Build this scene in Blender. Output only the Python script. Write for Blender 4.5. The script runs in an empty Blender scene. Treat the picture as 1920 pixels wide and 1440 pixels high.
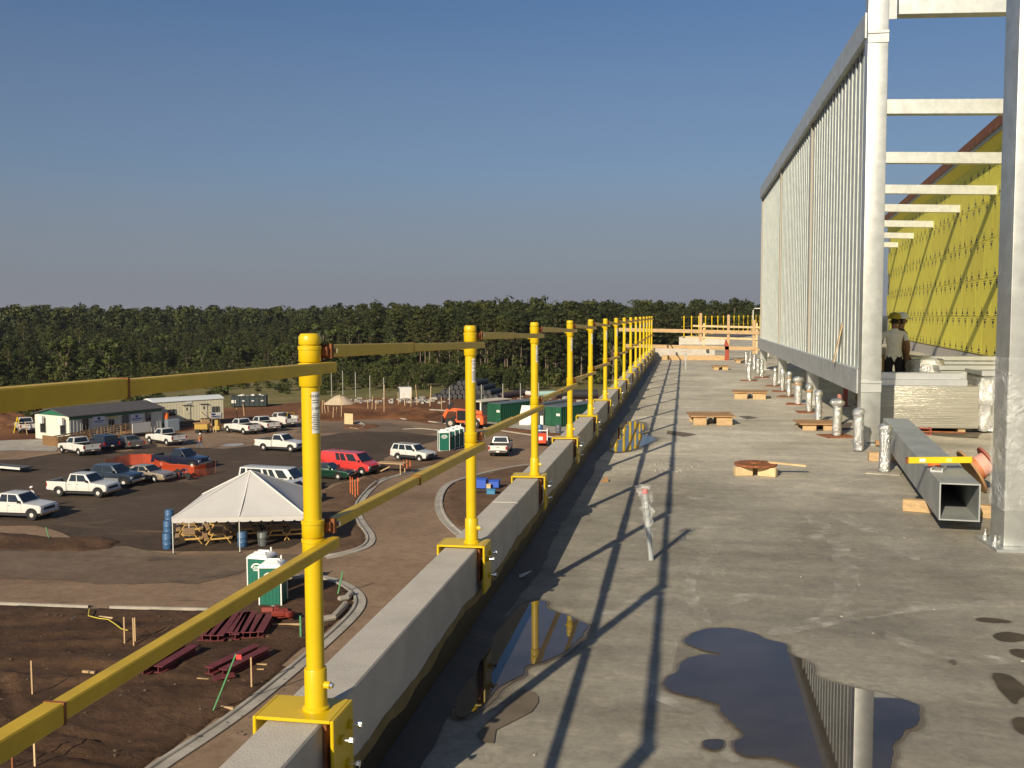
import bpy, bmesh, math, random
import numpy as np
from mathutils import Vector, Matrix, noise
from math import sin, cos, pi, radians as RAD, atan2, hypot
random.seed(11)
S = bpy.context.scene
COL = S.collection
GZ = -13.0                      # yard level; the roof deck is z = 0
EYE = 1.78

# ---------------------------------------------------------------- camera
FPX = 1850.0                    # focal length in pixels of a 1920 px wide picture
AX_R = Vector((0.985140, 0.171746, -0.001276 + 0.0))
def _axes():
    u, v = 1283 - 960, 590 - 720
    ro = -0.004
    c, s = cos(ro), sin(ro)
    ul, vl = c*u + s*v, -s*u + c*v
    p = math.atan(-vl/FPX); a = math.atan(ul/FPX*cos(p))
    Rr = Vector((cos(a), sin(a), 0)); F = Vector((-sin(a)*cos(p), cos(a)*cos(p), -sin(p)))
    U = Rr.cross(F)
    return c*Rr + s*U, -s*Rr + c*U, F
AX_R, AX_U, AX_F = _axes()
cam_data = bpy.data.cameras.new('camera')
cam = bpy.data.objects.new('camera', cam_data); COL.objects.link(cam)
cam_data.sensor_width = 36.0; cam_data.lens = FPX/1920*36.0
cam_data.clip_start = 0.05; cam_data.clip_end = 20000
cam.matrix_world = Matrix(((AX_R.x, AX_U.x, -AX_F.x, 0), (AX_R.y, AX_U.y, -AX_F.y, 0), (AX_R.z, AX_U.z, -AX_F.z, EYE), (0, 0, 0, 1)))
S.camera = cam

# ---------------------------------------------------------------- world, sun, exposure
SUN_EL = RAD(25.6)
LDIR = Vector((0.299*cos(SUN_EL), 0.954*cos(SUN_EL), -sin(SUN_EL)))      # the way the light travels
W = bpy.data.worlds.new('World'); S.world = W; W.use_nodes = True
nt = W.node_tree; nt.nodes.clear()
sky = nt.nodes.new('ShaderNodeTexSky'); sky.sky_type = 'NISHITA'; sky.sun_disc = False
sky.sun_elevation = SUN_EL; sky.sun_rotation = atan2(-LDIR.x, -LDIR.y) % (2*pi)
sky.altitude = 50; sky.air_density = 1.0; sky.dust_density = 1.2; sky.ozone_density = 6.0
# hazy air low over the horizon, the same all the way round
tc = nt.nodes.new('ShaderNodeTexCoord'); sx = nt.nodes.new('ShaderNodeSeparateXYZ'); rp = nt.nodes.new('ShaderNodeValToRGB'); mx = nt.nodes.new('ShaderNodeMix'); mx.data_type = 'RGBA'
els = rp.color_ramp.elements
for i, (p_, f_) in enumerate(((0.0, 0.93), (0.07, 0.68), (0.16, 0.30), (0.34, 0.0))):
    e_ = els[i] if i < 2 else els.new(p_)
    e_.position = p_; e_.color = (f_, f_, f_, 1)
rp.color_ramp.interpolation = 'EASE'
nt.links.new(tc.outputs['Generated'], sx.inputs[0]); nt.links.new(sx.outputs['Z'], rp.inputs[0]); nt.links.new(rp.outputs[0], mx.inputs['Factor'])
mx.inputs['B'].default_value = (3.05, 3.15, 3.72, 1)
bg = nt.nodes.new('ShaderNodeBackground'); bg.inputs['Strength'].default_value = 0.061
wo = nt.nodes.new('ShaderNodeOutputWorld')
nt.links.new(sky.outputs[0], mx.inputs['A']); nt.links.new(mx.outputs['Result'], bg.inputs['Color']); nt.links.new(bg.outputs[0], wo.inputs['Surface'])
sl = bpy.data.lights.new('sun', 'SUN'); sl.energy = 4.7; sl.angle = RAD(0.53); sl.color = (1.0, 0.855, 0.63)
sun = bpy.data.objects.new('sun', sl); COL.objects.link(sun)
sun.rotation_euler = LDIR.to_track_quat('-Z', 'Y').to_euler()
S.view_settings.view_transform = 'Standard'; S.view_settings.look = 'None'
S.view_settings.exposure = 0.3; S.view_settings.gamma = 1.0; S.view_settings.use_curve_mapping = False
S.cycles.max_bounces = 8; S.cycles.transparent_max_bounces = 12
S.cycles.use_denoising = True

# ---------------------------------------------------------------- helpers: points
def ray(x, y):
    return AX_F + AX_R*((x-960)/FPX) - AX_U*((y-720)/FPX)
def at(x, y, z=0.0):            # the point of the plane z that stands at picture position x, y
    d = ray(x, y); t = (z-EYE)/d.z
    return Vector((d.x*t, d.y*t, z))
def gr(x, y, h=0.0): return at(x, y, GZ+h)
def at_y(x, y, Y):
    d = ray(x, y); t = Y/d.y
    return Vector((d.x*t, Y, EYE+d.z*t))

# ---------------------------------------------------------------- helpers: materials
MATS = {}
def M(name, col, rough=0.7, metal=0.0, var=0.0, scale=4.0, bump=0.0, bscale=None, spots=None, spec=0.5, coat=0.0, alpha=1.0, world=False, rnd=0.0, detail=5, stretch=None, dark=None):
    """spots = (colour, scale, threshold): a second colour in patches; rnd: brightness change from object to object"""
    if name in MATS: return MATS[name]
    m = bpy.data.materials.new(name); m.use_nodes = True; MATS[name] = m
    n = m.node_tree.nodes; L = m.node_tree.links
    b = n['Principled BSDF']
    b.inputs['Roughness'].default_value = rough; b.inputs['Metallic'].default_value = metal
    b.inputs['Specular IOR Level'].default_value = spec; b.inputs['Coat Weight'].default_value = coat
    b.inputs['Coat Roughness'].default_value = 0.05
    b.inputs['Alpha'].default_value = alpha
    m.diffuse_color = (*col, 1)
    if world:
        g = n.new('ShaderNodeNewGeometry'); vec = g.outputs['Position']
    else:
        t = n.new('ShaderNodeTexCoord'); vec = t.outputs['Object']
    if stretch:
        mp = n.new('ShaderNodeMapping'); mp.inputs['Scale'].default_value = stretch; L.new(vec, mp.inputs['Vector']); vec = mp.outputs[0]
    cur = None
    def nz(sc, det=detail):
        q = n.new('ShaderNodeTexNoise'); q.inputs['Scale'].default_value = sc; q.inputs['Detail'].default_value = det; q.inputs['Roughness'].default_value = 0.62
        L.new(vec, q.inputs['Vector']); return q.outputs['Fac']
    if var > 0:
        r = n.new('ShaderNodeValToRGB')
        lo = dark or tuple(c*(1-var) for c in col)
        r.color_ramp.elements[0].position = 0.33; r.color_ramp.elements[0].color = (*lo, 1)
        r.color_ramp.elements[1].position = 0.68; r.color_ramp.elements[1].color = (*[min(1, c*(1+var)) for c in col], 1)
        L.new(nz(scale), r.inputs[0]); cur = r.outputs[0]
    if spots:
        sc, ss, th = spots
        r = n.new('ShaderNodeMapRange'); r.inputs['From Min'].default_value = th; r.inputs['From Max'].default_value = th+0.06
        L.new(nz(ss), r.inputs['Value'])
        mx = n.new('ShaderNodeMix'); mx.data_type = 'RGBA'
        if cur: L.new(cur, mx.inputs['A'])
        else: mx.inputs['A'].default_value = (*col, 1)
        mx.inputs['B'].default_value = (*sc, 1); L.new(r.outputs[0], mx.inputs['Factor']); cur = mx.outputs['Result']
    if rnd > 0:
        oi = n.new('ShaderNodeObjectInfo'); r = n.new('ShaderNodeMapRange'); r.inputs['To Min'].default_value = 1-rnd; r.inputs['To Max'].default_value = 1+rnd
        L.new(oi.outputs['Random'], r.inputs['Value'])
        h = n.new('ShaderNodeHueSaturation'); L.new(r.outputs[0], h.inputs['Value'])
        r2 = n.new('ShaderNodeMapRange'); r2.inputs['To Min'].default_value = 0.5-rnd*0.06; r2.inputs['To Max'].default_value = 0.5+rnd*0.05
        L.new(oi.outputs['Random'], r2.inputs['Value']); L.new(r2.outputs[0], h.inputs['Hue'])
        if cur: L.new(cur, h.inputs['Color'])
        else: h.inputs['Color'].default_value = (*col, 1)
        cur = h.outputs[0]
    if cur: L.new(cur, b.inputs['Base Color'])
    else: b.inputs['Base Color'].default_value = (*col, 1)
    if bump > 0:
        bp = n.new('ShaderNodeBump'); bp.inputs['Strength'].default_value = bump; bp.inputs['Distance'].default_value = 0.02
        L.new(nz(bscale or scale*4), bp.inputs['Height']); L.new(bp.outputs[0], b.inputs['Normal'])
    return m

# ---------------------------------------------------------------- helpers: meshes
class MB:
    def __init__(s): s.v = []; s.f = []; s.m = []; s.cur = 0
    def add(s, vs, fs):
        b = len(s.v); s.v += [tuple(v) for v in vs]; s.f += [tuple(b+i for i in f) for f in fs]; s.m += [s.cur]*len(fs); return s
    def mat(s, i): s.cur = i; return s
    def box(s, x0, x1, y0, y1, z0, z1):
        v = [(x0,y0,z0),(x1,y0,z0),(x1,y1,z0),(x0,y1,z0),(x0,y0,z1),(x1,y0,z1),(x1,y1,z1),(x0,y1,z1)]
        return s.add(v, [(0,3,2,1),(4,5,6,7),(0,1,5,4),(1,2,6,5),(2,3,7,6),(3,0,4,7)])
    def obox(s, c, size, rot=None):
        c = Vector(c); h = Vector(size)/2; rot = rot or Matrix.Identity(3)
        v = [c + rot @ Vector((h.x*a, h.y*b, h.z*d)) for d in (-1, 1) for a, b in ((-1,-1),(1,-1),(1,1),(-1,1))]
        return s.add(v, [(0,3,2,1),(4,5,6,7),(0,1,5,4),(1,2,6,5),(2,3,7,6),(3,0,4,7)])
    def beam(s, a, b, w, h, up=(0,0,1)):
        a, b = Vector(a), Vector(b); d = (b-a); l = d.length; d.normalize()
        r = d.cross(Vector(up))
        if r.length < 1e-4: r = d.cross(Vector((1,0,0)))
        r.normalize(); u = r.cross(d)
        return s.obox((a+b)/2, (w, l, h), Matrix((r, d, u)).transposed())
    def cyl(s, a, b, r0, r1=None, n=14, cap=True):
        a, b = Vector(a), Vector(b); r1 = r0 if r1 is None else r1
        d = (b-a).normalized(); p = d.cross(Vector((0,0,1)) if abs(d.z) < 0.9 else Vector((1,0,0))).normalized(); q = d.cross(p)
        v = []
        for c, r in ((a, r0), (b, r1)):
            v += [c + (p*cos(2*pi*i/n) + q*sin(2*pi*i/n))*r for i in range(n)]
        f = [(i, (i+1) % n, n+(i+1) % n, n+i) for i in range(n)]
        if cap: f += [tuple(range(n-1, -1, -1)), tuple(range(n, 2*n))]
        return s.add(v, f)
    def tube(s, pts, r, n=8):
        pts = [Vector(p) for p in pts]; rings = []
        for i, p in enumerate(pts):
            d = (pts[min(i+1, len(pts)-1)] - pts[max(i-1, 0)]).normalized()
            a = d.cross(Vector((0,0,1)) if abs(d.z) < 0.9 else Vector((1,0,0))).normalized(); b = d.cross(a)
            rr = r[i] if isinstance(r, (list, tuple)) else r
            rings.append([p + (a*cos(2*pi*k/n) + b*sin(2*pi*k/n))*rr for k in range(n)])
        v = [q for g in rings for q in g]
        f = [(i*n+k, i*n+(k+1) % n, (i+1)*n+(k+1) % n, (i+1)*n+k) for i in range(len(pts)-1) for k in range(n)]
        f += [tuple(range(n-1, -1, -1)), tuple((len(pts)-1)*n+k for k in range(n))]
        return s.add(v, f)
    def prism(s, poly, y0, y1, inset=0.0, iw=0.05):
        """poly in x,z; walls along y; inset rounds the two outlines"""
        n = len(poly); P = [Vector((p[0], p[1])) for p in poly]
        area = sum(P[i].x*P[(i+1) % n].y - P[(i+1) % n].x*P[i].y for i in range(n))
        if area < 0: P.reverse()
        def shrunk(k):
            out = []
            for i in range(n):
                e0 = (P[i]-P[i-1]).normalized(); e1 = (P[(i+1) % n]-P[i]).normalized()
                nn = Vector((-e0.y-e1.y, e0.x+e1.x))
                nn = nn.normalized() if nn.length > 1e-5 else Vector((0, 0))
                out.append(P[i]+nn*k)
            return out
        if inset: layers = [(y0, shrunk(inset)), (y0+iw, P), (y1-iw, P), (y1, shrunk(inset))]
        else: layers = [(y0, P), (y1, P)]
        v = [(p.x, y, p.y) for y, pp in layers for p in pp]
        f = [(k*n+i, k*n+(i+1) % n, (k+1)*n+(i+1) % n, (k+1)*n+i) for k in range(len(layers)-1) for i in range(n)]
        f += [tuple(range(n-1, -1, -1)), tuple((len(layers)-1)*n+i for i in range(n))]
        return s.add(v, f)
    def lathe(s, prof, n=16, c=(0,0,0), squash=1.0):
        v = [(c[0]+r*cos(2*pi*k/n), c[1]+r*sin(2*pi*k/n)*squash, c[2]+z) for r, z in prof for k in range(n)]
        f = [(i*n+k, i*n+(k+1) % n, (i+1)*n+(k+1) % n, (i+1)*n+k) for i in range(len(prof)-1) for k in range(n)]
        f += [tuple(range(n-1, -1, -1)), tuple((len(prof)-1)*n+k for k in range(n))]
        return s.add(v, f)
    def sheet(s, vs, t=0.01):
        """a planar polygon given its thickness along its normal"""
        vs = [Vector(q) for q in vs]; nn = Vector((0,0,0))
        for i in range(len(vs)): nn += vs[i].cross(vs[(i+1) % len(vs)])
        nn = nn.normalized()*t; n = len(vs)
        v = [q for q in vs] + [q+nn for q in vs]
        f = [tuple(range(n-1, -1, -1)), tuple(range(n, 2*n))] + [(i, (i+1) % n, n+(i+1) % n, n+i) for i in range(n)]
        return s.add(v, f)
    def text(s, string, size, place):
        c = bpy.data.curves.new('t', 'FONT'); c.body = string; c.size = size; c.resolution_u = 2; c.align_x = 'CENTER'; c.align_y = 'CENTER'
        o = bpy.data.objects.new('t', c); me = bpy.data.meshes.new_from_object(o)
        vs = [place(v.co.x, v.co.y) for v in me.vertices]; fs = [tuple(p.vertices) for p in me.polygons]
        bpy.data.objects.remove(o); bpy.data.curves.remove(c); bpy.data.meshes.remove(me)
        return s.add(vs, fs)
    def mesh(s, name, mats, bevel=0.0, smooth=35, seg=1):
        me = bpy.data.meshes.new(name); me.from_pydata(s.v, [], s.f)
        mats = mats if isinstance(mats, (list, tuple)) else [mats]
        for m in mats: me.materials.append(m)
        me.polygons.foreach_set('material_index', s.m)
        bm = bmesh.new(); bm.from_mesh(me)
        bmesh.ops.recalc_face_normals(bm, faces=bm.faces)
        if bevel:
            es = [e for e in bm.edges if e.is_manifold and e.calc_face_angle(0) > 0.5]
            bmesh.ops.bevel(bm, geom=es, offset=bevel, segments=seg, profile=0.6, affect='EDGES', clamp_overlap=True)
        if smooth:
            for fc in bm.faces: fc.smooth = True
            lim = RAD(smooth)
            for e in bm.edges: e.smooth = e.is_manifold and e.calc_face_angle(0) < lim
        bm.to_mesh(me); bm.free(); me.update()
        return me
    def build(s, name, mats, parent=None, loc=(0,0,0), rz=0.0, bevel=0.0, smooth=35, kind=None, seg=1):
        o = bpy.data.objects.new(name, s.mesh(name, mats, bevel, smooth, seg)); COL.objects.link(o)
        o.location = loc; o.rotation_euler = (0, 0, rz)
        if parent: o.parent = parent
        if kind: o['kind'] = kind
        return o

def tag(o, label, cat, group=None):
    o['label'] = label; o['category'] = cat
    if group: o['group'] = group
    return o
def thing(name, label, cat, loc=(0,0,0), rz=0.0, group=None):
    o = bpy.data.objects.new(name, None); COL.objects.link(o); o.empty_display_size = 0.2
    o.location = loc; o.rotation_euler = (0, 0, rz)
    return tag(o, label, cat, group)
def inst(name, mesh, parent=None, loc=(0,0,0), rot=(0,0,0), scale=(1,1,1)):
    o = bpy.data.objects.new(name, mesh); COL.objects.link(o)
    o.location = loc; o.rotation_euler = rot; o.scale = scale
    if parent: o.parent = parent
    return o
def dup(root, loc, rz, label=None):
    r = root.copy(); COL.objects.link(r); r.location = loc; r.rotation_euler = (0, 0, rz)
    if label: r['label'] = label
    for ch in list(root.children):
        c = ch.copy(); COL.objects.link(c); c.parent = r
        for g in list(ch.children):
            d = g.copy(); COL.objects.link(d); d.parent = c
    return r
def rough_outline(pts, step, amp, seed=0, closed=True):
    out = []; n = len(pts)
    for i in range(n if closed else n-1):
        a, b = Vector(pts[i]), Vector(pts[(i+1) % n]); k = max(1, int((b-a).length/step))
        for j in range(k):
            p = a.lerp(b, j/k)
            q = noise.noise_vector(p*(0.35/step)+Vector((seed*7.3, 0, 0))) + 0.5*noise.noise_vector(p*(1.1/step)+Vector((0, seed*3.1, 0)))
            out.append(p+Vector((q.x, q.y, 0))*amp)
    if not closed: out.append(Vector(pts[-1]))
    return out
def flat(name, pts, z, m, kind='structure', step=2.0, amp=0.6, seed=0, parent=None):
    o = MB().add([(p.x, p.y, z) for p in rough_outline(pts, step, amp, seed)], [tuple(range(len(rough_outline(pts, step, amp, seed))))]).build(name, m, parent, smooth=0, kind=kind)
    return o

# shared materials
m_conc = M('concrete', (0.33, 0.31, 0.275), 0.85, var=0.16, scale=1.4, bump=0.15, bscale=40, world=True)
m_precast = M('precast_concrete', (0.48, 0.45, 0.40), 0.85, var=0.10, scale=5, bump=0.25, bscale=160, world=True)
m_kerb = M('kerb_concrete', (0.36, 0.33, 0.28), 0.9, var=0.2, scale=1.2, world=True)
m_yellow = M('yellow_paint', (0.66, 0.46, 0.005), 0.38, var=0.05, scale=9, spots=((0.30, 0.12, 0.03), 14, 0.70), coat=0.15)
m_rail = M('worn_yellow_paint', (0.58, 0.385, 0.016), 0.42, var=0.13, scale=7, spots=((0.27, 0.10, 0.03), 16, 0.68))
m_rust = M('rusty_steel', (0.24, 0.085, 0.03), 0.85, var=0.4, scale=18, bump=0.2)
m_bolt = M('bright_zinc', (0.85, 0.85, 0.83), 0.22, metal=1.0)
m_galv = M('galvanised_steel', (0.56, 0.58, 0.56), 0.46, metal=0.80, var=0.12, scale=7, bump=0.05, bscale=60, world=True)
m_galvd = M('galvanised_tube', (0.47, 0.50, 0.51), 0.5, metal=0.45, var=0.14, scale=5, world=True)
m_lumber = M('sawn_lumber', (0.46, 0.315, 0.165), 0.75, var=0.22, scale=6, stretch=(1, 6, 6))
m_brownlum = M('weathered_lumber', (0.26, 0.15, 0.065), 0.85, var=0.2, scale=5)
m_pine = M('pale_lumber', (0.60, 0.45, 0.25), 0.75, var=0.15, scale=6)
m_plywood = M('plywood', (0.36, 0.205, 0.09), 0.75, var=0.2, scale=5)
m_white = M('white_paint', (0.68, 0.67, 0.63), 0.5, var=0.04, scale=3)
m_black = M('black_rubber', (0.015, 0.015, 0.016), 0.8)
m_dark = M('dark_metal', (0.04, 0.04, 0.045), 0.5, metal=0.3)
m_glass = M('window_glass', (0.015, 0.020, 0.024), 0.06, spec=0.8)
m_orange = M('orange_plastic', (0.80, 0.17, 0.03), 0.5)
m_film = M('stretch_film', (0.62, 0.63, 0.62), 0.16, metal=0.75, var=0.25, scale=24, bump=1.0, bscale=40)
# ================================================================ THE ROOF
WX0, WX1, PTOP = -1.345, -1.155, 0.454          # parapet faces and top
PSP, PY0, PX = 2.45, 3.05, -1.20                # guard post spacing, first post, line of posts
YEND = 39.6
def deck_material():
    m = bpy.data.materials.new('roof_concrete'); m.use_nodes = True; n = m.node_tree.nodes; L = m.node_tree.links; b = n['Principled BSDF']
    g = n.new('ShaderNodeNewGeometry')
    def nz(sc, det=6, stretch=None, dist=0.0):
        q = n.new('ShaderNodeTexNoise'); q.inputs['Scale'].default_value = sc; q.inputs['Detail'].default_value = det; q.inputs['Roughness'].default_value = 0.65; q.inputs['Distortion'].default_value = dist
        if stretch:
            mp = n.new('ShaderNodeMapping'); mp.inputs['Scale'].default_value = stretch; mp.inputs['Rotation'].default_value = (0, 0, 0.25); L.new(g.outputs['Position'], mp.inputs[0]); L.new(mp.outputs[0], q.inputs['Vector'])
        else: L.new(g.outputs['Position'], q.inputs['Vector'])
        return q.outputs['Fac']
    def ramp(s, a, b_, ca, cb):
        r = n.new('ShaderNodeValToRGB'); e = r.color_ramp.elements; e[0].position = a; e[0].color = (*ca, 1); e[1].position = b_; e[1].color = (*cb, 1); L.new(s, r.inputs[0]); return r.outputs[0]
    def mul(a, b_, f=1.0):
        x = n.new('ShaderNodeMix'); x.data_type = 'RGBA'; x.blend_type = 'MULTIPLY'; x.inputs['Factor'].default_value = f; L.new(a, x.inputs['A']); L.new(b_, x.inputs['B']); return x.outputs['Result']
    base = ramp(nz(0.55, 7, dist=0.6), 0.32, 0.66, (0.355, 0.33, 0.275), (0.60, 0.57, 0.49))
    streak = ramp(nz(1.2, 6, (0.35, 2.4, 1)), 0.30, 0.66, (0.80, 0.80, 0.81), (1.15, 1.13, 1.09))
    fine = mul(ramp(nz(30, 5), 0.3, 0.7, (0.84, 0.84, 0.84), (1.10, 1.10, 1.09)), ramp(nz(8, 6, dist=0.8), 0.32, 0.68, (0.84, 0.835, 0.83), (1.10, 1.095, 1.08)))
    spec = ramp(nz(3.2, 6, dist=1.6), 0.56, 0.68, (1, 1, 1), (1.26, 1.24, 1.18))
    stain = ramp(nz(1.9, 4, dist=1.5), 0.66, 0.78, (1, 1, 1), (0.66, 0.62, 0.56))
    c = mul(mul(mul(mul(base, streak), fine), spec), stain)
    # darker at the near end: an irregular patch of the slab up to about 9 m out
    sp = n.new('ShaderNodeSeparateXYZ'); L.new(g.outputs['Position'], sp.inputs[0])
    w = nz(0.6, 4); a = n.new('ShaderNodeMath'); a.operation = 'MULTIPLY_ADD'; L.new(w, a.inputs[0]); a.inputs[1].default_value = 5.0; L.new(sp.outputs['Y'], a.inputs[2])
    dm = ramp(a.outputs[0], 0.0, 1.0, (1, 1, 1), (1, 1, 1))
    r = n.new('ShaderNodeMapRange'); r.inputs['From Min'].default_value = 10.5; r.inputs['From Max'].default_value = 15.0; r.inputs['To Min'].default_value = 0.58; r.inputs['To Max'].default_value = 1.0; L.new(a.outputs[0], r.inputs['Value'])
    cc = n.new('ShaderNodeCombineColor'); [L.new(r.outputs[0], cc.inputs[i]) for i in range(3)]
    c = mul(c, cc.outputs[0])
    L.new(c, b.inputs['Base Color']); b.inputs['Roughness'].default_value = 0.8; b.inputs['Specular IOR Level'].default_value = 0.3
    bp = n.new('ShaderNodeBump'); bp.inputs['Strength'].default_value = 0.22; bp.inputs['Distance'].default_value = 0.01; L.new(nz(18, 6), bp.inputs['Height']); L.new(bp.outputs[0], b.inputs['Normal'])
    return m
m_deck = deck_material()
def slab(name, pts, z0, z1, m):
    n = len(pts)
    return MB().add([(x, y, z) for z in (z0, z1) for x, y in pts], [tuple(range(n-1, -1, -1)), tuple(range(n, 2*n))]+[(i, (i+1) % n, n+(i+1) % n, n+i) for i in range(n)]).build(name, m, smooth=0, kind='structure')
ROOF = [(-1.15, -6), (22, -6), (22, 100), (8.5, 98), (-0.20, 60.3), (-0.10, 40.2), (-1.15, 40.2)]
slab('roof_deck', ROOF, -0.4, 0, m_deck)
slab('building_wall', [(x-0.1, y) for x, y in ROOF], GZ, -0.402, m_precast)

# --- parapet: precast panels end to end, tar on the foot of the inner face
par = thing('parapet_wall', 'low precast concrete parapet running along the left roof edge under the yellow posts', 'parapet', (0, 0, 0))
edges = [-5.0, 1.9, 6.83, 13.6, 20.4, 27.2, 34.0, YEND+0.3]
for a, b in zip(edges, edges[1:]):
    MB().box(WX0, WX1, a+0.006, b-0.006, -1.2, PTOP).build('parapet_panel', m_precast, par, bevel=0.006)
m_tar = M('black_tar', (0.012, 0.011, 0.010), 0.55, var=0.3, scale=6, world=True)
m_ochre = M('ochre_primer', (0.20, 0.15, 0.06), 0.8, var=0.25, scale=6, world=True)
def strip(name, m, x, zf, seed, amp, parent):
    b = MB(); N = 520; ys = [0.2+ (YEND-0.4)*(i/N)**1.6 for i in range(N+1)]
    tops = [max(0.03, zf + amp*(noise.noise(Vector((y*0.9, seed, 0))) + 0.35*noise.noise(Vector((y*4.2, seed, 3))) + 0.12*noise.noise(Vector((y*13, seed, 5))))) for y in ys]
    v = [(x, y, 0.0) for y in ys] + [(x, y, t) for y, t in zip(ys, tops)]
    b.add(v, [(i, i+1, N+2+i, N+1+i) for i in range(N)])
    v2 = [(WX1-0.002, y, t) for y, t in zip(ys, tops)]
    b.add([(x, y, t) for y, t in zip(ys, tops)] + v2, [(i, i+1, N+2+i, N+1+i) for i in range(N)])
    return b.build(name, m, parent, smooth=0)
strip('primer_band', m_ochre, WX1+0.003, 0.20, 2.0, 0.055, par)
strip('tar_coat', m_tar, WX1+0.006, 0.145, 5.0, 0.06, par)
# tar cant on the slab at the wall foot, ragged on the open side
b = MB(); N = 400; ys = [0.2+(YEND-0.4)*(i/N)**1.6 for i in range(N+1)]
xs = [WX1+0.15+0.05*noise.noise(Vector((y*0.8, 9, 0)))+0.03*noise.noise(Vector((y*5, 9, 0))) for y in ys]
b.add([(WX1+0.007, y, 0.05) for y in ys]+[(x, y, 0.005) for x, y in zip(xs, ys)], [(i, i+1, N+2+i, N+1+i) for i in range(N)])
b.build('tar_cant', m_tar, par, smooth=0)

# --- puddles: a wet rim and still water, lying on the slab
m_water = M('still_water', (0.060, 0.050, 0.040), 0.015, spec=0.55, var=0.35, scale=1.5, world=True)
m_wet = M('wet_concrete', (0.12, 0.098, 0.07), 0.32, var=0.3, scale=5, bump=0.2, bscale=50, world=True)
m_soak = M('soaked_concrete', (0.070, 0.054, 0.036), 0.6, var=0.3, scale=5, spec=0.25, world=True)
m_rim = [M('drying_margin', (0.12, 0.10, 0.075), 0.7, alpha=0.10), M('moist_margin', (0.09, 0.075, 0.055), 0.6, alpha=0.20)]
def puddle(px, seed, rim=0.014, fine=0.02, dry=False):
    P = [at(x, y) for x, y in px]
    c = sum(P, Vector((0,0,0)))/len(P)
    for _ in range(2): P = [q for a, c_ in zip(P, P[1:]+P[:1]) for q in (a.lerp(c_, .22), a.lerp(c_, .78))]
    out = rough_outline(P, 0.045, fine, seed)
    n = len(out); area = sum(out[j].x*out[(j+1) % n].y-out[(j+1) % n].x*out[j].y for j in range(n))
    big = []
    for i in range(n):
        t = (out[(i+4) % n]-out[i-4]); k = Vector((t.y, -t.x, 0)).normalized()
        if area < 0: k = -k
        big.append(out[i]+k*rim*(0.7+0.9*abs(noise.noise(out[i]*4))))
    cc_ = lambda f, seed2: [big[i]+(big[i]-out[i])*f*(0.7+0.8*abs(noise.noise(out[i]*3+Vector((seed2, 0, 0))))) for i in range(n)]
    for j, (f, m_) in enumerate(((2.6, m_rim[0]), (1.0, m_rim[1]))):
        q = cc_(f, 3*j+seed); MB().add([(p.x, p.y, 0.002+0.001*j) for p in q], [tuple(range(n))]).build('damp_margin', m_, smooth=0, kind='structure')
    MB().add([(p.x, p.y, 0.004) for p in big], [tuple(range(n))]).build('wet_patch', m_soak if dry else m_wet, smooth=0, kind='structure')
    if not dry: MB().add([(p.x, p.y, 0.008) for p in out], [tuple(range(n))]).build('puddle', m_water, smooth=0, kind='structure')
z5 = lambda pts: [(1200+x/2.6667, 1080+y/2.6667) for x, y in pts]
z4 = lambda pts: [(800+x/4, 1080+y/4) for x, y in pts]
puddle(z5([(215,330),(270,287),(330,270),(420,264),(500,272),(570,297),(650,328),(730,347),(720,375),(760,397),(830,432),(868,467),(848,510),(960,542),(1100,572),(1220,588),(1310,622),(1405,657),(1385,690),(1398,740),(1330,788),(1268,838),(1262,900),(1240,1030),(1000,1045),(720,940),(660,908),(520,902),(478,888),(458,842),(548,798),(440,745),(412,662),(330,627),(220,602),(150,577),(112,545),(180,492),(230,424),(290,402),(440,404),(330,380),(250,352)]), 1)
puddle(z4([(880,190),(895,255),(1030,300),(1150,345),(1205,380),(1175,440),(1135,490),(1040,575),(900,645),(735,685),(722,760),(560,830),(430,960),(330,1060),(230,1080),(180,980),(300,700),(450,480),(600,350),(700,250),(800,195)]), 2, rim=0.02)
puddle([(1150,800),(1175,790),(1205,792),(1212,806),(1192,813),(1236,823),(1205,837),(1185,845),(1152,850),(1140,835),(1160,815)], 3, rim=0.05)
for k, q in enumerate([[(318,835),(350,824),(400,826),(418,848),(400,872),(360,880),(325,865)], [(1680,218),(1720,212),(1800,220),(1860,233),(1780,234),(1700,228)], [(1770,300),(1800,285),(1860,284),(1930,300),(1930,322),(1850,330),(1790,322)],
        [(1850,372),(1900,366),(1960,380),(1960,420),(1900,410),(1860,395)], [(1768,492),(1830,495),(1868,520),(1900,550),(1950,570),(1950,610),(1890,600),(1880,650),(1840,610),(1790,560)], [(1870,735),(1900,712),(1960,725),(1960,800),(1910,790),(1880,760)]]):
    puddle(z5(q), 10+k, rim=0.008, fine=0.012, dry=k > 0)
# thin damp stains (no standing water)
m_damp = M('damp_concrete', (0.135, 0.11, 0.08), 0.8, var=0.25, scale=4, world=True)
for k, q in enumerate([z4([(715,860),(800,882),(845,920),(835,965),(780,1020),(640,1095),(520,1150),(505,1265),(420,1255),(380,1180),(470,1080),(600,960)]), z5([(1540,425),(1580,422),(1595,440),(1570,447)]), [(1250,808),(1290,812),(1308,815),(1280,819),(1252,814)], [(1385,781),(1405,780),(1424,784),(1400,786)],
        [(1700,800),(1780,806),(1840,812),(1830,822),(1760,818),(1700,808)], [(1490,796),(1540,790),(1600,793),(1590,806),(1530,808)]]):
    P = rough_outline([at(*p) for p in q], 0.12, 0.03, 30+k)
    MB().add([(p.x, p.y, 0.0055) for p in P], [tuple(range(len(P)))]).build('damp_stain', m_damp, smooth=0, kind='structure')

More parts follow.
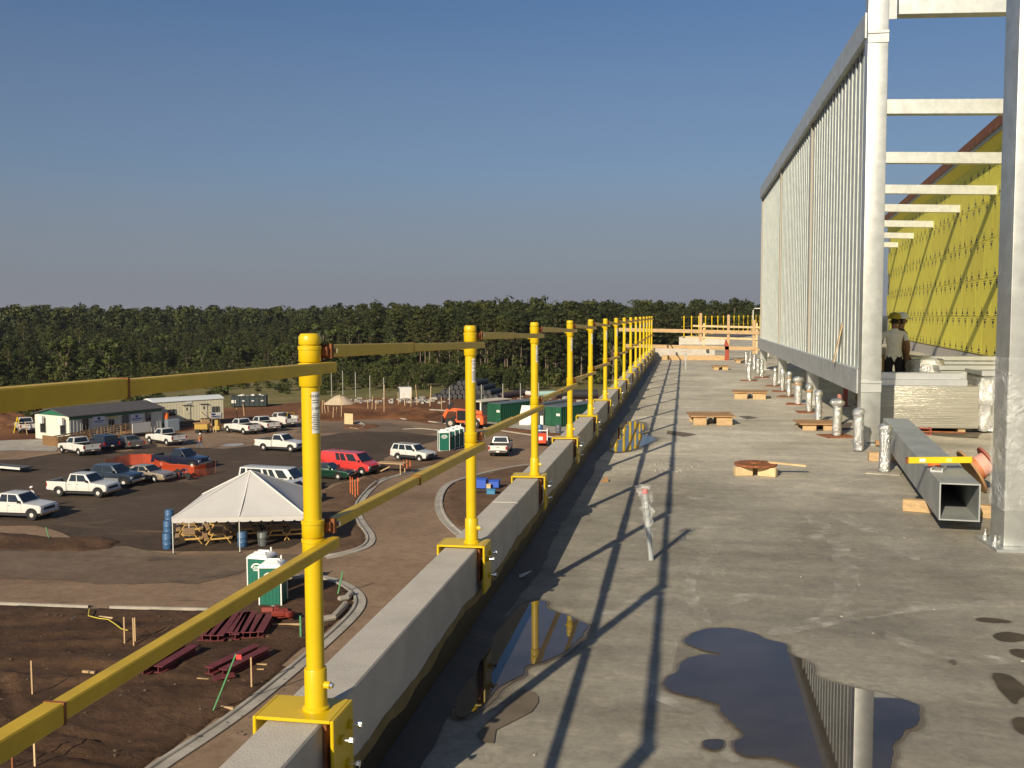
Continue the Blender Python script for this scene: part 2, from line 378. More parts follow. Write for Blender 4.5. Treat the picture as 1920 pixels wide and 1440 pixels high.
# pale scuffs and trowel arcs left on the slab
m_scuff = bpy.data.materials.new('pale_scuff'); m_scuff.use_nodes = True; n_ = m_scuff.node_tree.nodes; b_ = n_['Principled BSDF']; b_.inputs['Base Color'].default_value = (0.56, 0.53, 0.46, 1); b_.inputs['Roughness'].default_value = 0.85
g_ = n_.new('ShaderNodeNewGeometry'); q_ = n_.new('ShaderNodeTexNoise'); q_.inputs['Scale'].default_value = 7; q_.inputs['Detail'].default_value = 7; r_ = n_.new('ShaderNodeMapRange'); r_.inputs['From Min'].default_value = 0.42; r_.inputs['From Max'].default_value = 0.75; r_.inputs['To Max'].default_value = 0.85
m_scuff.node_tree.links.new(g_.outputs['Position'], q_.inputs[0]); m_scuff.node_tree.links.new(q_.outputs[0], r_.inputs[0]); m_scuff.node_tree.links.new(r_.outputs[0], b_.inputs['Alpha'])
for k, (px, w) in enumerate([([(1500, 955), (1560, 1000), (1592, 1060), (1585, 1120), (1540, 1165)], 0.10), ([(1440, 1190), (1560, 1160), (1700, 1140), (1910, 1128)], 0.09), ([(1250, 1150), (1330, 1140), (1420, 1112)], 0.08), ([(1560, 960), (1640, 1000), (1720, 1050)], 0.13), ([(1120, 1160), (1180, 1128), (1300, 1118)], 0.07),
        ([(1360, 1010), (1300, 1060), (1290, 1120), (1330, 1170)], 0.06), ([(1640, 1180), (1760, 1230), (1900, 1240)], 0.07), ([(1290, 930), (1420, 948), (1580, 940)], 0.14), ([(1180, 1000), (1300, 985), (1480, 1010), (1700, 1000)], 0.10), ([(1220, 1300), (1330, 1350), (1380, 1430)], 0.06)]):
    P = [at(*q) for q in px]
    for _ in range(3):
        Q = [P[0]]
        for a, c in zip(P, P[1:]): Q += [a.lerp(c, .25), a.lerp(c, .75)]
        P = Q+[P[-1]]
    v = []
    for i, p in enumerate(P):
        d = (P[min(i+1, len(P)-1)]-P[max(i-1, 0)]).normalized(); nn = Vector((-d.y, d.x, 0)); ww = w*(0.5+0.9*abs(noise.noise(p*2.5+Vector((k, 0, 0)))))*min(1, 0.15+4*min(i, len(P)-1-i)/len(P)); v += [p+nn*ww+Vector((0, 0, 0.0012)), p-nn*ww+Vector((0, 0, 0.0012))]
    MB().add(v, [(2*i, 2*i+1, 2*i+3, 2*i+2) for i in range(len(P)-1)]).build('scuff_mark', m_scuff, smooth=0, kind='structure')

# ---------------------------------------------------------------- guard posts
m_label = M('white_label', (0.78, 0.78, 0.74), 0.4)
m_print = M('black_print', (0.02, 0.02, 0.02), 0.6)
def arc_patch(b, r, z0, z1, a0, a1, n=6):
    v = [(r*cos(a0+(a1-a0)*i/n), r*sin(a0+(a1-a0)*i/n), z) for z in (z0, z1) for i in range(n+1)]
    b.add(v, [(i, i+1, n+2+i, n+1+i) for i in range(n)])
def guard_post():
    t = thing('guard_post', '', 'guard post', group='yellow guard posts clamped along the left parapet')
    zb = PTOP+0.022
    b = MB(); pl = PTOP+0.008
    b.box(-0.172, 0.083, -0.095, 0.095, pl, pl+0.012)
    b.box(0.083, 0.095, -0.095, 0.095, pl-0.265, pl+0.0118)
    b.box(-0.184, -0.172, -0.095, 0.095, pl-0.11, pl+0.0118)
    b.build('base_bracket', m_yellow, t, bevel=0.003)
    MB().box(0.047, 0.060, -0.065, 0.065, PTOP-0.20, PTOP-0.004).build('bearing_plate', m_rust, t, bevel=0.002)
    MB().box(-0.14, 0.04, -0.06, 0.06, PTOP+0.0005, PTOP+0.0075).build('packing_strip', m_lumber, t)
    for (y, z) in ((-0.03, PTOP-0.068), (0.055, PTOP-0.05), (0.03, PTOP-0.175)):
        bo = MB().cyl((0.058, y, z), (0.128, y, z), 0.0065, n=10).cyl((0.128, y, z), (0.139, y, z), 0.0125, n=6).build('bolt', m_bolt, t)
        MB().cyl((0.0955, y, z), (0.108, y, z), 0.016, n=6).build('nut', m_yellow, bo)
    MB().lathe([(0.045, zb-0.002), (0.045, zb+0.006), (0.0375, zb+0.012), (0.0375, zb+0.135), (0.036, zb+0.138)], 24).build('sleeve', m_yellow, t)
    MB().cyl((0.036, -0.01, zb+0.085), (0.056, -0.014, zb+0.085), 0.012, n=8).build('nut', m_yellow, t)
    MB().cyl((0.056, -0.014, zb+0.085), (0.066, -0.016, zb+0.085), 0.009, n=6).build('bolt', m_bolt, t)
    MB().cyl((0, 0, zb+0.1), (0, 0, 1.70), 0.030, n=28).build('pole', m_yellow, t)
    MB().lathe([(0.0345, 1.688), (0.0355, 1.690), (0.0355, 1.712), (0.030, 1.722), (0.027, 1.724)], 24).build('cap', m_yellow, t)
    for z0, z1 in ((1.632, 1.684), (1.552, 1.628), (1.055, 1.112), (1.000, 1.051)):
        c = MB().lathe([(0.0345, z0), (0.0365, z0+0.003), (0.0365, z1-0.014), (0.0385, z1-0.012), (0.0385, z1-0.002), (0.036, z1)], 24).build('collar', m_yellow, t)
    for z, y in ((1.665, 0.034), (1.610, 0.045), (1.083, 0.034), (1.028, 0.045)):
        MB().box(0.028, 0.050, y-0.009, y+0.009, z-0.015, z+0.015).build('rail_lug', m_rust if y < 0.04 else m_yellow, t, bevel=0.002)
    MB().cyl((-0.052, -0.02, 1.595), (-0.032, -0.01, 1.595), 0.010, n=8).build('nut', m_yellow, t)
    # paper label wrapped on the camera side of the pole
    b = MB(); a0, a1 = RAD(-62), RAD(-4); z0, z1 = 1.40, 1.535
    arc_patch(b, 0.0306, z0, z1, a0, a1)
    lb = b.build('sticker', m_label, t, smooth=60)
    am = (a0+a1)/2
    def place(zc): return lambda x, y: (0.0311*cos(am+x/0.031), 0.0311*sin(am+x/0.031), zc+y)
    b = MB(); b.text('ONSITE', 0.0125, place(1.521)).text('1-800', 0.0135, place(1.481))
    for k in range(10):
        z = 1.463-k*0.0058; w = RAD(22+5*((k*7) % 3)); arc_patch(b, 0.0311, z, z+0.0018, am-w, am+w*0.9, 5)
    for z in (1.507, 1.499): arc_patch(b, 0.0311, z, z+0.002, am-RAD(26), am+RAD(24), 5)
    b.build('label_print', m_print, lb, smooth=0)
    return t
NPOST = 15
ordin = ['first', 'second', 'third', 'fourth', 'fifth', 'sixth', 'seventh', 'eighth', 'ninth', 'tenth', 'eleventh', 'twelfth', 'thirteenth', 'fourteenth', 'fifteenth', 'sixteenth']
gp = guard_post(); posts = []
for k in range(NPOST+1):                         # k = 0 stands behind the camera's view and throws its shadow into it
    y = PY0 + (k-1)*PSP + (0.09 if k == 4 else 0)
    lab = ('yellow steel guard post nearest the camera, clamped to the parapet' if k == 1 else
           'last yellow guard post before the far timber barrier on the parapet' if k == NPOST else
           'yellow steel guard post beside the camera, only its shadow showing' if k == 0 else
           '%s yellow guard post along the parapet counting from the camera' % ordin[k-1])
    if k == 0: gp['label'] = lab; gp.location = (PX, y, 0); posts.append(gp)
    else: posts.append(dup(gp, (PX, y, 0), RAD(random.uniform(-3, 3)), lab))
ty = [p.location.y for p in posts]
# telescoping rails: each one leaves the upper collar of one post and ends on the lower collar of the next
for k in range(NPOST):
    for zo, zi, nm in ((1.665, 1.612, 'top'), (1.083, 1.030, 'middle')):
        a = Vector((PX+0.034, ty[k]+0.050, zo-(0 if k else (0.012 if nm == 'top' else 0.036)))); c = Vector((PX+0.059, ty[k+1]+0.045, zi))
        d = (c-a); f = 0.40+0.1*((k*5+(nm == 'top')*3) % 4)/3
        flip = (nm == 'middle') and k % 2 == 1
        j = a.lerp(c, f)
        pos = 'before the nearest post' if k == 0 else 'between the %s and %s posts' % (ordin[k-1], ordin[k])
        t = thing('guard_rail', '%s yellow telescoping rail %s of the parapet guard' % (nm, pos), 'rail', tuple(a), group='yellow telescoping rails between the posts')
        big, sm = (0.042, 0.035)
        e = (0.02, 0.04)
        if not flip:
            MB().beam(Vector((0,0,0)), j-a, big, big).build('outer_tube', m_rail, t, bevel=0.003)
            MB().beam((j-a)*0.98, d, sm, sm).build('inner_tube', m_rail, t, bevel=0.003)
        else:
            MB().beam(Vector((0,0,0)), (j-a)*1.02, sm, sm).build('inner_tube', m_rail, t, bevel=0.003)
            MB().beam(j-a, d, big, big).build('outer_tube', m_rail, t, bevel=0.003)
        u = d.normalized()
        MB().beam(-u*0.006, u*0.016, big+0.006, big+0.006).build('end_lug', m_rust, t)
        MB().beam((j-a)-u*0.004, (j-a)+u*0.004, big+0.0015, big+0.0015).build('joint_edge', m_rust, t)
        MB().cyl((0.02, 0.03, 0), (0.030, 0.03, 0), 0.009, n=8).build('bolt_head', m_bolt, t); MB().cyl((0.017, d.y-0.02, d.z), (0.029, d.y-0.02, d.z), 0.009, n=8).build('bolt_head', m_bolt, t)

# ---------------------------------------------------------------- louvred steel screen and its frame
CX, CW = 2.50, 0.26
CY = [7.92, 14.1, 20.3, 26.5, 32.75]
ZT0, ZT1, ZB0, ZB1 = 5.46, 5.80, 0.68, 1.02
scr = thing('equipment_screen', 'tall galvanised steel frame of columns and beams with vertical louvres, standing on the roof deck', 'steel screen', (0, 0, 0))
for k, y in enumerate(CY[1:]):
    top = 6.9 if k == 0 else ZT1-0.03
    b = MB().box(CX-CW/2+(0.05 if k else 0), CX+CW/2, y-CW/2, y+CW/2, 0.02, top)
    b.build('column', m_galv, scr, bevel=0.012, seg=2)
    MB().box(CX-0.2, CX+0.2, y-0.2, y+0.2, 0, 0.02).build('column_foot', m_galv, scr)
for z in (5.36, 0.72):
    MB().box(CX-CW/2-0.006, CX+CW/2+0.006, CY[1]-CW/2-0.018, CY[1]-CW/2-0.001, z+0.12, z+0.16).box(CX-CW/2-0.004, CX+CW/2+0.004, CY[1]-CW/2-0.012, CY[1]-CW/2-0.001, z, z+0.115).build('splice_plate', m_galv, scr, bevel=0.003)
xf = CX-CW/2
for a, c in zip(CY[1:], CY[2:]):
    MB().box(xf-0.02, xf+0.16, a+CW/2-0.12 if a == CY[1] else a+0.004, c-0.004, ZT0, ZT1).build('top_beam', m_galvd, scr, bevel=0.006)
    MB().box(xf-0.015, xf+0.16, a+0.135, c+0.13, ZB0, ZB1).build('bottom_beam', m_galvd, scr, bevel=0.006)
    MB().box(xf+0.03, xf+0.10, c-0.16, c-0.115, ZB1, ZT0).build('edge_strip', M('weathered_strip', (0.33, 0.31, 0.26), 0.7), scr)
m_louv = M('louvre_steel', (0.49, 0.53, 0.505), 0.5, metal=0.15, var=0.12, scale=6, world=True)
HL = ZT0-ZB1+0.05
lm = MB()                                    # a stepped sheet: narrow riser to the sun, long pan; its head is cut on the slant
SD, PW = 0.013, 0.335
lm.add([(SD, 0, 0), (-0.004, 0, 0), (-0.004, 0.012, 0), (SD-0.003, PW, 0), (SD+0.004, PW, 0), (SD+0.004, 0, 0),
        (SD, 0, HL), (-0.004, 0, HL), (-0.004, 0.012, HL), (SD-0.003, PW, HL-0.26), (SD+0.004, PW, HL-0.26), (SD+0.004, 0, HL)],
       [(0, 1, 7, 6), (1, 2, 8, 7), (2, 3, 9, 8), (3, 4, 10, 9), (4, 5, 11, 10), (5, 0, 6, 11), (6, 7, 8, 9, 10, 11), (5, 4, 3, 2, 1, 0)])
lmesh = lm.mesh('louvre', m_louv, smooth=0)
for a, c in zip(CY[1:], CY[2:]):
    NL = 18; s0, s1 = a+0.16, c-0.17; st = (s1-s0)/NL
    for i in range(NL):
        inst('louvre', lmesh, scr, (xf+0.060, s0+i*st, ZB1-0.05), scale=(1, st/0.335, 1))
    MB().box(xf+0.100, xf+0.115, s0, s1, ZT0-0.40, ZT0+0.05).build('gap_shade_sheet', m_dark, scr)  # dark sheet standing in for shade in the gaps above the louvre heads
# cross beams to the yellow wall
WALLX = lambda Y: 6.62+0.086*Y
def cross_beam(y, x0, x1, z, h=0.26, w=0.20):
    MB().add([(x0, y-w/2, z-h), (x1, y-w/2, z-h-0.035*(x1-x0)), (x1, y+w/2, z-h-0.035*(x1-x0)), (x0, y+w/2, z-h), (x0, y-w/2, z), (x1, y-w/2, z-0.035*(x1-x0)), (x1, y+w/2, z-0.035*(x1-x0)), (x0, y+w/2, z)],
        [(0,3,2,1),(4,5,6,7),(0,1,5,4),(1,2,6,5),(2,3,7,6),(3,0,4,7)]).build('cross_beam', m_galv, scr, bevel=0.006)
for k, y in enumerate([14.1, 20.3, 26.5, 32.75, 38.9, 45.1, 51.3, 57.5]):
    x0 = CX+CW/2+0.002 if k < 4 else 5.0
    cross_beam(y, x0+(0.12 if k == 0 else 0), WALLX(y)-0.02, 5.93 if k else 6.02, h=0.28 if k else 0.30)
MB().box(CX+CW/2, CX+CW/2+0.1, 14.1-0.115, 14.1-0.10, 5.66, 6.02).build('beam_cleat', m_galvd, scr)
# near column wrapped in film
nc = thing('wrapped_column', 'near galvanised steel column wrapped in shiny plastic film, on a square base plate', 'steel column', (2.53, 8.02, 0), RAD(2))
MB().box(-0.15, 0.15, -0.15, 0.15, 0.025, 7.2).build('column', m_galv, nc, bevel=0.010, seg=2)
MB().box(-0.23, 0.28, -0.25, 0.25, 0, 0.025).build('base_plate', m_galv, nc, bevel=0.003)
for x, y in ((-0.17, -0.03), (0.2, -0.19), (-0.17, 0.19)):
    MB().cyl((x, y, 0.025), (x, y, 0.09), 0.012, n=8).cyl((x, y, 0.025), (x, y, 0.045), 0.024, n=6).build('anchor_bolt', m_bolt, nc)
def film_material(name, a):
    m = bpy.data.materials.new(name); m.use_nodes = True; n = m.node_tree.nodes; L = m.node_tree.links; b = n['Principled BSDF']
    b.inputs['Base Color'].default_value = (0.85, 0.87, 0.86, 1); b.inputs['Roughness'].default_value = 0.10
    t = n.new('ShaderNodeTexCoord'); q = n.new('ShaderNodeTexNoise'); q.inputs['Scale'].default_value = 9; q.inputs['Detail'].default_value = 6; L.new(t.outputs['Object'], q.inputs['Vector'])
    r = n.new('ShaderNodeMapRange'); r.inputs['From Min'].default_value = 0.45; r.inputs['From Max'].default_value = 0.8; r.inputs['To Min'].default_value = a*0.35; r.inputs['To Max'].default_value = min(1, a*2.2); L.new(q.outputs[0], r.inputs['Value']); L.new(r.outputs[0], b.inputs['Alpha'])
    q2 = n.new('ShaderNodeTexNoise'); q2.inputs['Scale'].default_value = 13; q2.inputs['Detail'].default_value = 4; q2.inputs['Distortion'].default_value = 1.5; L.new(t.outputs['Object'], q2.inputs['Vector'])
    bp = n.new('ShaderNodeBump'); bp.inputs['Strength'].default_value = 0.9; bp.inputs['Distance'].default_value = 0.05; L.new(q2.outputs[0], bp.inputs['Height']); L.new(bp.outputs[0], b.inputs['Normal'])
    return m
m_clear = film_material('clear_film', 0.28)
def crumple(b, R0, z0, z1, rows, n, amp, seed, squash=1.0, square=False):
    v = []; 
    for i in range(rows+1):
        z = z0+(z1-z0)*i/rows
        for k in range(n):
            a = 2*pi*k/n
            r = R0/max(abs(cos(a)), abs(sin(a))) if square else R0
            p = Vector((cos(a)*r, sin(a)*r*squash, z)); q = noise.noise(Vector((p.x*9, p.y*9, z*7+seed)))+0.6*noise.noise(Vector((p.x*22, p.y*22, z*19+seed)))
            v.append((p.x*(1+amp*q/R0*0.5), p.y*(1+amp*q/R0*0.5), z+amp*0.4*noise.noise(Vector((a, z*5, seed)))))
    b.add(v, [(i*n+k, i*n+(k+1) % n, (i+1)*n+(k+1) % n, (i+1)*n+k) for i in range(rows) for k in range(n)])
b = MB(); crumple(b, 0.160, 0.30, 1.45, 26, 32, 0.012, 3, square=True); b.build('film_wrap', m_clear, nc, smooth=80)
# louvre offcut leaning on the screen's bottom beam
tag(MB().beam((0, 0, 0), (0.13, 0.04, 0.62), 0.12, 0.01, up=(1, 0, 0)).build('metal_offcut', m_pine, loc=(xf-0.06, 16.1, ZB1+0.004)), 'pale board offcut leaning on the bottom beam of the louvred screen', 'board')

# ---------------------------------------------------------------- yellow clad wall
m_sheath = M('yellow_sheathing', (0.80, 0.72, 0.085), 0.75, var=0.06, scale=2.5, rnd=0.05)
yw = thing('yellow_penthouse', 'long roof penthouse wall clad in yellow sheathing boards with printed marks and rusty steel eave', 'building wall', (6.62, 0, 0), -math.atan(0.086))
ZW0 = 0.45
sec = MB().box(0, 0.03, 0.006, 2.434, 0.006, 1.214).mesh('sheathing_panel', m_sheath, smooth=0)
half = MB().box(0, 0.03, 0.006, 1.214, 0.006, 1.214).mesh('sheathing_panel', m_sheath, smooth=0)
strp = MB().box(0, 0.03, 0.006, 2.434, 0.006, 0.236).mesh('sheathing_panel', m_sheath, smooth=0)
rows = 5; y0w, ncol = 10.0, 21
for r in range(rows):
    off = 0 if r % 2 == 0 else 1.22
    if off: inst('sheathing_panel', half, yw, (-0.03, y0w, ZW0+r*1.22))
    for k in range(ncol):
        inst('sheathing_panel', sec, yw, (-0.03, y0w+off+k*2.44, ZW0+r*1.22))
for k in range(ncol+1): inst('sheathing_panel', strp, yw, (-0.03, y0w+k*2.44-(0.6 if k else 0), ZW0+rows*1.22))
ZW1 = ZW0+rows*1.22+0.24
LW = ncol*2.44+1.2
MB().box(0.004, 4.0, y0w, y0w+LW, ZW0-0.05, ZW1+0.26).build('wall_core', M('wall_board', (0.35, 0.32, 0.2), 0.9), yw, smooth=0)
MB().box(-0.05, 4.0, y0w, y0w+LW, 0.0, ZW0-0.055).build('wall_kerb', m_precast, yw, smooth=0)
MB().add([(-0.031, y0w, ZW1), (-0.28, y0w, ZW1+0.26), (-0.28, y0w+LW, ZW1+0.26), (-0.031, y0w+LW, ZW1), (0.0, y0w, ZW1), (0.0, y0w, ZW1+0.26), (0.0, y0w+LW, ZW1+0.26), (0.0, y0w+LW, ZW1)],
    [(0,1,2,3), (1,5,6,2), (0,4,5,1), (3,2,6,7)]).build('sloped_soffit', m_sheath, yw, smooth=0)
b = MB()
for i in range(int(LW/0.3)):
    b.box(-0.36, 0.3, y0w+i*0.3, y0w+i*0.3+0.17, ZW1+0.26, ZW1+0.36)
b.box(-0.37, 0.3, y0w, y0w+LW, ZW1+0.361, ZW1+0.39)
b.build('corrugated_deck', m_galv, yw, smooth=0)
MB().box(-0.41, -0.372, y0w, y0w+LW, ZW1+0.36, ZW1+0.68).build('eave_angle', M('rusty_angle', (0.20, 0.075, 0.035), 0.8, var=0.3, scale=3), yw, smooth=0)
b = MB(); xw = -0.0325; rnd = random.Random(4)
def word(y, z, w, h): b.add([(xw, y-w/2, z-h/2), (xw, y+w/2, z-h/2), (xw, y+w/2, z+h/2), (xw, y-w/2, z+h/2)], [(0, 1, 2, 3)])
for r in range(rows):
    for s_, dz in ((1, 0.13), (-1, 1.06)):
        y = y0w+0.2
        while y < y0w+LW-0.3:
            z = ZW0+r*1.22+dz
            b.add([(xw, y-0.17, z-0.035*s_), (xw, y+0.17, z-0.035*s_), (xw, y, z+0.105*s_)], [(0, 1, 2)])
            word(y, z+0.145*s_, 0.07, 0.07)
            word(y, z-0.085*s_, 0.50, 0.022)
            y += 1.22 if rnd.random() < 0.75 else 0.9
b.build('printed_marks', m_print, yw, smooth=0, kind='stuff')
# ================================================================ THINGS ON THE ROOF
def stub(px, top, r, label, plate=0.42, head=1.0, tape=False, wrap=True):
    p = at(*px); h = (px[1]-top)/FPX*p.length*1.03
    t = thing('pipe_stub', label, 'pipe', (p.x, p.y, 0), random.uniform(-0.3, 0.3), 'film wrapped pipe stubs beside the louvred screen')
    MB().cyl((0, 0, 0.012), (0, 0, h*0.93), r*0.86, n=16).build('pipe', m_galvd, t)
    b = MB(); crumple(b, r*1.05, 0.02, h*0.8, 10, 16, 0.02, px[0]); b.build('film_wrap', m_film, t, smooth=80)
    b = MB(); n = 14; v = []
    prof = [(1.05, 0.78), (1.15*head, 0.84), (1.25*head, 0.91), (0.95*head, 0.97), (0.35, 1.0)]
    for i, (q, z) in enumerate(prof):
        for k in range(n):
            a = 2*pi*k/n; rr = r*q*(1+0.28*noise.noise(Vector((cos(a)*3, sin(a)*3, z*9+px[0]))))
            v.append((cos(a)*rr, sin(a)*rr, z*h+0.02*noise.noise(Vector((a, px[0], 2)))))
    b.add(v, [(i*n+k, i*n+(k+1) % n, (i+1)*n+(k+1) % n, (i+1)*n+k) for i in range(len(prof)-1) for k in range(n)]+[tuple((len(prof)-1)*n+k for k in range(n))])
    b.build('film_cap', m_film, t, smooth=80)
    if tape: MB().cyl((0, 0, h*0.70), (0, 0, h*0.76), r*1.12, n=16).build('tape_band', m_plywood, t)
    if plate: MB().box(-plate/2, plate/2, -plate/2, plate/2, 0.0, 0.012).build('floor_plate', m_rust if plate > 0.4 else m_deck, t)
    return t
stub((1658, 886), 801, 0.060, 'film wrapped pipe stub standing beside the square steel tube', 0.36)
stub((1609, 846), 770, 0.062, 'film wrapped pipe stub right at the foot of the nearest screen column', 0)
stub((1569, 818), 752, 0.062, 'film wrapped pipe stub with flared crumpled top left of the nearest screen column', 0.44, 1.3)
stub((1534, 793), 735, 0.055, 'film wrapped pipe stub rising out of a plywood hole cover', 0)
stub((1517, 773), 722, 0.055, 'film wrapped pipe stub with brown tape band before the second column', 0.43, tape=True)
stub((1496, 758), 709, 0.075, 'stout film wrapped pipe stub with balloon-like bag head and tape', 0.44, 1.25, tape=True)
stub((1479, 744), 699, 0.050, 'slim film wrapped pipe stub just beyond the balloon-headed one', 0.43, tape=True)
stub((1467, 734), 694, 0.050, 'slim film wrapped pipe stub on a rusty plate near the third screen column', 0.43)
stub((1453, 724), 691, 0.050, 'film wrapped pipe stub just left of the third screen column', 0.43)
stub((1404, 714), 680, 0.055, 'film wrapped pipe stub standing apart furthest left of the row', 0.43, 1.2)
stub((1428, 708), 676, 0.05, 'film wrapped pipe stub on a dark plate beyond the third column', 0.43)
for q in ((1421, 701), (1414, 693), (1407, 688), (1399, 688)):
    stub(q, q[1]-28, 0.05, 'small film wrapped pipe stub in the far cluster at the screen end', 0)
p = at(1577, 800)
tag(MB().cyl((0, 0, 0), (0, 0, 0.5), 0.035, n=12).build('bare_pipe', M('red_primer', (0.40, 0.18, 0.14), 0.6), loc=(p.x, p.y+0.2, 0)), 'thin reddish bare pipe standing behind the flared wrapped stub', 'pipe')
# orange clamp between two stubs
a, c = at(1622, 838), at(1650, 838); 
t = thing('pipe_clamp', 'brown wooden block on a thin rod beside the nearest screen column', 'clamp', (a.x, a.y, 0))
MB().cyl((0.03, 0, 0.06), (0.26, 0, 0.06), 0.008, n=8).build('rod', m_dark, t)
MB().box(0.13, 0.23, -0.035, 0.035, 0.03, 0.09).build('block', m_plywood, t, bevel=0.004)

# hole covers: a plywood lid on lumber legs
def cover(px, w, d, h, rz, label, seed):
    p = at(*px); rd = random.Random(seed)
    t = thing('hole_cover', label, 'hole cover', (p.x, p.y+d/2, 0), rz, 'low plywood hole covers on the deck')
    MB().box(-w/2, w/2, -d/2, d/2, h-0.02, h).build('lid', m_plywood, t, bevel=0.003)
    for sx, sy in ((-1, -1), (1, -1), (-1, 1), (1, 1)):
        l = w*rd.uniform(0.28, 0.36)
        MB().box(sx*(w/2-0.05)-(l if sx > 0 else 0), sx*(w/2-0.05)+(l if sx < 0 else 0), sy*(d/2-0.06)-0.02, sy*(d/2-0.06)+0.02, 0.0, h-0.021).build('lumber_block', m_lumber, t, bevel=0.003)
    MB().box(-0.03, 0.03, -0.03, 0.03, 0.001, h*0.55).build('cast_collar', m_conc, t)
cover((1333, 798), 0.72, 0.70, 0.155, RAD(6), 'nearest low plywood hole cover on lumber blocks in the middle of the deck', 1)
cover((1408, 749), 0.74, 0.70, 0.15, RAD(-3), 'plywood hole cover right of the deck middle, second from the camera', 2)
cover((1351, 694), 0.56, 0.6, 0.13, RAD(2), 'small plywood hole cover far out near the timber barrier', 3)
cover((1392, 681), 0.6, 0.6, 0.14, RAD(2), 'far plywood hole cover next to the cluster of wrapped stubs', 4)
cover((1536, 808), 0.62, 0.62, 0.11, RAD(4), 'low plywood box cover at the foot of a wrapped pipe stub', 5)
# the round disc on blocks with a plank
p = at(1418, 893)
t = thing('drain_disc', 'round rusty disc propped on broken timber blocks in the middle of the deck', 'disc', (p.x, p.y+0.12, 0))
MB().cyl((0, 0, 0.105), (0, 0, 0.13), 0.235, n=36).build('disc', m_rust, t, bevel=0.004)
MB().lathe([(0.07, 0.131), (0.065, 0.145), (0.02, 0.15)], 20).build('hub', m_rust, t)
for x, y, a in ((-0.14, -0.1, 0.3), (0.12, -0.12, -0.4), (0.0, 0.14, 1.2)):
    MB().obox((x, y, 0.052), (0.20, 0.08, 0.10), Matrix.Rotation(a, 3, 'Z')).build('timber_block', m_pine, t, bevel=0.006)
tag(MB().beam((0, 0, 0.145), (0.40, 0.10, 0.10), 0.06, 0.02).build('short_plank', m_pine, loc=(p.x+0.14, p.y+0.1, 0)), 'short plank resting on the round rusty disc', 'plank')
# wrapped conduit standing alone, and a far one
def conduit(px, h, label, lean):
    p = at(*px)
    t = thing('capped_conduit', label, 'conduit', (p.x, p.y, 0))
    top = Vector((lean[0], lean[1], h))
    MB().tube([(0, 0, 0), top*0.5, top], 0.019, 10).build('conduit', m_galvd, t)
    b = MB(); v = []; n = 12; R_ = 22
    for i in range(R_+1):
        u = 0.33+0.72*i/R_; c = top*u
        for k in range(n):
            a = 2*pi*k/n; r = (0.024+0.030*(i/R_)**0.7)*(1+0.9*noise.noise(Vector((cos(a)*1.5, sin(a)*1.5, u*13))))
            v.append((c.x+cos(a)*r, c.y+sin(a)*r, c.z))
    b.add(v, [(i*n+k, i*n+(k+1) % n, (i+1)*n+(k+1) % n, (i+1)*n+k) for i in range(R_) for k in range(n)]+[tuple(R_*n+k for k in range(n))])
    b.build('plastic_bag', m_clear, t, smooth=80)
    MB().cyl(top*0.93, top*1.0, 0.023, n=12).build('red_cap', M('red_plastic', (0.6, 0.05, 0.04), 0.4), t)
conduit((1221, 1050), 0.52, 'lone conduit stub wrapped in a torn clear plastic bag on the open deck', (-0.05, 0.02))
conduit((1286, 693), 0.62, 'far lone conduit stub wrapped in plastic before the low end wall', (-0.02, 0))

# square steel tube on timbers
zt = 0.115; sz = 0.305
n0 = at(1760, 975, zt); f0 = at(1656, 784, zt+sz); d = Vector((f0.x-n0.x, f0.y-n0.y, 0)); Lt = d.length; rz = atan2(d.y, d.x)-pi/2
t = thing('square_tube', 'long galvanised square steel tube lying on timbers with its open end to the camera', 'steel tube', (n0.x, n0.y, 0), rz)
b = MB(); w = 0.011
b.box(0, sz, 0, Lt, zt, zt+w).box(0, sz, 0, Lt, zt+sz-w, zt+sz).box(0, w, 0, Lt, zt+w, zt+sz-w).box(sz-w, sz, 0, Lt, zt+w, zt+sz-w)
b.build('tube', M('dull_galvanised', (0.36, 0.385, 0.38), 0.55, metal=0.35, var=0.15, scale=3), t, smooth=0)
MB().box(w+0.001, sz-w-0.001, Lt-0.01, Lt, zt+w+0.001, zt+sz-w-0.001).build('end_plate', m_dark, t)
a, c = at(1693, 957), at(1866, 972)
tag(MB().beam((a.x, a.y, zt/2-0.002), (c.x, c.y, zt/2-0.002), 0.1, zt-0.006).build('timber_sleeper', m_lumber, bevel=0.006), 'sawn timber sleeper under the open end of the square tube', 'timber')
q = n0+d*0.80; tag(MB().beam((q.x-0.25, q.y, zt/2-0.002), (q.x+0.55, q.y, zt/2-0.002), 0.09, zt-0.006).build('timber_sleeper', m_lumber, bevel=0.006), 'timber sleeper under the far end of the square tube', 'timber')
# scrap, level and orange foot on the tube
q = at(1760, 880, zt+sz+0.01)
tag(MB().box(-0.05, 0.05, -0.10, 0.10, 0, 0.012).box(-0.05, -0.04, -0.10, 0.10, 0.0125, 0.03).box(0.04, 0.05, -0.10, 0.10, 0.0125, 0.03).build('steel_channel', m_galvd, loc=(q.x, q.y, zt+sz+0.001), rz=rz-0.3), 'short steel channel offcut lying on the square tube', 'steel offcut')
q = at(1757, 874, zt+sz+0.01)
tag(MB().prism([(-0.055, 0), (0.055, 0), (0.03, 0.03), (0.025, 0.075), (-0.025, 0.075), (-0.03, 0.03)], -0.03, 0.03).build('orange_holder', m_orange, loc=(q.x, q.y+0.1, zt+sz+0.001)), 'orange plastic holder under the yellow spirit level', 'holder')
a = at(1701, 863, zt+sz+0.085); c = at(1822, 862, zt+sz+0.085)
t = thing('spirit_level', 'yellow spirit level laid across the square steel tube', 'spirit level', tuple(a))
u = (c-a)
MB().beam((0, 0, 0), u, 0.026, 0.055).build('level_body', M('level_yellow', (0.80, 0.55, 0.02), 0.4), t, bevel=0.003)
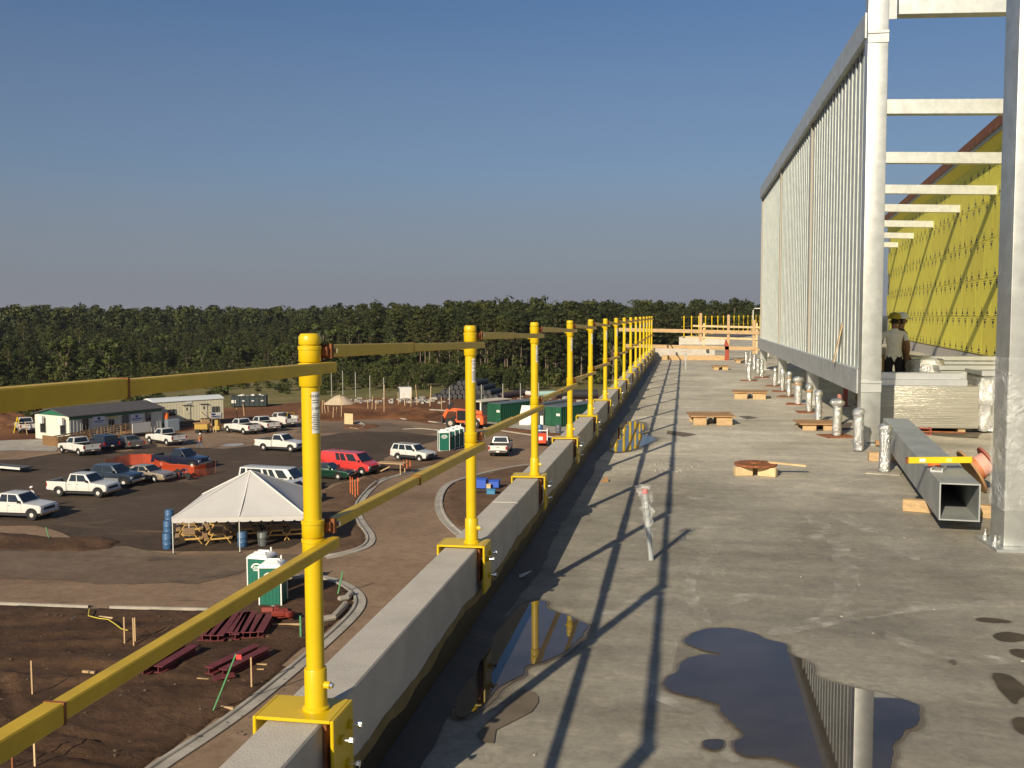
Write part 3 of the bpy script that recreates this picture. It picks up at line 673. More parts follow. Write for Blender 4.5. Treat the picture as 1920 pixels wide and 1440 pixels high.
MB().beam(-u*0.012, u*0.012, 0.029, 0.058).build('end_cap', m_rust, t)
MB().beam(u*0.18-Vector((0, 0.001, 0)), u*0.27-Vector((0, 0.001, 0)), 0.030, 0.03).build('print_label', m_label, t)
MB().beam(u*0.6, u*0.68, 0.030, 0.035).build('vial_window', M('vial_green', (0.5, 0.7, 0.2), 0.2), t)
# cable reel on its side
q = at(1822, 884, 0.21)
t = thing('cable_reel', 'small tipped cable reel with plywood flanges and reddish core beside the square tube', 'cable reel', (q.x, q.y, 0.0))
ax = (AX_R*0.82+Vector((0, 0, 0.50))-AX_F*0.10).normalized(); c0 = Vector((0, 0, 0.212))
MB().cyl(c0-ax*0.012, c0+ax*0.012, 0.235, n=32).build('flange', m_plywood, t, bevel=0.003)
MB().cyl(c0+ax*0.17, c0+ax*0.192, 0.17, n=32).build('flange', M('red_flange', (0.35, 0.11, 0.07), 0.7), t, bevel=0.003)
MB().cyl(c0+ax*0.013, c0+ax*0.169, 0.115, n=24).build('core', M('pink_core', (0.62, 0.34, 0.27), 0.7), t)
b = MB()
for k in range(3): b.cyl(c0+ax*(0.02+0.02*k), c0+ax*(0.035+0.02*k), 0.124, n=20)
b.build('wound_cable', M('orange_cable', (0.5, 0.16, 0.05), 0.6), t)
for k in range(5):
    q = at(1808+random.uniform(-14, 24), 892+random.uniform(-12, 12)); 
    tag(MB().obox((0, 0, 0.008), (0.07*random.uniform(.5, 1.2), 0.03, 0.014), Matrix.Rotation(k*1.3, 3, 'Z')).build('metal_scrap', m_dark, loc=(q.x, q.y, 0)), 'dark scrap of metal lying between the square tube and the reel', 'scrap', 'metal scraps by the reel')

# wrapped duct with a bundle of steel studs on top
t = thing('wrapped_duct', 'large rectangular sheet metal duct tightly wrapped in film behind the square tube', 'duct', (2.80, 15.55, 0))
MB().box(0, 1.52, 0, 1.15, 0.07, 0.70).build('duct_box', M('film_grey', (0.40, 0.39, 0.33), 0.24, metal=0.3, var=0.16, scale=3, bump=0.5, bscale=8, stretch=(0.25, 0.6, 7)), t, bevel=0.015, seg=2)
b = MB(); n = 22; v = []
for i in range(12):
    z = 0.03+0.78*i/11
    for k in range(n):
        a = 2*pi*k/n; w = 0.17+0.07*noise.noise(Vector((cos(a)*2, sin(a)*2, z*5)))
        v.append((1.66+cos(a)*w*(1.1-0.5*abs(z-0.42)), 0.25+sin(a)*w*1.2, z))
b.add(v, [(i*n+k, i*n+(k+1) % n, (i+1)*n+(k+1) % n, (i+1)*n+k) for i in range(11) for k in range(n)]+[tuple(11*n+k for k in range(n))])
b.build('bunched_film', m_film, t, smooth=70)
for x in (0.1, 1.25): MB().box(x, x+0.1, 0.05, 1.1, 0, 0.07).build('timber_bearer', m_lumber, t)
for k, (y, z, l) in enumerate(((-0.02, 0.0, 1.62), (0.14, 0.0, 1.5), (0.30, 0.0, 1.55), (0.04, 0.092, 1.45), (0.21, 0.092, 1.52), (0.40, 0.03, 1.5))):
    b = MB(); z0 = 0.703+z
    b.box(0, l, 0, 0.004, z0, z0+0.088).box(0, l, 0.0042, 0.12, z0+0.084, z0+0.088).box(0, l, 0.0042, 0.12, z0, z0+0.004)
    tag(b.build('steel_stud', M('bright_galvanised', (0.78, 0.80, 0.80), 0.28, metal=0.7, var=0.06, scale=6), loc=(2.55+0.03*k, 15.65+y, 0), smooth=0), 'galvanised steel stud in the bundle lying on the film wrapped duct', 'steel stud', 'bundle of steel studs on the wrapped duct')
# rod with clamp lying in front of the duct
t = thing('threaded_rod', 'rusty threaded rod with a small red clamp lying before the wrapped duct', 'rod', (3.30, 15.3, 0))
MB().cyl((-0.45, 0, 0.05), (0.75, -0.1, 0.05), 0.012, n=8).build('rod', m_rust, t)
b = MB(); 
for x in (0.10, 0.27): b.box(x, x+0.02, -0.06, 0.04, 0.0, 0.11)
b.box(0.121, 0.269, -0.06, -0.045, 0.09, 0.11).box(0.121, 0.269, -0.06, -0.045, 0.0, 0.02)
b.build('clamp_frame', M('dark_red_paint', (0.25, 0.05, 0.04), 0.5), t)
# ducts further back
def duct(x0, x1, y0, y1, z0, z1, label, fl=0.03, tri=False):
    t = thing('metal_duct', label, 'duct', (x0, y0, 0)); w, dd = x1-x0, y1-y0
    MB().box(0, w, 0, dd, z0, z1).build('duct_body', m_galv, t, bevel=0.004)
    MB().box(-fl, w+fl, -fl-0.02, -0.001, z1-0.05, z1+fl).box(-fl, w+fl, -fl-0.02, -0.001, z0-0.0, z0+0.05).build('flange', M('bright_galvanised', (0.78, 0.80, 0.80), 0.28), t)
    MB().box(-0.03, 0, 0.0, dd, z1-0.04, z1+0.02).box(w, w+0.03, 0.0, dd, z1-0.04, z1+0.02).build('seam', m_galvd, t)
    for x in (0.1, w-0.2): MB().box(x, x+0.09, 0.02, dd-0.02, 0.0, z0).build('timber_bearer', m_lumber, t)
    return t
duct(4.65, 6.6, 19.2, 20.4, 0.12, 0.80, 'long open galvanised duct lying behind the studs')
duct(4.60, 5.75, 16.4, 17.3, 0.10, 0.86, 'short galvanised duct section standing right of the film wrapped duct')
duct(4.95, 6.9, 21.8, 23.0, 0.14, 0.86, 'rearmost galvanised duct with folded flanges below the yellow wall')
b = MB(); crumple(b, 0.32, 0.0, 0.92, 12, 20, 0.10, 17, square=True)
b.add([(0.28*cos(2*pi*k/20), 0.28*sin(2*pi*k/20), 0.93) for k in range(20)], [tuple(range(20))])
tag(b.build('wrapped_bundle', m_film, loc=(4.55, 20.0, 0), smooth=80), 'bulging bundle wrapped in white film next to the workers', 'bundle')
t = thing('work_table', 'makeshift timber work table with papers left of the workers', 'table', (3.55, 21.0, 0))
MB().box(-0.1, 0.62, -0.3, 0.5, 0.90, 0.96).build('table_top', m_pine, t)
for x in (-0.02, 0.5):
    for y in (-0.2, 0.4): MB().box(x, x+0.08, y, y+0.08, 0, 0.899).build('leg', m_lumber, t)
tag(MB().box(0.02, 0.5, -0.1, 0.25, 0.0, 0.14).build('paper_stack', m_white, loc=(3.50, 20.9, 0.962)), 'white stack of papers on the timber work table', 'papers')
# red steel post under the screen
for (px, h) in (((1552, 763), 0.75), ((1580, 760), 0.7)):
    q = at(*px); tag(MB().box(-0.04, 0.04, -0.04, 0.04, 0.012, h).box(-0.1, 0.1, -0.1, 0.1, 0, 0.0118).build('steel_prop', M('dark_red_paint', (0.25, 0.05, 0.04), 0.5), loc=(q.x+0.35, q.y+0.2, 0)), 'dark red steel prop standing in the shade under the louvred screen', 'prop', 'red props under the screen')

# ---------------------------------------------------------------- people
m_skin = M('skin', (0.30, 0.16, 0.095), 0.6)
m_hair = M('dark_hair', (0.012, 0.010, 0.009), 0.7)
def person(label, loc, rz, shirt, trousers, hat, joints=None, boots=(0.04, 0.03, 0.025), vest=None, skin=m_skin):
    """a standing figure facing local +Y; joints override the default skeleton"""
    J = dict(pel=(0, 0, .95, .135, .10), waist=(0, 0.0, 1.08, .135, .095), chest=(0, -.01, 1.28, .165, .11), neck0=(0, -.02, 1.46, .075, .07), neck=(0, 0, 1.54, .055, .055), head=(0, .015, 1.63, .078, .092), crown=(0, .01, 1.71, .070, .085),
             shl=(-.19, -.02, 1.42, .062, .060), ell=(-.25, -.05, 1.14, .045, .045), wrl=(-.24, .05, .92, .032, .032), hal=(-.235, .08, .85, .038, .028),
             shr=(.19, -.02, 1.42, .062, .060), elr=(.25, -.05, 1.14, .045, .045), wrr=(.24, .05, .92, .032, .032), har=(.235, .08, .85, .038, .028),
             hil=(-.095, 0, .88, .092, .095), knl=(-.105, .02, .49, .062, .065), anl=(-.11, -.02, .09, .045, .048), tol=(-.12, .14, .04, .045, .036),
             hir=(.095, 0, .88, .092, .095), knr=(.105, .02, .49, .062, .065), anr=(.11, -.02, .09, .045, .048), tor=(.12, .14, .04, .045, .036))
    if joints: J.update(joints)
    E = [('pel','waist'),('waist','chest'),('chest','neck0'),('neck0','neck'),('neck','head'),('head','crown'),('chest','shl'),('shl','ell'),('ell','wrl'),('wrl','hal'),('chest','shr'),('shr','elr'),('elr','wrr'),('wrr','har'),
         ('pel','hil'),('hil','knl'),('knl','anl'),('anl','tol'),('pel','hir'),('hir','knr'),('knr','anr'),('anr','tor')]
    for s_ in 'lr':                       # fingers and a thumb
        w = Vector(J['wr'+s_][:3]); h = Vector(J['ha'+s_][:3]); dr = (h-w).normalized(); sd = Vector((1, 0, 0)) if s_ == 'l' else Vector((-1, 0, 0)); fw = dr.cross(sd).normalized()
        for i, o in enumerate((-.027, -.009, .009, .027)):
            J['f%d%s' % (i, s_)] = (*(h+dr*(.075-.006*abs(i-1))+fw*o+sd*0.012), .010, .010); E.append(('ha'+s_, 'f%d%s' % (i, s_)))
        J['th'+s_] = (*(h+dr*.02+fw*.05+sd*.01), .011, .011); E.append(('wr'+s_, 'th'+s_))
    names = list(J); me = bpy.data.meshes.new('person_skeleton')
    me.from_pydata([J[k][:3] for k in names], [(names.index(a), names.index(b)) for a, b in E], [])
    o = bpy.data.objects.new('person_body', me); COL.objects.link(o)
    md = o.modifiers.new('skin', 'SKIN'); ss = o.modifiers.new('sub', 'SUBSURF'); ss.levels = ss.render_levels = 1
    for i, k in enumerate(names):
        sv = me.skin_vertices[0].data[i]; sv.radius = J[k][3:5]; sv.use_root = (k == 'pel')
    dg = bpy.context.evaluated_depsgraph_get(); body = bpy.data.meshes.new_from_object(o.evaluated_get(dg)); bpy.data.objects.remove(o)
    ms = [skin, M('shirt_%d' % (hash(shirt) % 9999), shirt, 0.85, var=0.08, scale=14), M('trousers_%d' % (hash(trousers) % 9999), trousers, 0.9, var=0.1, scale=10), M('boots', boots, 0.8), m_hair]
    for m in ms: body.materials.append(m)
    for p in body.polygons:
        c = p.center; k = 0; p.use_smooth = True
        arm = min((c-Vector(J[a][:3])).length for a in ('ell', 'elr', 'wrl', 'wrr', 'hal', 'har', 'thl', 'thr', 'f0l', 'f0r', 'f3l', 'f3r'))
        if c.z > 1.50: k = 4 if (c.y < 0.03 and c.z > 1.57) else 0
        elif arm < 0.15 and abs(c.x) > 0.185: k = 0
        elif c.z > 0.93: k = 1
        elif c.z > 0.13: k = 2
        else: k = 3
        p.material_index = k
    t = thing('person', label, 'person', loc, rz)
    inst('body', body, t)
    H = Vector(J['head'][:3])
    b = MB()
    b.lathe([(0.118, 0.0), (0.120, 0.012), (0.115, 0.05), (0.098, 0.09), (0.06, 0.118), (0.015, 0.128)], 20, (H.x, H.y-0.005, H.z+0.055), 1.12)
    b.prism([(-0.10, 0.0), (0.10, 0.0), (0.08, 0.012), (-0.08, 0.012)], 0.10, 0.175)
    nb = len(b.v)
    b.v[-8:] = [(x+H.x, y+H.y, z+H.z+0.052) for x, y, z in b.v[-8:]]
    b.add([(0.013*k_, H.y+0.13-0.018*abs(k_), H.z+0.186) for k_ in (-1, 0, 1)]+[(0.013*k_, H.y-0.12+0.018*abs(k_), H.z+0.186) for k_ in (1, 0, -1)], [(0, 1, 2, 3, 4, 5)])
    b.build('hard_hat', hat, t, smooth=50)
    f = MB(); fy = H.y+0.092
    for s_ in (-1, 1): f.cyl((H.x+s_*0.030, fy-0.012, H.z+0.018), (H.x+s_*0.030, fy+0.002, H.z+0.018), 0.011, n=8)
    f.build('eyes', m_dark, t)
    f = MB(); f.lathe([(0.016, -0.01), (0.012, 0.02), (0.004, 0.045)], 8, (H.x, fy-0.004, H.z-0.015)); f.box(H.x-0.028, H.x+0.028, fy-0.02, fy-0.006, H.z-0.05, H.z-0.042)
    for s_ in (-1, 1): f.cyl((H.x+s_*0.078, H.y, H.z), (H.x+s_*0.092, H.y-0.005, H.z+0.003), 0.028, 0.022, n=10)
    f.build('face_features', skin, t)
    if vest:
        v = MB(); n = 20; P = []
        for z, rx, ry in ((0.98, .185, .135), (1.12, .18, .13), (1.28, .20, .142), (1.40, .19, .125)):
            P += [(rx*cos(2*pi*k/n), ry*sin(2*pi*k/n)-0.01, z) for k in range(n)]
        v.add(P, [(i*n+k, i*n+(k+1) % n, (i+1)*n+(k+1) % n, (i+1)*n+k) for i in range(3) for k in range(n)])
        v.build('safety_vest', vest, t, smooth=60)
    return t
hat_y = M('yellow_hat', (0.42, 0.33, 0.03), 0.4); hat_w = M('white_hat', (0.82, 0.82, 0.80), 0.35)
pw = person('worker in yellow hard hat and white printed T-shirt standing with back turned', (3.99, 20.0, 0), RAD(-8), (0.88, 0.86, 0.80), (0.018, 0.017, 0.02), hat_y,
       dict(ell=(-.27, .02, 1.16, .045, .045), wrl=(-.20, .20, 1.30, .032, .032), hal=(-.18, .22, 1.38, .036, .028)))
b = MB(); b.text('SAFETY', 0.05, lambda x, y: (x, -0.124, 1.37+y)); b.box(-0.075, -0.06, -0.128, -0.122, 1.10, 1.30).box(0.02, 0.035, -0.128, -0.122, 1.12, 1.30).box(-0.0598, 0.0198, -0.128, -0.122, 1.285, 1.30).box(-0.03, 0.01, -0.128, -0.122, 1.17, 1.24)
person('worker in white hard hat and dark grey shirt standing half behind the other', (4.19, 20.38, 0), RAD(-75), (0.10, 0.085, 0.09), (0.02, 0.02, 0.025), hat_w)

# ---------------------------------------------------------------- far end of the roof: timber barrier, low walls, second guard rail
MB().box(-1.15, 1.22, 40.25, 40.44, -0.35, 0.44).build('end_parapet', m_precast, tag(thing('end_wall', '', 'low wall'), 'low precast concrete wall closing the far end of the deck', 'low wall'), bevel=0.006)
t = thing('timber_barrier', 'raw timber barrier with two long rails across the far end of the deck', 'barrier', (0, 0, 0))
def rail(name, a, c, Y, w, h, m, par):
    A, C_ = at_y(*a, Y), at_y(*c, Y); return MB().beam(A, C_, w, h).build(name, m, par, bevel=0.004)
rail('rail', (1160, 618), (1424, 624), 39.2, 0.04, 0.14, m_lumber, t)
rail('rail', (1168, 648), (1424, 654), 39.2, 0.04, 0.14, m_lumber, t)
for x, yt, yb in ((1366, 590, 677), (1314, 587, 640), (1414, 600, 677)):
    A = at_y(x, yt, 39.28); B = Vector((A.x, 39.28, 0.0 if yb > 650 else at_y(x, yb, 39.28).z)); MB().beam(A, B, 0.1, 0.1, up=(0, 1, 0)).build('post', m_lumber, t, bevel=0.005)
A, C_ = at_y(1241, 671, 39.3), at_y(1364, 675, 39.3)
tag(MB().box(A.x, C_.x, 39.25, 39.30, 0.002, 0.19).build('toe_board', m_lumber, bevel=0.004), 'timber toe board on edge before the low far wall', 'board')
v = [at_y(x, y, 39.18) for x, y in ((1361, 634), (1367, 650), (1366, 676), (1358, 678), (1360, 660), (1358, 645))]
tag(MB().sheet(v, 0.01).build('red_tarp_strip', M('red_cloth', (0.30, 0.045, 0.025), 0.7)), 'strip of red plastic hanging from the far timber post', 'plastic strip')
t = thing('far_timber_rail', 'pale far timber rails in front of the second row of yellow posts', 'barrier', (0, 0, 0))
for a, c in (((1299, 611), (1424, 614)), ((1285, 632), (1421, 636))):
    rail('rail', a, c, 46.0, 0.04, 0.09, m_pine, t)
for x in (1320, 1419): A = at_y(x, 606, 46.1); MB().beam(A, Vector((A.x, 46.1, 0)), 0.08, 0.08, up=(0, 1, 0)).build('post', m_pine, t)
# wing parapet running away, posts on it
t = thing('wing_parapet', 'far concrete parapet of the roof wing carrying the second row of yellow posts', 'parapet', (0, 0, 0))
A, B = Vector((-0.20, 60.3, 0)), Vector((8.5, 98, 0)); 
MB().beam(A+Vector((0, 0, 0.2)), B+Vector((0, 0, 0.2)), 0.19, 0.5).build('parapet_panel', m_precast, t)
MB().box(-0.30, 2.6, 60.0, 60.19, -0.3, 0.40).build('parapet_return', m_precast, t)
pm = MB().cyl((0, 0, 0.45), (0, 0, 1.66), 0.034, n=8).cyl((0, 0, 1.55), (0, 0, 1.70), 0.044, n=8).box(-0.15, 0.12, -0.1, 0.1, 0.452, 0.47).mesh('far_guard_post', m_yellow)
NF = 17
for k in range(NF):
    p = A.lerp(B, (0.4+k)/NF*0.92); o = inst('far_guard_post', pm, None, (p.x, p.y, 0)); tag(o, 'thin yellow guard post on the far wing of the roof beyond the timber barrier', 'guard post', 'yellow guard posts on the far wing')
for z in (1.62, 1.05):
    tag(MB().beam(A+Vector((0.05, 1, z)), A.lerp(B, 0.93)+Vector((0.05, 0, z)), 0.035, 0.035).build('far_guard_rail', m_rail), 'long %s rail of the yellow guard on the far roof wing' % ('upper' if z > 1.5 else 'middle'), 'rail')
p0 = at_y(1412, 600, 43.0)
tag(MB().tube([(0, 0, 0), (0, 0, 1.95), (0.05, 0, 2.03), (0.6, 0, 2.03), (0.65, 0, 1.95), (0.65, 0, 0)], 0.022, 8).build('ladder_hoop', m_white, loc=(p0.x, 43.0, 0)), 'white tubular ladder hoop at the far end of the louvred screen', 'ladder hoop')
# litter on the deck
q = at(952, 1088); tag(MB().sheet([(0, 0, 0.01), (0.10, -0.02, 0.03), (0.15, 0.08, 0.05), (0.04, 0.06, 0.012)], 0.003).build('paper_scrap', m_white, loc=(q.x, q.y, 0)), 'white scrap of paper in the shadow of the parapet', 'paper')
q = at(1126, 904); tag(MB().sheet([(0, 0, 0.003), (0.09, -0.02, 0.003), (0.06, 0.09, 0.05)], 0.004).build('cardboard_scrap', m_plywood, loc=(q.x, q.y, 0)), 'brown cardboard scrap at the edge of the parapet shadow', 'cardboard')
b = MB(); rd = random.Random(5)
for k in range(95):
    if k < 50: q = at(rd.gauss(1255, 22), rd.gauss(876, 4))
    else: q = Vector((rd.uniform(-0.9, 3.5), 3.7+14*rd.random()**1.6, 0))
    s_ = rd.uniform(0.003, 0.008)*(1.8 if k < 50 else 1)
    b.obox((q.x, q.y, s_*0.4), (s_*2, s_*1.4, s_), Matrix.Rotation(rd.uniform(0, 6), 3, 'Z'))
b.build('debris', m_conc, smooth=0, kind='stuff')
# ================================================================ THE YARD
def ground_mat(name, c0, c1, sc, extra=None, bump=0.4, bs=1.5, rough=0.95, fine=None):
    m = bpy.data.materials.new(name); m.use_nodes = True; n = m.node_tree.nodes; L = m.node_tree.links; b = n['Principled BSDF']; b.inputs['Roughness'].default_value = rough; b.inputs['Specular IOR Level'].default_value = 0.2
    g = n.new('ShaderNodeNewGeometry')
    def nz(s, d=8, dist=0.4, st=None):
        q = n.new('ShaderNodeTexNoise'); q.inputs['Scale'].default_value = s; q.inputs['Detail'].default_value = d; q.inputs['Roughness'].default_value = 0.68; q.inputs['Distortion'].default_value = dist
        if st:
            mp = n.new('ShaderNodeMapping'); mp.inputs['Rotation'].default_value = (0, 0, st[0]); mp.inputs['Scale'].default_value = (st[1], st[2], 1); L.new(g.outputs['Position'], mp.inputs[0]); L.new(mp.outputs[0], q.inputs[0])
        else: L.new(g.outputs['Position'], q.inputs[0])
        return q.outputs['Fac']
    def rp(f, a, b_, ca, cb):
        r = n.new('ShaderNodeValToRGB'); e = r.color_ramp.elements; e[0].position = a; e[1].position = b_; e[0].color = (*ca, 1); e[1].color = (*cb, 1); L.new(f, r.inputs[0]); return r.outputs[0]
    c = rp(nz(sc), 0.34, 0.66, c0, c1)
    for (col, s, th, st) in (extra or []):
        r = n.new('ShaderNodeMapRange'); r.inputs['From Min'].default_value = th; r.inputs['From Max'].default_value = th+0.12; L.new(nz(s, 7, 0.8, st), r.inputs[0])
        x = n.new('ShaderNodeMix'); x.data_type = 'RGBA'; L.new(r.outputs[0], x.inputs['Factor']); L.new(c, x.inputs['A']); x.inputs['B'].default_value = (*col, 1); c = x.outputs['Result']
    f2 = rp(nz(fine or 2.2, 6), 0.3, 0.7, (0.80, 0.80, 0.80), (1.16, 1.15, 1.13))
    x = n.new('ShaderNodeMix'); x.data_type = 'RGBA'; x.blend_type = 'MULTIPLY'; x.inputs['Factor'].default_value = 1; L.new(c, x.inputs['A']); L.new(f2, x.inputs['B']); L.new(x.outputs['Result'], b.inputs['Base Color'])
    bp = n.new('ShaderNodeBump'); bp.inputs['Strength'].default_value = bump; bp.inputs['Distance'].default_value = 0.25; L.new(nz(bs, 8), bp.inputs['Height']); L.new(bp.outputs[0], b.inputs['Normal'])
    return m
g_road = ground_mat('dusty_road', (0.185, 0.124, 0.082), (0.310, 0.218, 0.146), 0.10, [((0.095, 0.062, 0.040), 0.35, 0.60, (0.4, 0.3, 1.6)), ((0.22, 0.18, 0.14), 0.5, 0.64, (0.9, 0.25, 1.8))], 0.12)
g_lot = ground_mat('asphalt', (0.060, 0.043, 0.031), (0.098, 0.071, 0.051), 0.12, [((0.155, 0.108, 0.072), 0.16, 0.58, (0.1, 0.4, 1.8)), ((0.036, 0.028, 0.022), 0.7, 0.64, None), ((0.15, 0.105, 0.072), 0.5, 0.60, (2.95, 0.10, 2.4)), ((0.12, 0.085, 0.06), 0.9, 0.66, (2.5, 0.15, 2.6))], 0.06)
g_lot2 = ground_mat('dusty_asphalt', (0.125, 0.090, 0.064), (0.200, 0.148, 0.106), 0.15, [((0.062, 0.051, 0.045), 0.2, 0.57, (0.1, 0.5, 1.8)), ((0.15, 0.10, 0.065), 0.4, 0.65, (0.2, 0.4, 2))], 0.08)
g_dirt = ground_mat('brown_dirt', (0.052, 0.028, 0.016), (0.125, 0.072, 0.041), 0.16, [((0.030, 0.017, 0.011), 0.33, 0.58, (0.2, 0.4, 1.5)), ((0.20, 0.125, 0.06), 0.9, 0.66, None)], 0.55, 1.6)
g_soil = ground_mat('island_soil', (0.11, 0.065, 0.038), (0.17, 0.105, 0.062), 0.4, [((0.075, 0.04, 0.024), 0.7, 0.6, None)], 0.5)
g_red = ground_mat('red_clay', (0.115, 0.046, 0.019), (0.23, 0.105, 0.048), 0.07, [((0.24, 0.135, 0.07), 0.12, 0.60, (0.3, 0.4, 2.4)), ((0.08, 0.035, 0.018), 0.25, 0.62, None)], 0.5)
g_grass = ground_mat('meadow_grass', (0.125, 0.120, 0.036), (0.230, 0.190, 0.078), 0.05, [((0.15, 0.125, 0.05), 0.06, 0.58, (0.4, 0.6, 2)), ((0.035, 0.06, 0.012), 0.15, 0.57, None)], 0.9, 0.8, fine=0.9)
g_base = ground_mat('forest_floor', (0.030, 0.036, 0.012), (0.05, 0.055, 0.02), 0.03, None, 0.3)

B = 9000
MB().add([(-B, -B, GZ-0.05), (B, -B, GZ-0.05), (B, B, GZ-0.05), (-B, B, GZ-0.05)], [(0, 1, 2, 3)]).build('ground', g_base, smooth=0, kind='structure')
def gpoly(name, px, lift, m, step=2.0, amp=0.5, seed=0):
    return flat(name, [gr(x, y) for x, y in px], GZ+lift, m, 'structure', step, amp, seed)
# meadow, red clay works, road base, asphalt
flat('meadow', [Vector(p) for p in ((-700, 60, 0), (-150, 60, 0), (-20, 150, 0), (60, 170, 0), (200, 180, 0), (200, 250, 0), (20, 235, 0), (-40, 262, 0), (-90, 300, 0), (-160, 330, 0), (-300, 330, 0), (-700, 300, 0))], GZ-0.02, g_grass, 'structure', 6, 4, 1)
gpoly('red_clay_ground', [(-160, 783), (0, 772), (75, 770), (260, 772), (420, 765), (560, 755), (620, 752), (700, 747), (760, 745), (860, 741), (960, 742), (1130, 741), (1130, 815), (1000, 860), (600, 860), (0, 875), (-260, 875)], 0.0, g_red, 3, 1.2, 2)
gpoly('yard_ground', [(-330, 850), (60, 828), (110, 826), (300, 815), (420, 800), (480, 788), (560, 778), (640, 786), (700, 782), (750, 788), (860, 800), (980, 815), (1060, 822), (1200, 850), (1100, 1500), (-700, 1500)], 0.02, g_road, 2.5, 0.8, 3)
gpoly('asphalt_lot', [(-330, 868), (40, 862), (110, 850), (240, 846), (300, 838), (430, 842), (560, 826), (640, 812), (690, 809), (760, 811), (830, 819), (812, 828), (770, 838), (720, 860), (702, 884), (660, 900), (625, 908), (600, 925), (575, 1010), (545, 1030), (430, 1034), (330, 1036), (230, 1030), (60, 985), (-330, 990)], 0.04, g_lot, 2.0, 0.7, 4)
gpoly('driving_lane', [(-330, 1010), (0, 1030), (130, 1032), (235, 1026), (330, 1042), (440, 1038), (560, 1040), (590, 1052), (520, 1052), (460, 1075), (380, 1095), (240, 1095), (130, 1090), (-330, 1080)], 0.045, g_lot2, 1.5, 0.6, 5)
gpoly('patched_asphalt', [(560, 800), (650, 794), (720, 792), (840, 808), (800, 814), (640, 811), (560, 812)], 0.03, g_lot2, 2, 0.8, 6)
# concrete pads
gpoly('concrete_pad', [(-200, 838), (20, 826), (95, 824), (112, 838), (100, 848), (30, 846), (-200, 850)], 0.06, m_kerb, 3, 0.5, 7)
gpoly('concrete_apron', [(902, 792), (952, 784), (1010, 796), (1110, 800), (1100, 818), (1030, 812), (985, 806), (930, 800)], 0.06, m_kerb, 3, 0.2, 8)
gpoly('water_patch', [(415, 836), (428, 833), (455, 832), (458, 835), (440, 838), (420, 838)], 0.06, M('pale_mud', (0.35, 0.32, 0.28), 0.3), 1, 0.2, 9)

# --- near dirt field as a relief: mounds, wheel ruts, track marks
def field(name, px, m, cell, amp, seed, lift=0.05, ruts=()):
    P = [gr(x, y) for x, y in px]; out = rough_outline(P, 1.5, 0.35, seed)
    xs = [p.x for p in P]; ys = [p.y for p in P]; x0, x1, y0, y1 = min(xs), max(xs), min(ys), max(ys)
    nx, ny = int((x1-x0)/cell)+2, int((y1-y0)/cell)+2
    O = np.array([(p.x, p.y) for p in out])
    gx, gy = np.meshgrid(x0+np.arange(nx)*cell, y0+np.arange(ny)*cell); X = gx.ravel(); Y = gy.ravel()
    ins = np.zeros(len(X), bool); dist = np.full(len(X), 1e9)
    for i in range(len(O)):
        a, b_ = O[i-1], O[i]
        cond = ((a[1] > Y) != (b_[1] > Y)); xi = (b_[0]-a[0])*(Y-a[1])/((b_[1]-a[1]) or 1e-9)+a[0]; ins ^= cond & (X < xi)
        ab = b_-a; l2 = (ab**2).sum() or 1e-9; tt = np.clip(((X-a[0])*ab[0]+(Y-a[1])*ab[1])/l2, 0, 1); dist = np.minimum(dist, np.hypot(X-a[0]-tt*ab[0], Y-a[1]-tt*ab[1]))
    Z = np.empty(len(X))
    for i in range(len(X)):
        if not ins[i]: Z[i] = 0; continue
        p = Vector((X[i]*0.35, Y[i]*0.35, seed)); 
        Z[i] = noise.fractal(p, 1.0, 2.0, 4)*amp + 0.35*amp*noise.noise(p*5.3)
    for (pts, w, dep) in ruts:
        R_ = [gr(*q) for q in pts]
        for a, b_ in zip(R_, R_[1:]):
            ab = np.array([b_.x-a.x, b_.y-a.y]); l2 = (ab**2).sum(); tt = np.clip(((X-a.x)*ab[0]+(Y-a.y)*ab[1])/l2, 0, 1); d_ = np.hypot(X-a.x-tt*ab[0], Y-a.y-tt*ab[1])
            cl = (np.sin(tt*math.sqrt(l2)*2*pi/0.55) > 0)*0.5+0.5
            Z -= dep*np.exp(-(d_/w)**4)*cl - 0.5*dep*np.exp(-((d_-1.7*w)/(0.6*w))**2)
    Z = np.where(ins, np.maximum(GZ+0.055, GZ+lift+Z*np.clip(dist/1.2, 0, 1)+np.clip(dist/0.6, 0, 1)*amp*0.6), GZ-0.25)
    idx = ins.reshape(ny, nx)
    faces = [(j*nx+i, j*nx+i+1, (j+1)*nx+i+1, (j+1)*nx+i) for j in range(ny-1) for i in range(nx-1) if idx[j, i] or idx[j, i+1] or idx[j+1, i] or idx[j+1, i+1]]
    used = sorted({k for f in faces for k in f}); mp = {k: i for i, k in enumerate(used)}
    b = MB(); b.add([(X[k], Y[k], Z[k]) for k in used], [tuple(mp[k] for k in f) for f in faces])
    return b.build(name, m, smooth=89, kind='structure')
field('dirt_field', [(-260, 1128), (0, 1136), (140, 1141), (385, 1146), (460, 1112), (520, 1090), (590, 1082), (640, 1098), (664, 1118), (664, 1136), (640, 1164), (575, 1222), (520, 1268), (440, 1330), (360, 1382), (262, 1450), (200, 1500), (-600, 1500)], g_dirt, 0.22, 0.14, 3,
      ruts=[([(-60, 1350), (60, 1372), (180, 1392), (340, 1420)], 0.22, 0.10), ([(-60, 1392), (40, 1405), (150, 1425), (260, 1445)], 0.22, 0.10), ([(0, 1275), (22, 1330), (60, 1370)], 0.3, 0.12), ([(70, 1200), (230, 1196), (330, 1190)], 0.5, 0.10), ([(0, 1255), (160, 1262), (300, 1260)], 0.6, 0.12)])
field('dirt_island', [(-60, 1000), (40, 1002), (110, 1008), (200, 1008), (232, 1017), (215, 1030), (150, 1036), (70, 1036), (-60, 1030)], g_dirt, 0.3, 0.2, 9, 0.05)
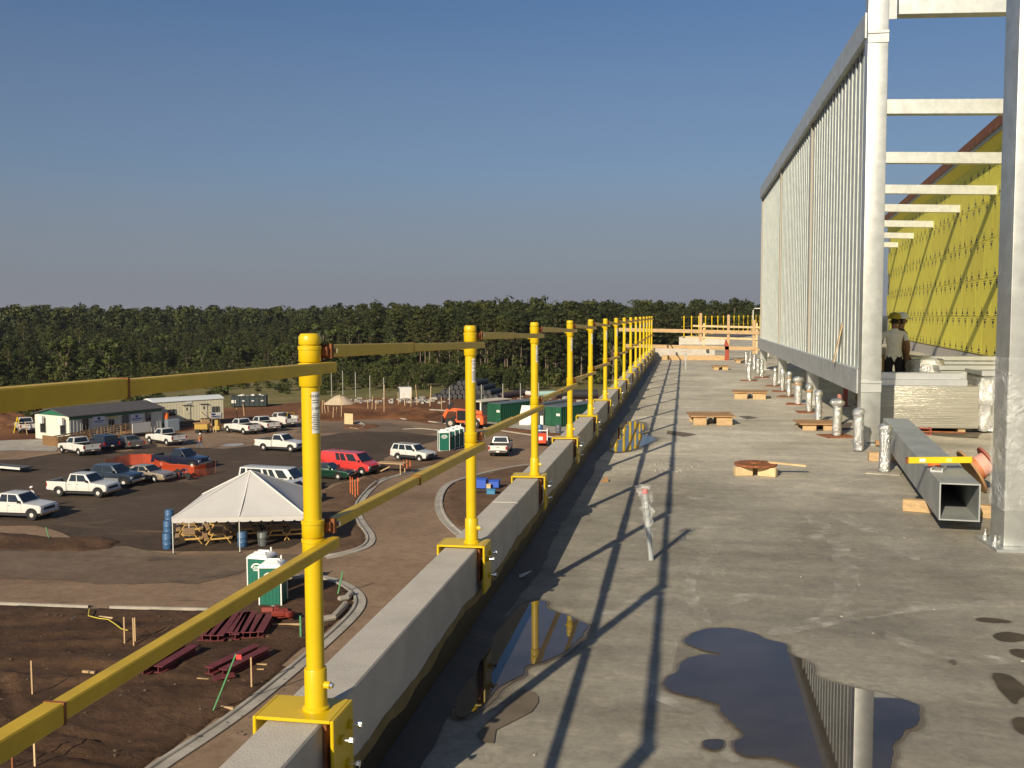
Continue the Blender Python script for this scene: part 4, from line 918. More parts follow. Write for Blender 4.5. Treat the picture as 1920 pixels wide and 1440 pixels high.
field('planting_island', [(602, 922), (640, 905), (668, 905), (688, 892), (700, 895), (720, 905), (700, 918), (678, 932), (664, 950), (662, 965), (672, 985), (686, 1004), (688, 1018), (676, 1030), (640, 1040), (600, 1046), (560, 1042), (578, 1000), (590, 950)], g_soil, 0.35, 0.10, 12, 0.06)
field('planting_island', [(705, 868), (770, 858), (830, 846), (856, 845), (872, 848), (860, 860), (800, 878), (730, 896), (700, 903), (690, 890)], g_soil, 0.4, 0.10, 14, 0.06)
field('planting_island', [(1040, 872), (990, 872), (930, 884), (888, 895), (850, 905), (834, 922), (828, 945), (836, 970), (855, 990), (880, 1010), (960, 1030), (1040, 980)], g_soil, 0.35, 0.10, 16, 0.06)
field('planting_island', [(640, 800), (700, 795), (720, 800), (690, 806), (645, 806)], g_red, 0.5, 0.1, 18, 0.05)
field('clay_bank', [(-150, 790), (0, 778), (40, 776), (72, 790), (60, 800), (0, 806), (-150, 815)], g_red, 0.6, 0.55, 20, 0.1)
field('clay_bank', [(560, 768), (640, 764), (720, 765), (790, 768), (830, 776), (800, 786), (700, 786), (620, 790), (560, 786)], g_red, 0.7, 0.5, 22, 0.05)
# --- sand heap
def heap(name, px, rx, h, m, label, cat, seed, ry=None):
    p = gr(*px); b = MB(); n = 40; rows = 12; v = [(0, 0, h)]; ry = ry or rx
    for i in range(1, rows+1):
        for k in range(n):
            a = 2*pi*k/n; t_ = i/rows; q = 1+0.12*noise.noise(Vector((cos(a)*2, sin(a)*2, seed+t_)))
            v.append((cos(a)*rx*t_*q, sin(a)*ry*t_*q, h*(1-t_**1.25)*(1+0.12*noise.noise(Vector((cos(a)*3, sin(a)*3, t_*4+seed))))))
    b.add(v, [(0, 1+k, 1+(k+1) % n) for k in range(n)]+[(1+(i-1)*n+k, 1+i*n+k, 1+i*n+(k+1) % n, 1+(i-1)*n+(k+1) % n) for i in range(1, rows) for k in range(n)])
    return tag(b.build(name, m, loc=(p.x, p.y, GZ), smooth=80), label, cat)
heap('sand_pile', (636, 757), 2.7, 1.5, M('pale_sand', (0.52, 0.42, 0.29), 0.95, var=0.08, scale=1), 'pale conical sand pile on the red clay behind the yard', 'sand pile', 3)

# --- kerbs: a raised kerb with its gutter pan, following the islands
def kerb(px, w=0.16, h=0.15, gutter=0.45, side=1, name='kerb', smoothit=True):
    P = [gr(x, y) for x, y in px]
    if smoothit:
        for _ in range(3):
            Q = [P[0]]
            for a, b_ in zip(P, P[1:]): Q += [a.lerp(b_, .25), a.lerp(b_, .75)]
            P = Q+[P[-1]]
    def nrm(i):
        d = (P[min(i+1, len(P)-1)]-P[max(i-1, 0)]).normalized(); return Vector((-d.y, d.x, 0))*side
    b = MB(); v = []
    prof = [(0, 0.0), (0, h), (w*0.85, h), (w, h-0.02), (w+0.03, 0.075), (w+gutter, 0.085), (w+gutter, 0.0)]
    for i, p in enumerate(P):
        q = nrm(i); v += [(p.x+q.x*o, p.y+q.y*o, GZ+z) for o, z in prof]
    k = len(prof); b.add(v, [(i*k+j, i*k+j+1, (i+1)*k+j+1, (i+1)*k+j) for i in range(len(P)-1) for j in range(k-1)])
    return b.build(name, m_kerb, smooth=0, kind='structure')
kerb([(240, 1470), (300, 1428), (360, 1390), (440, 1336), (520, 1272), (575, 1226), (640, 1168), (664, 1140), (664, 1120), (640, 1100), (600, 1086), (560, 1084), (500, 1092)], side=-1)
kerb([(720, 898), (700, 906), (678, 928), (664, 948), (661, 966), (672, 986), (686, 1004), (687, 1018), (674, 1029), (640, 1039), (604, 1045)], side=1)
kerb([(702, 905), (740, 893), (800, 878), (858, 862), (872, 850), (870, 843)], side=-1, gutter=0.3)
kerb([(1040, 870), (985, 873), (930, 884), (885, 896), (850, 906), (834, 922), (828, 945), (836, 970), (856, 992), (884, 1012), (930, 1026)], side=-1)
kerb([(-200, 1131), (0, 1135), (165, 1141)], gutter=0.1, smoothit=False)
kerb([(205, 1142), (300, 1144), (390, 1146)], gutter=0.1, smoothit=False)
kerb([(655, 803), (672, 806), (686, 800), (682, 795), (672, 792)], gutter=0.3)
kerb([(700, 781), (762, 787)], gutter=0.1, smoothit=False)
kerb([(803, 791), (842, 796)], gutter=0.1, smoothit=False)
kerb([(906, 803), (925, 806), (950, 810), (990, 816), (1050, 822)], gutter=0.1, smoothit=False)
kerb([(755, 806), (790, 804), (830, 809)], gutter=0.1)
kerb([(868, 795), (905, 801)], gutter=0.1, smoothit=False)
kerb([(805, 769), (845, 771)], gutter=0.1, smoothit=False)

# ---------------------------------------------------------------- vehicles
paint = {}
def P_(name, col, metal=0.0): return M('paint_'+name, col, 0.28, metal=metal, coat=0.6, var=0.02, scale=3)
m_trim = M('black_trim', (0.02, 0.02, 0.022), 0.6)
m_chrome = M('chrome', (0.75, 0.75, 0.75), 0.12, metal=1.0)
m_lampw = M('headlamp_glass', (0.75, 0.77, 0.78), 0.1)
m_lampr = M('tail_lamp', (0.35, 0.012, 0.01), 0.2)
m_lampo = M('amber_lamp', (0.7, 0.25, 0.03), 0.25)
m_rim = M('wheel_rim', (0.62, 0.61, 0.58), 0.4, metal=0.1)
def wheel(parent, x, y, r, w=0.24):
    s = 1 if y > 0 else -1
    o = MB().lathe([(r*0.62, -w/2), (r*0.93, -w/2), (r, -w/2+0.03), (r, w/2-0.03), (r*0.93, w/2), (r*0.62, w/2)], 20)
    o.v = [(a+0, c_, b_) for a, b_, c_ in o.v]
    wh = o.build('wheel', m_black, parent, (x, y, r))
    q = MB().lathe([(r*0.68, 0.02), (r*0.64, 0.05), (r*0.22, 0.055), (r*0.16, 0.075), (0.02, 0.075)], 14); q.v = [(a, c_*s+s*w*0.28, b_) for a, b_, c_ in q.v]
    q.build('rim', m_rim, wh)
    return wh
SPEC = dict(
 pickup=dict(L=(2.55, -2.95), wb=3.55, w=0.97, sill=0.50, hf=1.05, cow=1.20, belt=1.22, gh=[(0.98, 1.21), (0.42, 1.84), (-0.52, 1.86), (-0.68, 1.22)], bed=-0.72, r=0.385, win=[(0.06, 0.86)]),
 extpickup=dict(L=(2.58, -2.95), wb=3.62, w=1.0, sill=0.50, hf=1.08, cow=1.22, belt=1.24, gh=[(1.12, 1.23), (0.52, 1.86), (-0.85, 1.90), (-1.05, 1.24)], bed=-1.10, r=0.40, win=[(0.08, 0.40), (0.44, 0.88)]),
 crewpickup=dict(L=(2.62, -2.95), wb=3.70, w=1.0, sill=0.52, hf=1.08, cow=1.22, belt=1.24, gh=[(1.22, 1.23), (0.62, 1.84), (-1.25, 1.86), (-1.45, 1.24)], bed=-1.50, r=0.40, win=[(0.08, 0.44), (0.48, 0.90)]),
 sedan=dict(L=(2.40, -2.50), wb=2.80, w=0.90, sill=0.27, hf=0.78, cow=0.92, belt=0.94, gh=[(0.95, 0.92), (0.25, 1.40), (-0.95, 1.41), (-1.70, 0.96)], deck=0.97, r=0.32, win=[(0.22, 0.52), (0.55, 0.90)]),
 suv=dict(L=(2.20, -2.35), wb=2.70, w=0.90, sill=0.40, hf=0.98, cow=1.08, belt=1.10, gh=[(0.98, 1.08), (0.38, 1.68), (-2.05, 1.70), (-2.28, 1.10)], deck=1.10, r=0.36, win=[(0.05, 0.28), (0.32, 0.57), (0.61, 0.91)]),
 van=dict(L=(2.55, -3.05), wb=3.50, w=1.0, sill=0.42, hf=1.02, cow=1.20, belt=1.24, gh=[(1.75, 1.18), (1.00, 2.00), (-2.92, 2.05), (-3.02, 1.24)], deck=1.24, r=0.37, win=[(0.40, 0.50), (0.52, 0.64), (0.69, 0.90)]),
)
SPEC['longvan'] = dict(SPEC['van'], L=(2.55, -3.5), gh=[(1.75, 1.18), (1.00, 2.00), (-3.36, 2.05), (-3.47, 1.24)], win=[(0.03, 0.12), (0.16, 0.44), (0.48, 0.56), (0.59, 0.68), (0.73, 0.90)])
def vehicle(kind, name, label, cat, rear, front, nearside, mat, lower=None, group=None, liner=None, bedfull=None, amber=False, roofrack=False, tint=None, wheelmat=None, lowclad=None):
    """rear, front: picture points of the two wheels on the near side; nearside 'r' or 'l'"""
    s = SPEC[kind]; a, c = gr(*rear), gr(*front); d = (c-a); d.z = 0; u = d.normalized(); left = Vector((-u.y, u.x, 0))
    mid = (a+c)/2 + left*((s['w']-0.12)*(1 if nearside == 'r' else -1))
    t = thing(name, label, cat, (mid.x, mid.y, GZ+0.055), atan2(u.y, u.x), group)
    xf, xr = s['L']; w = s['w']; r = s['r']; hb = s['wb']/2; sill = s['sill']
    def arch(x, out):
        ra = r*1.17; z0 = sill; ang = math.asin(max(-1, min(1, (z0-r)/ra)))
        return [(x+ra*cos(th), r+ra*sin(th)) for th in [ang+(pi-2*ang)*i/9 for i in range(10)]]
    bed = s.get('bed'); body = MB()
    top = [(xf, sill+0.12), (xf, s['hf']-0.14), (xf-0.10, s['hf']), (s['gh'][0][0], s['cow'])]
    fa = arch(hb, 1)                       # front to back
    if bed is not None:
        poly = [(xf, sill+0.03)]+[(x, z) for x, z in fa]+[(bed, sill), (bed, s['belt'])]+[(s['gh'][0][0], s['cow'])]+[(xf-0.10, s['hf']), (xf, s['hf']-0.14)]
        body.prism(poly, -w, w, 0.06, 0.09)
        bp = [(bed-0.02, sill)]+arch(-hb, 1)+[(xr, sill+0.08), (xr, s['belt']+0.02), (bed-0.02, s['belt']+0.02)]
        for sy in (-1, 1): body.prism(bp, sy*w-(0.08 if sy > 0 else 0), sy*w+(0.08 if sy < 0 else 0), 0.015, 0.02)
        body.box(xr+0.07, bed-0.02, -w+0.08, w-0.08, 0.78, 0.84)
        body.box(bed-0.08, bed-0.021, -w+0.081, w-0.081, 0.84, s['belt']+0.02)
        for sy in (-1, 1): body.box(-hb-0.45, -hb+0.45, sy*(w-0.30)-0.02, sy*(w-0.30)+0.21*sy+0.02*sy, 0.841, 1.02) if False else None
    else:
        poly = [(xf, sill+0.03)]+fa+[(x, z) for x, z in arch(-hb, 1)]+[(xr, sill+0.08), (xr, s['deck']-0.10), (xr+0.06, s['deck']), (s['gh'][3][0], s['gh'][3][1]), (s['gh'][0][0], s['cow']), (xf-0.10, s['hf']), (xf, s['hf']-0.14)]
        body.prism(poly, -w, w, 0.05, 0.07)
    g = s['gh']; wb_, wt = w-0.05, w-(0.24 if kind not in ('van', 'longvan') else 0.17)
    gp = [Vector((g[i][0], (wb_ if i in (0, 3) else wt)*sy, g[i][1])) for sy in (-1, 1) for i in range(4)]
    body.add(gp, [(0, 1, 2, 3), (7, 6, 5, 4), (0, 4, 5, 1), (1, 5, 6, 2), (2, 6, 7, 3), (3, 7, 4, 0)])
    body.build('body', mat, t, bevel=0.02, seg=2)
    MB().box(xr+0.35, xf-0.25, -w+0.20, w-0.20, 0.28 if sill > 0.35 else 0.18, sill+0.25).build('underbody', m_trim, t)
    if bed is not None:
        MB().box(xr+0.09, bed-0.09, -w+0.09, w-0.09, 0.841, 0.853).build('bed_floor', liner or m_trim, t)
        b = MB(); zt_ = s['belt']+0.024
        for sy in (-1, 1): b.box(xr+0.07, bed-0.021, min(sy*(w-0.081), sy*(w-0.10)), max(sy*(w-0.081), sy*(w-0.10)), 0.86, zt_).box(xr+0.07, bed-0.03, min(sy*(w-0.02), sy*(w-0.099)), max(sy*(w-0.02), sy*(w-0.099)), zt_-0.003, zt_+0.012)
        b.box(bed-0.094, bed-0.081, -w+0.101, w-0.101, 0.86, zt_).build('bed_liner', m_trim, t)
        tg = MB().box(xr, xr+0.065, -w+0.082, w-0.082, 0.72, s['belt']+0.015).build('tailgate', mat, t, bevel=0.012)
        MB().box(xr-0.012, xr-0.001, -0.10, 0.10, 1.03, 1.09).build('handle', m_trim, tg)
    glz = tint or m_glass
    def pane(nm, q, t_=0.012):
        MB().sheet(q, t_).build(nm, glz, t)
    def lerp4(A, B_, C_, D_, u0, u1, v0, v1):
        f = lambda u_, v_: (A.lerp(B_, u_)).lerp(D_.lerp(C_, u_), v_)
        return [f(u0, v0), f(u1, v0), f(u1, v1), f(u0, v1)]
    pane('windshield', lerp4(gp[0], gp[4], gp[5], gp[1], .05, .95, .07, .93))
    pane('rear_window', lerp4(gp[7], gp[3], gp[2], gp[6], .08, .92, .15, .90))
    for (u0, u1) in s['win']:
        pane('side_window', lerp4(gp[3], gp[0], gp[1], gp[2], u0, u1, .10, .90))
        pane('side_window', [q for q in reversed(lerp4(gp[7], gp[4], gp[5], gp[6], u0, u1, .10, .90))])
    # door shut lines and handles
    xs = []
    for (u0, u1) in s['win'][-2:]:
        x = g[3][0]+(g[0][0]-g[3][0])*u0-0.05; xs.append(x)
    for sy in (-1, 1):
        b = MB()
        for x in xs+[g[0][0]-0.12]: b.box(x-0.006, x+0.006, sy*w-0.003, sy*w+0.003, sill+0.06, s['belt']-0.06)
        b.build('door_gap', m_trim, t)
        for x in xs: MB().box(x+0.06, x+0.20, sy*w-0.004, sy*w+0.022*sy if sy > 0 else sy*w+0.004, s['belt']-0.20, s['belt']-0.165).build('door_handle', m_trim, t) if sy > 0 else MB().box(x+0.06, x+0.20, -w-0.022, -w+0.004, s['belt']-0.20, s['belt']-0.165).build('door_handle', m_trim, t)
        mx = g[0][0]-0.28; y0, y1 = sorted((sy*(w-0.03), sy*(w+0.19)))
        MB().box(mx-0.05, mx+0.05, y0, y1, s['belt']+0.02, s['belt']+0.20).build('mirror', m_trim, t, bevel=0.015)
        big = sill > 0.38
        y0, y1 = sorted((sy*(w-0.02), sy*(w-0.36)))
        MB().box(xf-0.035, xf+0.012, y0, y1, s['hf']-0.33 if big else s['hf']-0.22, s['hf']-0.13).build('headlight', m_lampw, t, bevel=0.01)
        y0, y1 = sorted((sy*(w+0.006), sy*(w-0.16)))
        MB().box(xr-0.012, xr+0.09, y0, y1, s.get('deck', s['belt'])-0.42, s.get('deck', s['belt'])-0.08).build('taillight', m_lampr, t, bevel=0.008)
        for x in (hb, -hb): wheel(t, x, sy*(w-0.13), r)
    bz = 0.52 if sill > 0.38 else 0.38
    bm_ = lower or (m_chrome if bed is not None else mat)
    MB().box(xf-0.06, xf+0.10, -w+0.02, w-0.02, bz-0.10, bz+0.12).build('bumper', bm_, t, bevel=0.03)
    MB().box(xr-0.12, xr+0.04, -w+0.04, w-0.04, bz-0.02, bz+0.18).build('bumper', bm_, t, bevel=0.03)
    MB().box(xf-0.01, xf+0.008, -w+0.38, w-0.38, s['hf']-0.36, s['hf']-0.15).build('grille', m_trim, t)
    MB().box(xr-0.13, xr-0.121, -0.16, 0.16, bz+0.03, bz+0.15).build('number_plate', m_label, t)
    for sy in (-1, 1):
        for hx in (hb, -hb):
            v = []
            for th in [RAD(-5)+RAD(190)*i/12 for i in range(13)]: v += [(hx+r*1.13*cos(th), sy*(w+0.004), r+r*1.13*sin(th)), (hx+r*1.24*cos(th), sy*(w+0.004), r+r*1.24*sin(th))]
            if hx == hb or bed is None or True: MB().add(v, [(2*i, 2*i+1, 2*i+3, 2*i+2) for i in range(12)]).build('arch_trim', m_trim, t, smooth=0)
    if lowclad:
        for sy in (-1, 1):
            y0, y1 = sorted((sy*(w-0.01), sy*(w+0.012)))
            MB().box(-hb+r*1.2, hb-r*1.2, y0, y1, sill, sill+0.26).build('side_cladding', lowclad, t)
    if roofrack:
        for sy in (-1, 1): MB().tube([(g[2][0]+0.2, sy*(wt-0.1), g[2][1]+0.06), (g[1][0]-0.2, sy*(wt-0.1), g[1][1]+0.06)], 0.02, 6).build('roof_rail', m_trim, t)
    if amber: MB().box(g[1][0]-0.3, g[1][0]-0.15, -0.4, 0.4, g[1][1]+0.001, g[1][1]+0.09).build('beacon', m_lampo, t, bevel=0.02)
    return t
white = P_('white', (0.66, 0.655, 0.62)); silver = P_('silver', (0.42, 0.44, 0.47), 0.6); gold = P_('champagne', (0.50, 0.42, 0.31), 0.5); navy = P_('navy', (0.014, 0.018, 0.045), 0.2); green = P_('green', (0.008, 0.05, 0.028), 0.3); red = P_('red', (0.62, 0.045, 0.04)); greycar = P_('grey', (0.22, 0.21, 0.19), 0.6); blue = P_('steel_blue', (0.03, 0.045, 0.07), 0.3)
PK = 'vehicles parked in the yard'
vehicle('extpickup', 'pickup_truck', 'white extended cab pickup cut by the left picture edge, nearest of the parked row', 'pickup truck', (-17, 974), (57, 977), 'r', white, group=PK)
vehicle('extpickup', 'pickup_truck', 'white extended cab pickup parked in the open before the silver and blue pickup', 'pickup truck', (111, 932), (186, 935), 'r', white, group=PK)
vehicle('crewpickup', 'pickup_truck', 'blue and silver crew cab pickup between the white pickup and the gold sedan', 'pickup truck', (162, 912), (234, 915), 'r', blue, group=PK, lowclad=silver)
vehicle('sedan', 'parked_car', 'champagne gold sedan parked between the blue pickup and the motorcycle', 'car', (240, 903), (291, 906), 'r', gold, group=PK)
vehicle('pickup', 'pickup_truck', 'dark blue pickup standing behind the orange plastic fence', 'pickup truck', (305, 878), (360, 881), 'r', navy, group=PK)
vehicle('pickup', 'pickup_truck', 'white pickup with tail to the camera in front of the timber ramp', 'pickup truck', (151, 856), (115, 850), 'l', white, group=PK)
vehicle('suv', 'parked_suv', 'dark navy estate car parked between white pickup and grey sedan by the office trailer', 'car', (192, 847), (168, 842), 'l', navy, group=PK)
vehicle('sedan', 'parked_car', 'grey sedan parked tail out by the office trailer', 'car', (240, 844), (215, 838), 'l', greycar, group=PK)
vehicle('pickup', 'pickup_truck', 'white pickup parked tail out in front of the beige trailer', 'pickup truck', (315, 837), (280, 832), 'l', white, group=PK)
vehicle('pickup', 'pickup_truck', 'white pickup nearest in the row of three beside the beige trailer', 'pickup truck', (461, 816), (424, 811), 'l', white, group=PK)
vehicle('pickup', 'pickup_truck', 'white pickup in the middle of the row of three beyond the beige trailer', 'pickup truck', (497, 811), (464, 806), 'l', white, group=PK)
ut = vehicle('pickup', 'utility_truck', 'white utility truck with service body and spare wheel, last of the three beyond the trailer', 'truck', (532, 803), (500, 798), 'l', white, group=PK)
for sy in (-1, 1): MB().box(-2.95, -0.78, sy*0.99-(0.30 if sy > 0 else -0.02), sy*0.99+(0.30 if sy < 0 else 0.02), 0.70, 1.52).build('service_locker', white, ut, bevel=0.015)
q = MB().lathe([(0.2, -0.11), (0.36, -0.11), (0.38, 0.0), (0.36, 0.11), (0.2, 0.11)], 18); q.v = [(a, c_, b_) for a, b_, c_ in q.v]; q.build('spare_wheel', m_black, ut, (-1.6, 0.3, 1.62))
MB().box(-1.5, -0.8, -0.6, 0.6, 0.86, 1.75).build('equipment', m_dark, ut, bevel=0.03)
MB().tube([(-2.6, 0.5, 1.5), (-2.6, 0.5, 2.0), (-2.6, -0.5, 2.0), (-2.6, -0.5, 1.5)], 0.03, 6).build('ladder_rack', m_yellow, ut)
vehicle('pickup', 'pickup_truck', 'older white pickup alone on the asphalt left of the nearest yellow post', 'pickup truck', (495, 846), (545, 849), 'r', white, group=PK)
vehicle('longvan', 'passenger_van', 'long white passenger van parked behind the tent', 'van', (487, 924), (548, 927), 'r', white, group=PK)
vehicle('suv', 'parked_suv', 'white estate car close behind the tent in front of the passenger van', 'car', (512, 944), (561, 948), 'r', white, group=PK)
vehicle('van', 'cargo_van', 'faded red van parked behind the dark green sedan', 'van', (621, 888), (680, 893), 'r', red, group=PK, lower=m_dark)
vehicle('sedan', 'parked_car', 'dark green sedan parked in front of the red van', 'car', (583, 899), (632, 901), 'r', green, group=PK)
vehicle('suv', 'parked_suv', 'white four wheel drive with dark lower cladding by the sawhorse bench', 'car', (745, 864), (789, 868), 'r', white, group=PK, lower=m_trim, lowclad=m_trim, roofrack=True)
vehicle('pickup', 'pickup_truck', 'white pickup seen from behind driving up the road between the yellow posts', 'pickup truck', (950, 857), (959, 846), 'r', white, group=PK)
vehicle('pickup', 'pickup_truck', 'white work truck with black load half hidden left of the office trailer', 'pickup truck', (66, 812), (56, 806), 'r', white, group=PK)
# motorcycle
a, c = gr(330, 898), gr(352, 900.5); u = (c-a).normalized(); mid = (a+c)/2
t = thing('motorcycle', 'chromed dark motorcycle parked at the end of the row by the orange fence', 'motorcycle', (mid.x, mid.y, GZ+0.05), atan2(u.y, u.x))
for x in (-0.78, 0.82):
    q = MB().lathe([(0.22, -0.06), (0.31, -0.05), (0.33, 0.0), (0.31, 0.05), (0.22, 0.06)], 20); q.v = [(p, r_, s_) for p, s_, r_ in q.v]; wh = q.build('wheel', m_black, t, (x, 0, 0.33))
    q = MB().lathe([(0.22, -0.02), (0.05, -0.04), (0.05, 0.04), (0.22, 0.02)], 16); q.v = [(p, r_, s_) for p, s_, r_ in q.v]; q.build('rim', m_chrome, wh)
MB().tube([(0.82, 0, 0.33), (0.60, 0, 0.80), (0.52, 0, 0.98)], 0.035, 8).build('fork', m_chrome, t)
MB().tube([(0.40, -0.38, 1.08), (0.52, -0.1, 1.02), (0.52, 0.1, 1.02), (0.40, 0.38, 1.08)], 0.017, 6).build('handlebar', m_chrome, t)
MB().lathe([(0.05, -0.06), (0.09, 0.0), (0.10, 0.05)], 12, (0.68, 0, 0.90)).build('headlight', m_chrome, t)
MB().tube([(0.42, 0, 0.82), (0.25, 0, 0.86), (0.0, 0, 0.78)], [0.10, 0.15, 0.09], 12).build('fuel_tank', P_('plum', (0.05, 0.012, 0.03), 0.4), t)
MB().tube([(0.02, 0, 0.74), (-0.25, 0, 0.70), (-0.62, 0, 0.78), (-0.72, 0, 0.86)], [0.10, 0.15, 0.13, 0.06], 12).build('seat', m_black, t)
MB().box(-0.2, 0.3, -0.16, 0.16, 0.25, 0.62).build('engine', m_chrome, t, bevel=0.05)
MB().tube([(0.1, -0.2, 0.3), (-0.4, -0.22, 0.28), (-0.95, -0.22, 0.32)], 0.045, 8).build('exhaust', m_chrome, t)
MB().prism([(-1.1, 0.45), (-1.02, 0.68), (-0.75, 0.74), (-0.5, 0.70), (-0.5, 0.64), (-0.75, 0.68), (-0.96, 0.62)], -0.09, 0.09).build('fender', m_black, t)
# telehandler: low orange chassis, boom to the left
p = gr(870, 803.5)
t = thing('telehandler', 'orange telehandler with its boom to the left before the green containers', 'telehandler', (p.x, p.y+1.0, GZ+0.02), RAD(176))
m_jlg = M('orange_machine', (0.72, 0.125, 0.025), 0.4, var=0.06, scale=2)
MB().prism([(-2.5, 0.75), (-2.5, 1.7), (-1.6, 1.75), (-1.4, 1.15), (1.5, 1.10), (2.0, 0.7)], -0.75, 0.75, 0.05).build('chassis', m_jlg, t)
MB().box(-2.7, -2.0, -1.0, 1.0, 0.5, 1.55).build('counterweight', m_jlg, t, bevel=0.08)
MB().box(-2.0, -0.5, -1.05, -0.45, 1.0, 1.75).build('engine_cover', m_jlg, t, bevel=0.06)
MB().beam((-2.3, 0, 2.0), (1.7, 0, 2.35), 0.42, 0.45).beam((1.6, 0, 2.36), (2.5, 0, 2.25), 0.34, 0.36).build('boom', m_jlg, t, bevel=0.02)
MB().beam((2.45, 0, 2.35), (3.05, 0, 1.2), 0.4, 0.45).build('boom_nose', m_jlg, t, bevel=0.04)
MB().box(3.0, 3.12, -0.6, 0.6, 0.5, 1.5).box(3.12, 4.2, -0.5, -0.38, 0.5, 0.56).box(3.12, 4.2, 0.38, 0.5, 0.5, 0.56).build('fork_carriage', m_dark, t)
MB().box(-0.4, 0.9, 0.30, 1.05, 1.1, 2.35).build('cab', m_glass, t, bevel=0.05)
b = MB()
for x in (-0.41, 0.86):
    for y in (0.29, 1.01): b.box(x, x+0.06, y, y+0.06, 1.1, 2.40)
b.box(-0.43, 0.94, 0.27, 1.09, 2.36, 2.43).build('cab_frame', m_jlg, t)
MB().beam((2.35, 0.1, 2.45), (1.6, 0.5, 3.3), 0.08, 0.5).build('raised_flap', m_dark, t)
for x in (1.75, -1.6):
    for sy in (-1, 1):
        q = MB().lathe([(0.36, -0.22), (0.62, -0.22), (0.66, -0.15), (0.66, 0.15), (0.62, 0.22), (0.36, 0.22)], 22); q.v = [(k, s_, r_) for k, r_, s_ in q.v]; wh = q.build('wheel', m_black, t, (x, sy*0.95, 0.66))
        q = MB().lathe([(0.36, -0.05), (0.30, 0.10), (0.05, 0.12)], 16); q.v = [(k, s_*sy+0.12*sy, r_) for k, r_, s_ in q.v]; q.build('rim', M('dusty_rim', (0.45, 0.38, 0.3), 0.7), wh)
MB().box(-2.2, -1.9, 1.001, 1.02, 0.9, 1.35).build('white_decal', m_white, t)
# red compact loader seen from behind
p = gr(1013, 838)
t = thing('skid_loader', 'small red loader with white frame seen from behind beyond the third post', 'loader', (p.x, p.y+1.1, GZ+0.02), RAD(93))
MB().prism([(-1.1, 0.4), (-1.15, 1.3), (-0.9, 1.5), (0.3, 1.45), (1.1, 0.9), (1.1, 0.4)], -0.62, 0.62, 0.06).build('hood', M('red_machine', (0.62, 0.07, 0.03), 0.4), t)
b = MB()
for sy in (-1, 1): b.beam((-1.0, sy*0.72, 0.7), (-0.9, sy*0.72, 2.05), 0.13, 0.16, up=(1, 0, 0)).beam((-0.9, sy*0.72, 2.0), (1.3, sy*0.72, 1.4), 0.12, 0.16)
b.box(-0.98, -0.86, -0.65, 0.65, 1.75, 1.87).build('lift_arms', m_white, t, bevel=0.02)
MB().box(-1.165, -1.152, -0.22, 0.22, 0.75, 1.15).build('rear_plate', m_white, t)
MB().box(1.2, 1.9, -0.85, 0.85, 0.1, 0.7).build('bucket', m_dark, t, bevel=0.03)
for x in (-0.6, 0.6):
    for sy in (-1, 1):
        q = MB().lathe([(0.2, -0.14), (0.37, -0.14), (0.40, 0), (0.37, 0.14), (0.2, 0.14)], 18); q.v = [(k, s_, r_) for k, r_, s_ in q.v]; q.build('wheel', m_black, t, (x, sy*0.80, 0.40))
# ================================================================ SITE BUILDINGS
def D(deg): return Vector((cos(RAD(deg)), sin(RAD(deg)), 0))
m_side1 = M('office_siding', (0.62, 0.62, 0.54), 0.6, var=0.04, scale=2)
m_side2 = M('beige_siding', (0.66, 0.62, 0.45), 0.6, var=0.04, scale=2)
m_green = M('green_trim', (0.02, 0.12, 0.07), 0.5)
m_roofd = M('dark_shingle', (0.075, 0.072, 0.075), 0.9, var=0.2, scale=1.5)
m_winfr = M('window_frame', (0.25, 0.24, 0.22), 0.5)
m_door = M('dark_door', (0.10, 0.10, 0.10), 0.6)
def window(par, x, y, z, w, h, face, fr=m_winfr):
    """on the wall whose outward normal is face ('-y' or '-x')"""
    f = MB(); g = MB(); e = 0.06
    if face == '-y':
        f.box(x-w/2-e, x+w/2+e, y-0.05, y-0.001, z-e, z).box(x-w/2-e, x+w/2+e, y-0.05, y-0.001, z+h, z+h+e).box(x-w/2-e, x-w/2, y-0.05, y-0.001, z, z+h).box(x+w/2, x+w/2+e, y-0.05, y-0.001, z, z+h).box(x-0.02, x+0.02, y-0.045, y-0.002, z, z+h)
        g.box(x-w/2, x+w/2, y-0.03, y-0.003, z, z+h)
    else:
        f.box(x-0.05, x-0.001, y-w/2-e, y+w/2+e, z-e, z).box(x-0.05, x-0.001, y-w/2-e, y+w/2+e, z+h, z+h+e).box(x-0.05, x-0.001, y-w/2-e, y-w/2, z, z+h).box(x-0.05, x-0.001, y+w/2, y+w/2+e, z, z+h)
        g.box(x-0.03, x-0.003, y-w/2, y+w/2, z, z+h)
    fo = f.build('window', fr, par); g.build('pane', m_glass, fo)
def ribs(par, x0, x1, y, z0, z1, step, m, face='-y'):
    b = MB(); x = x0
    while x < x1:
        if face == '-y': b.box(x, x+0.07, y-0.035, y-0.0005, z0, z1)
        else: b.box(y-0.035, y-0.0005, x, x+0.07, z0, z1)
        x += step
    b.build('siding_ribs', m, par, smooth=0, kind='stuff')
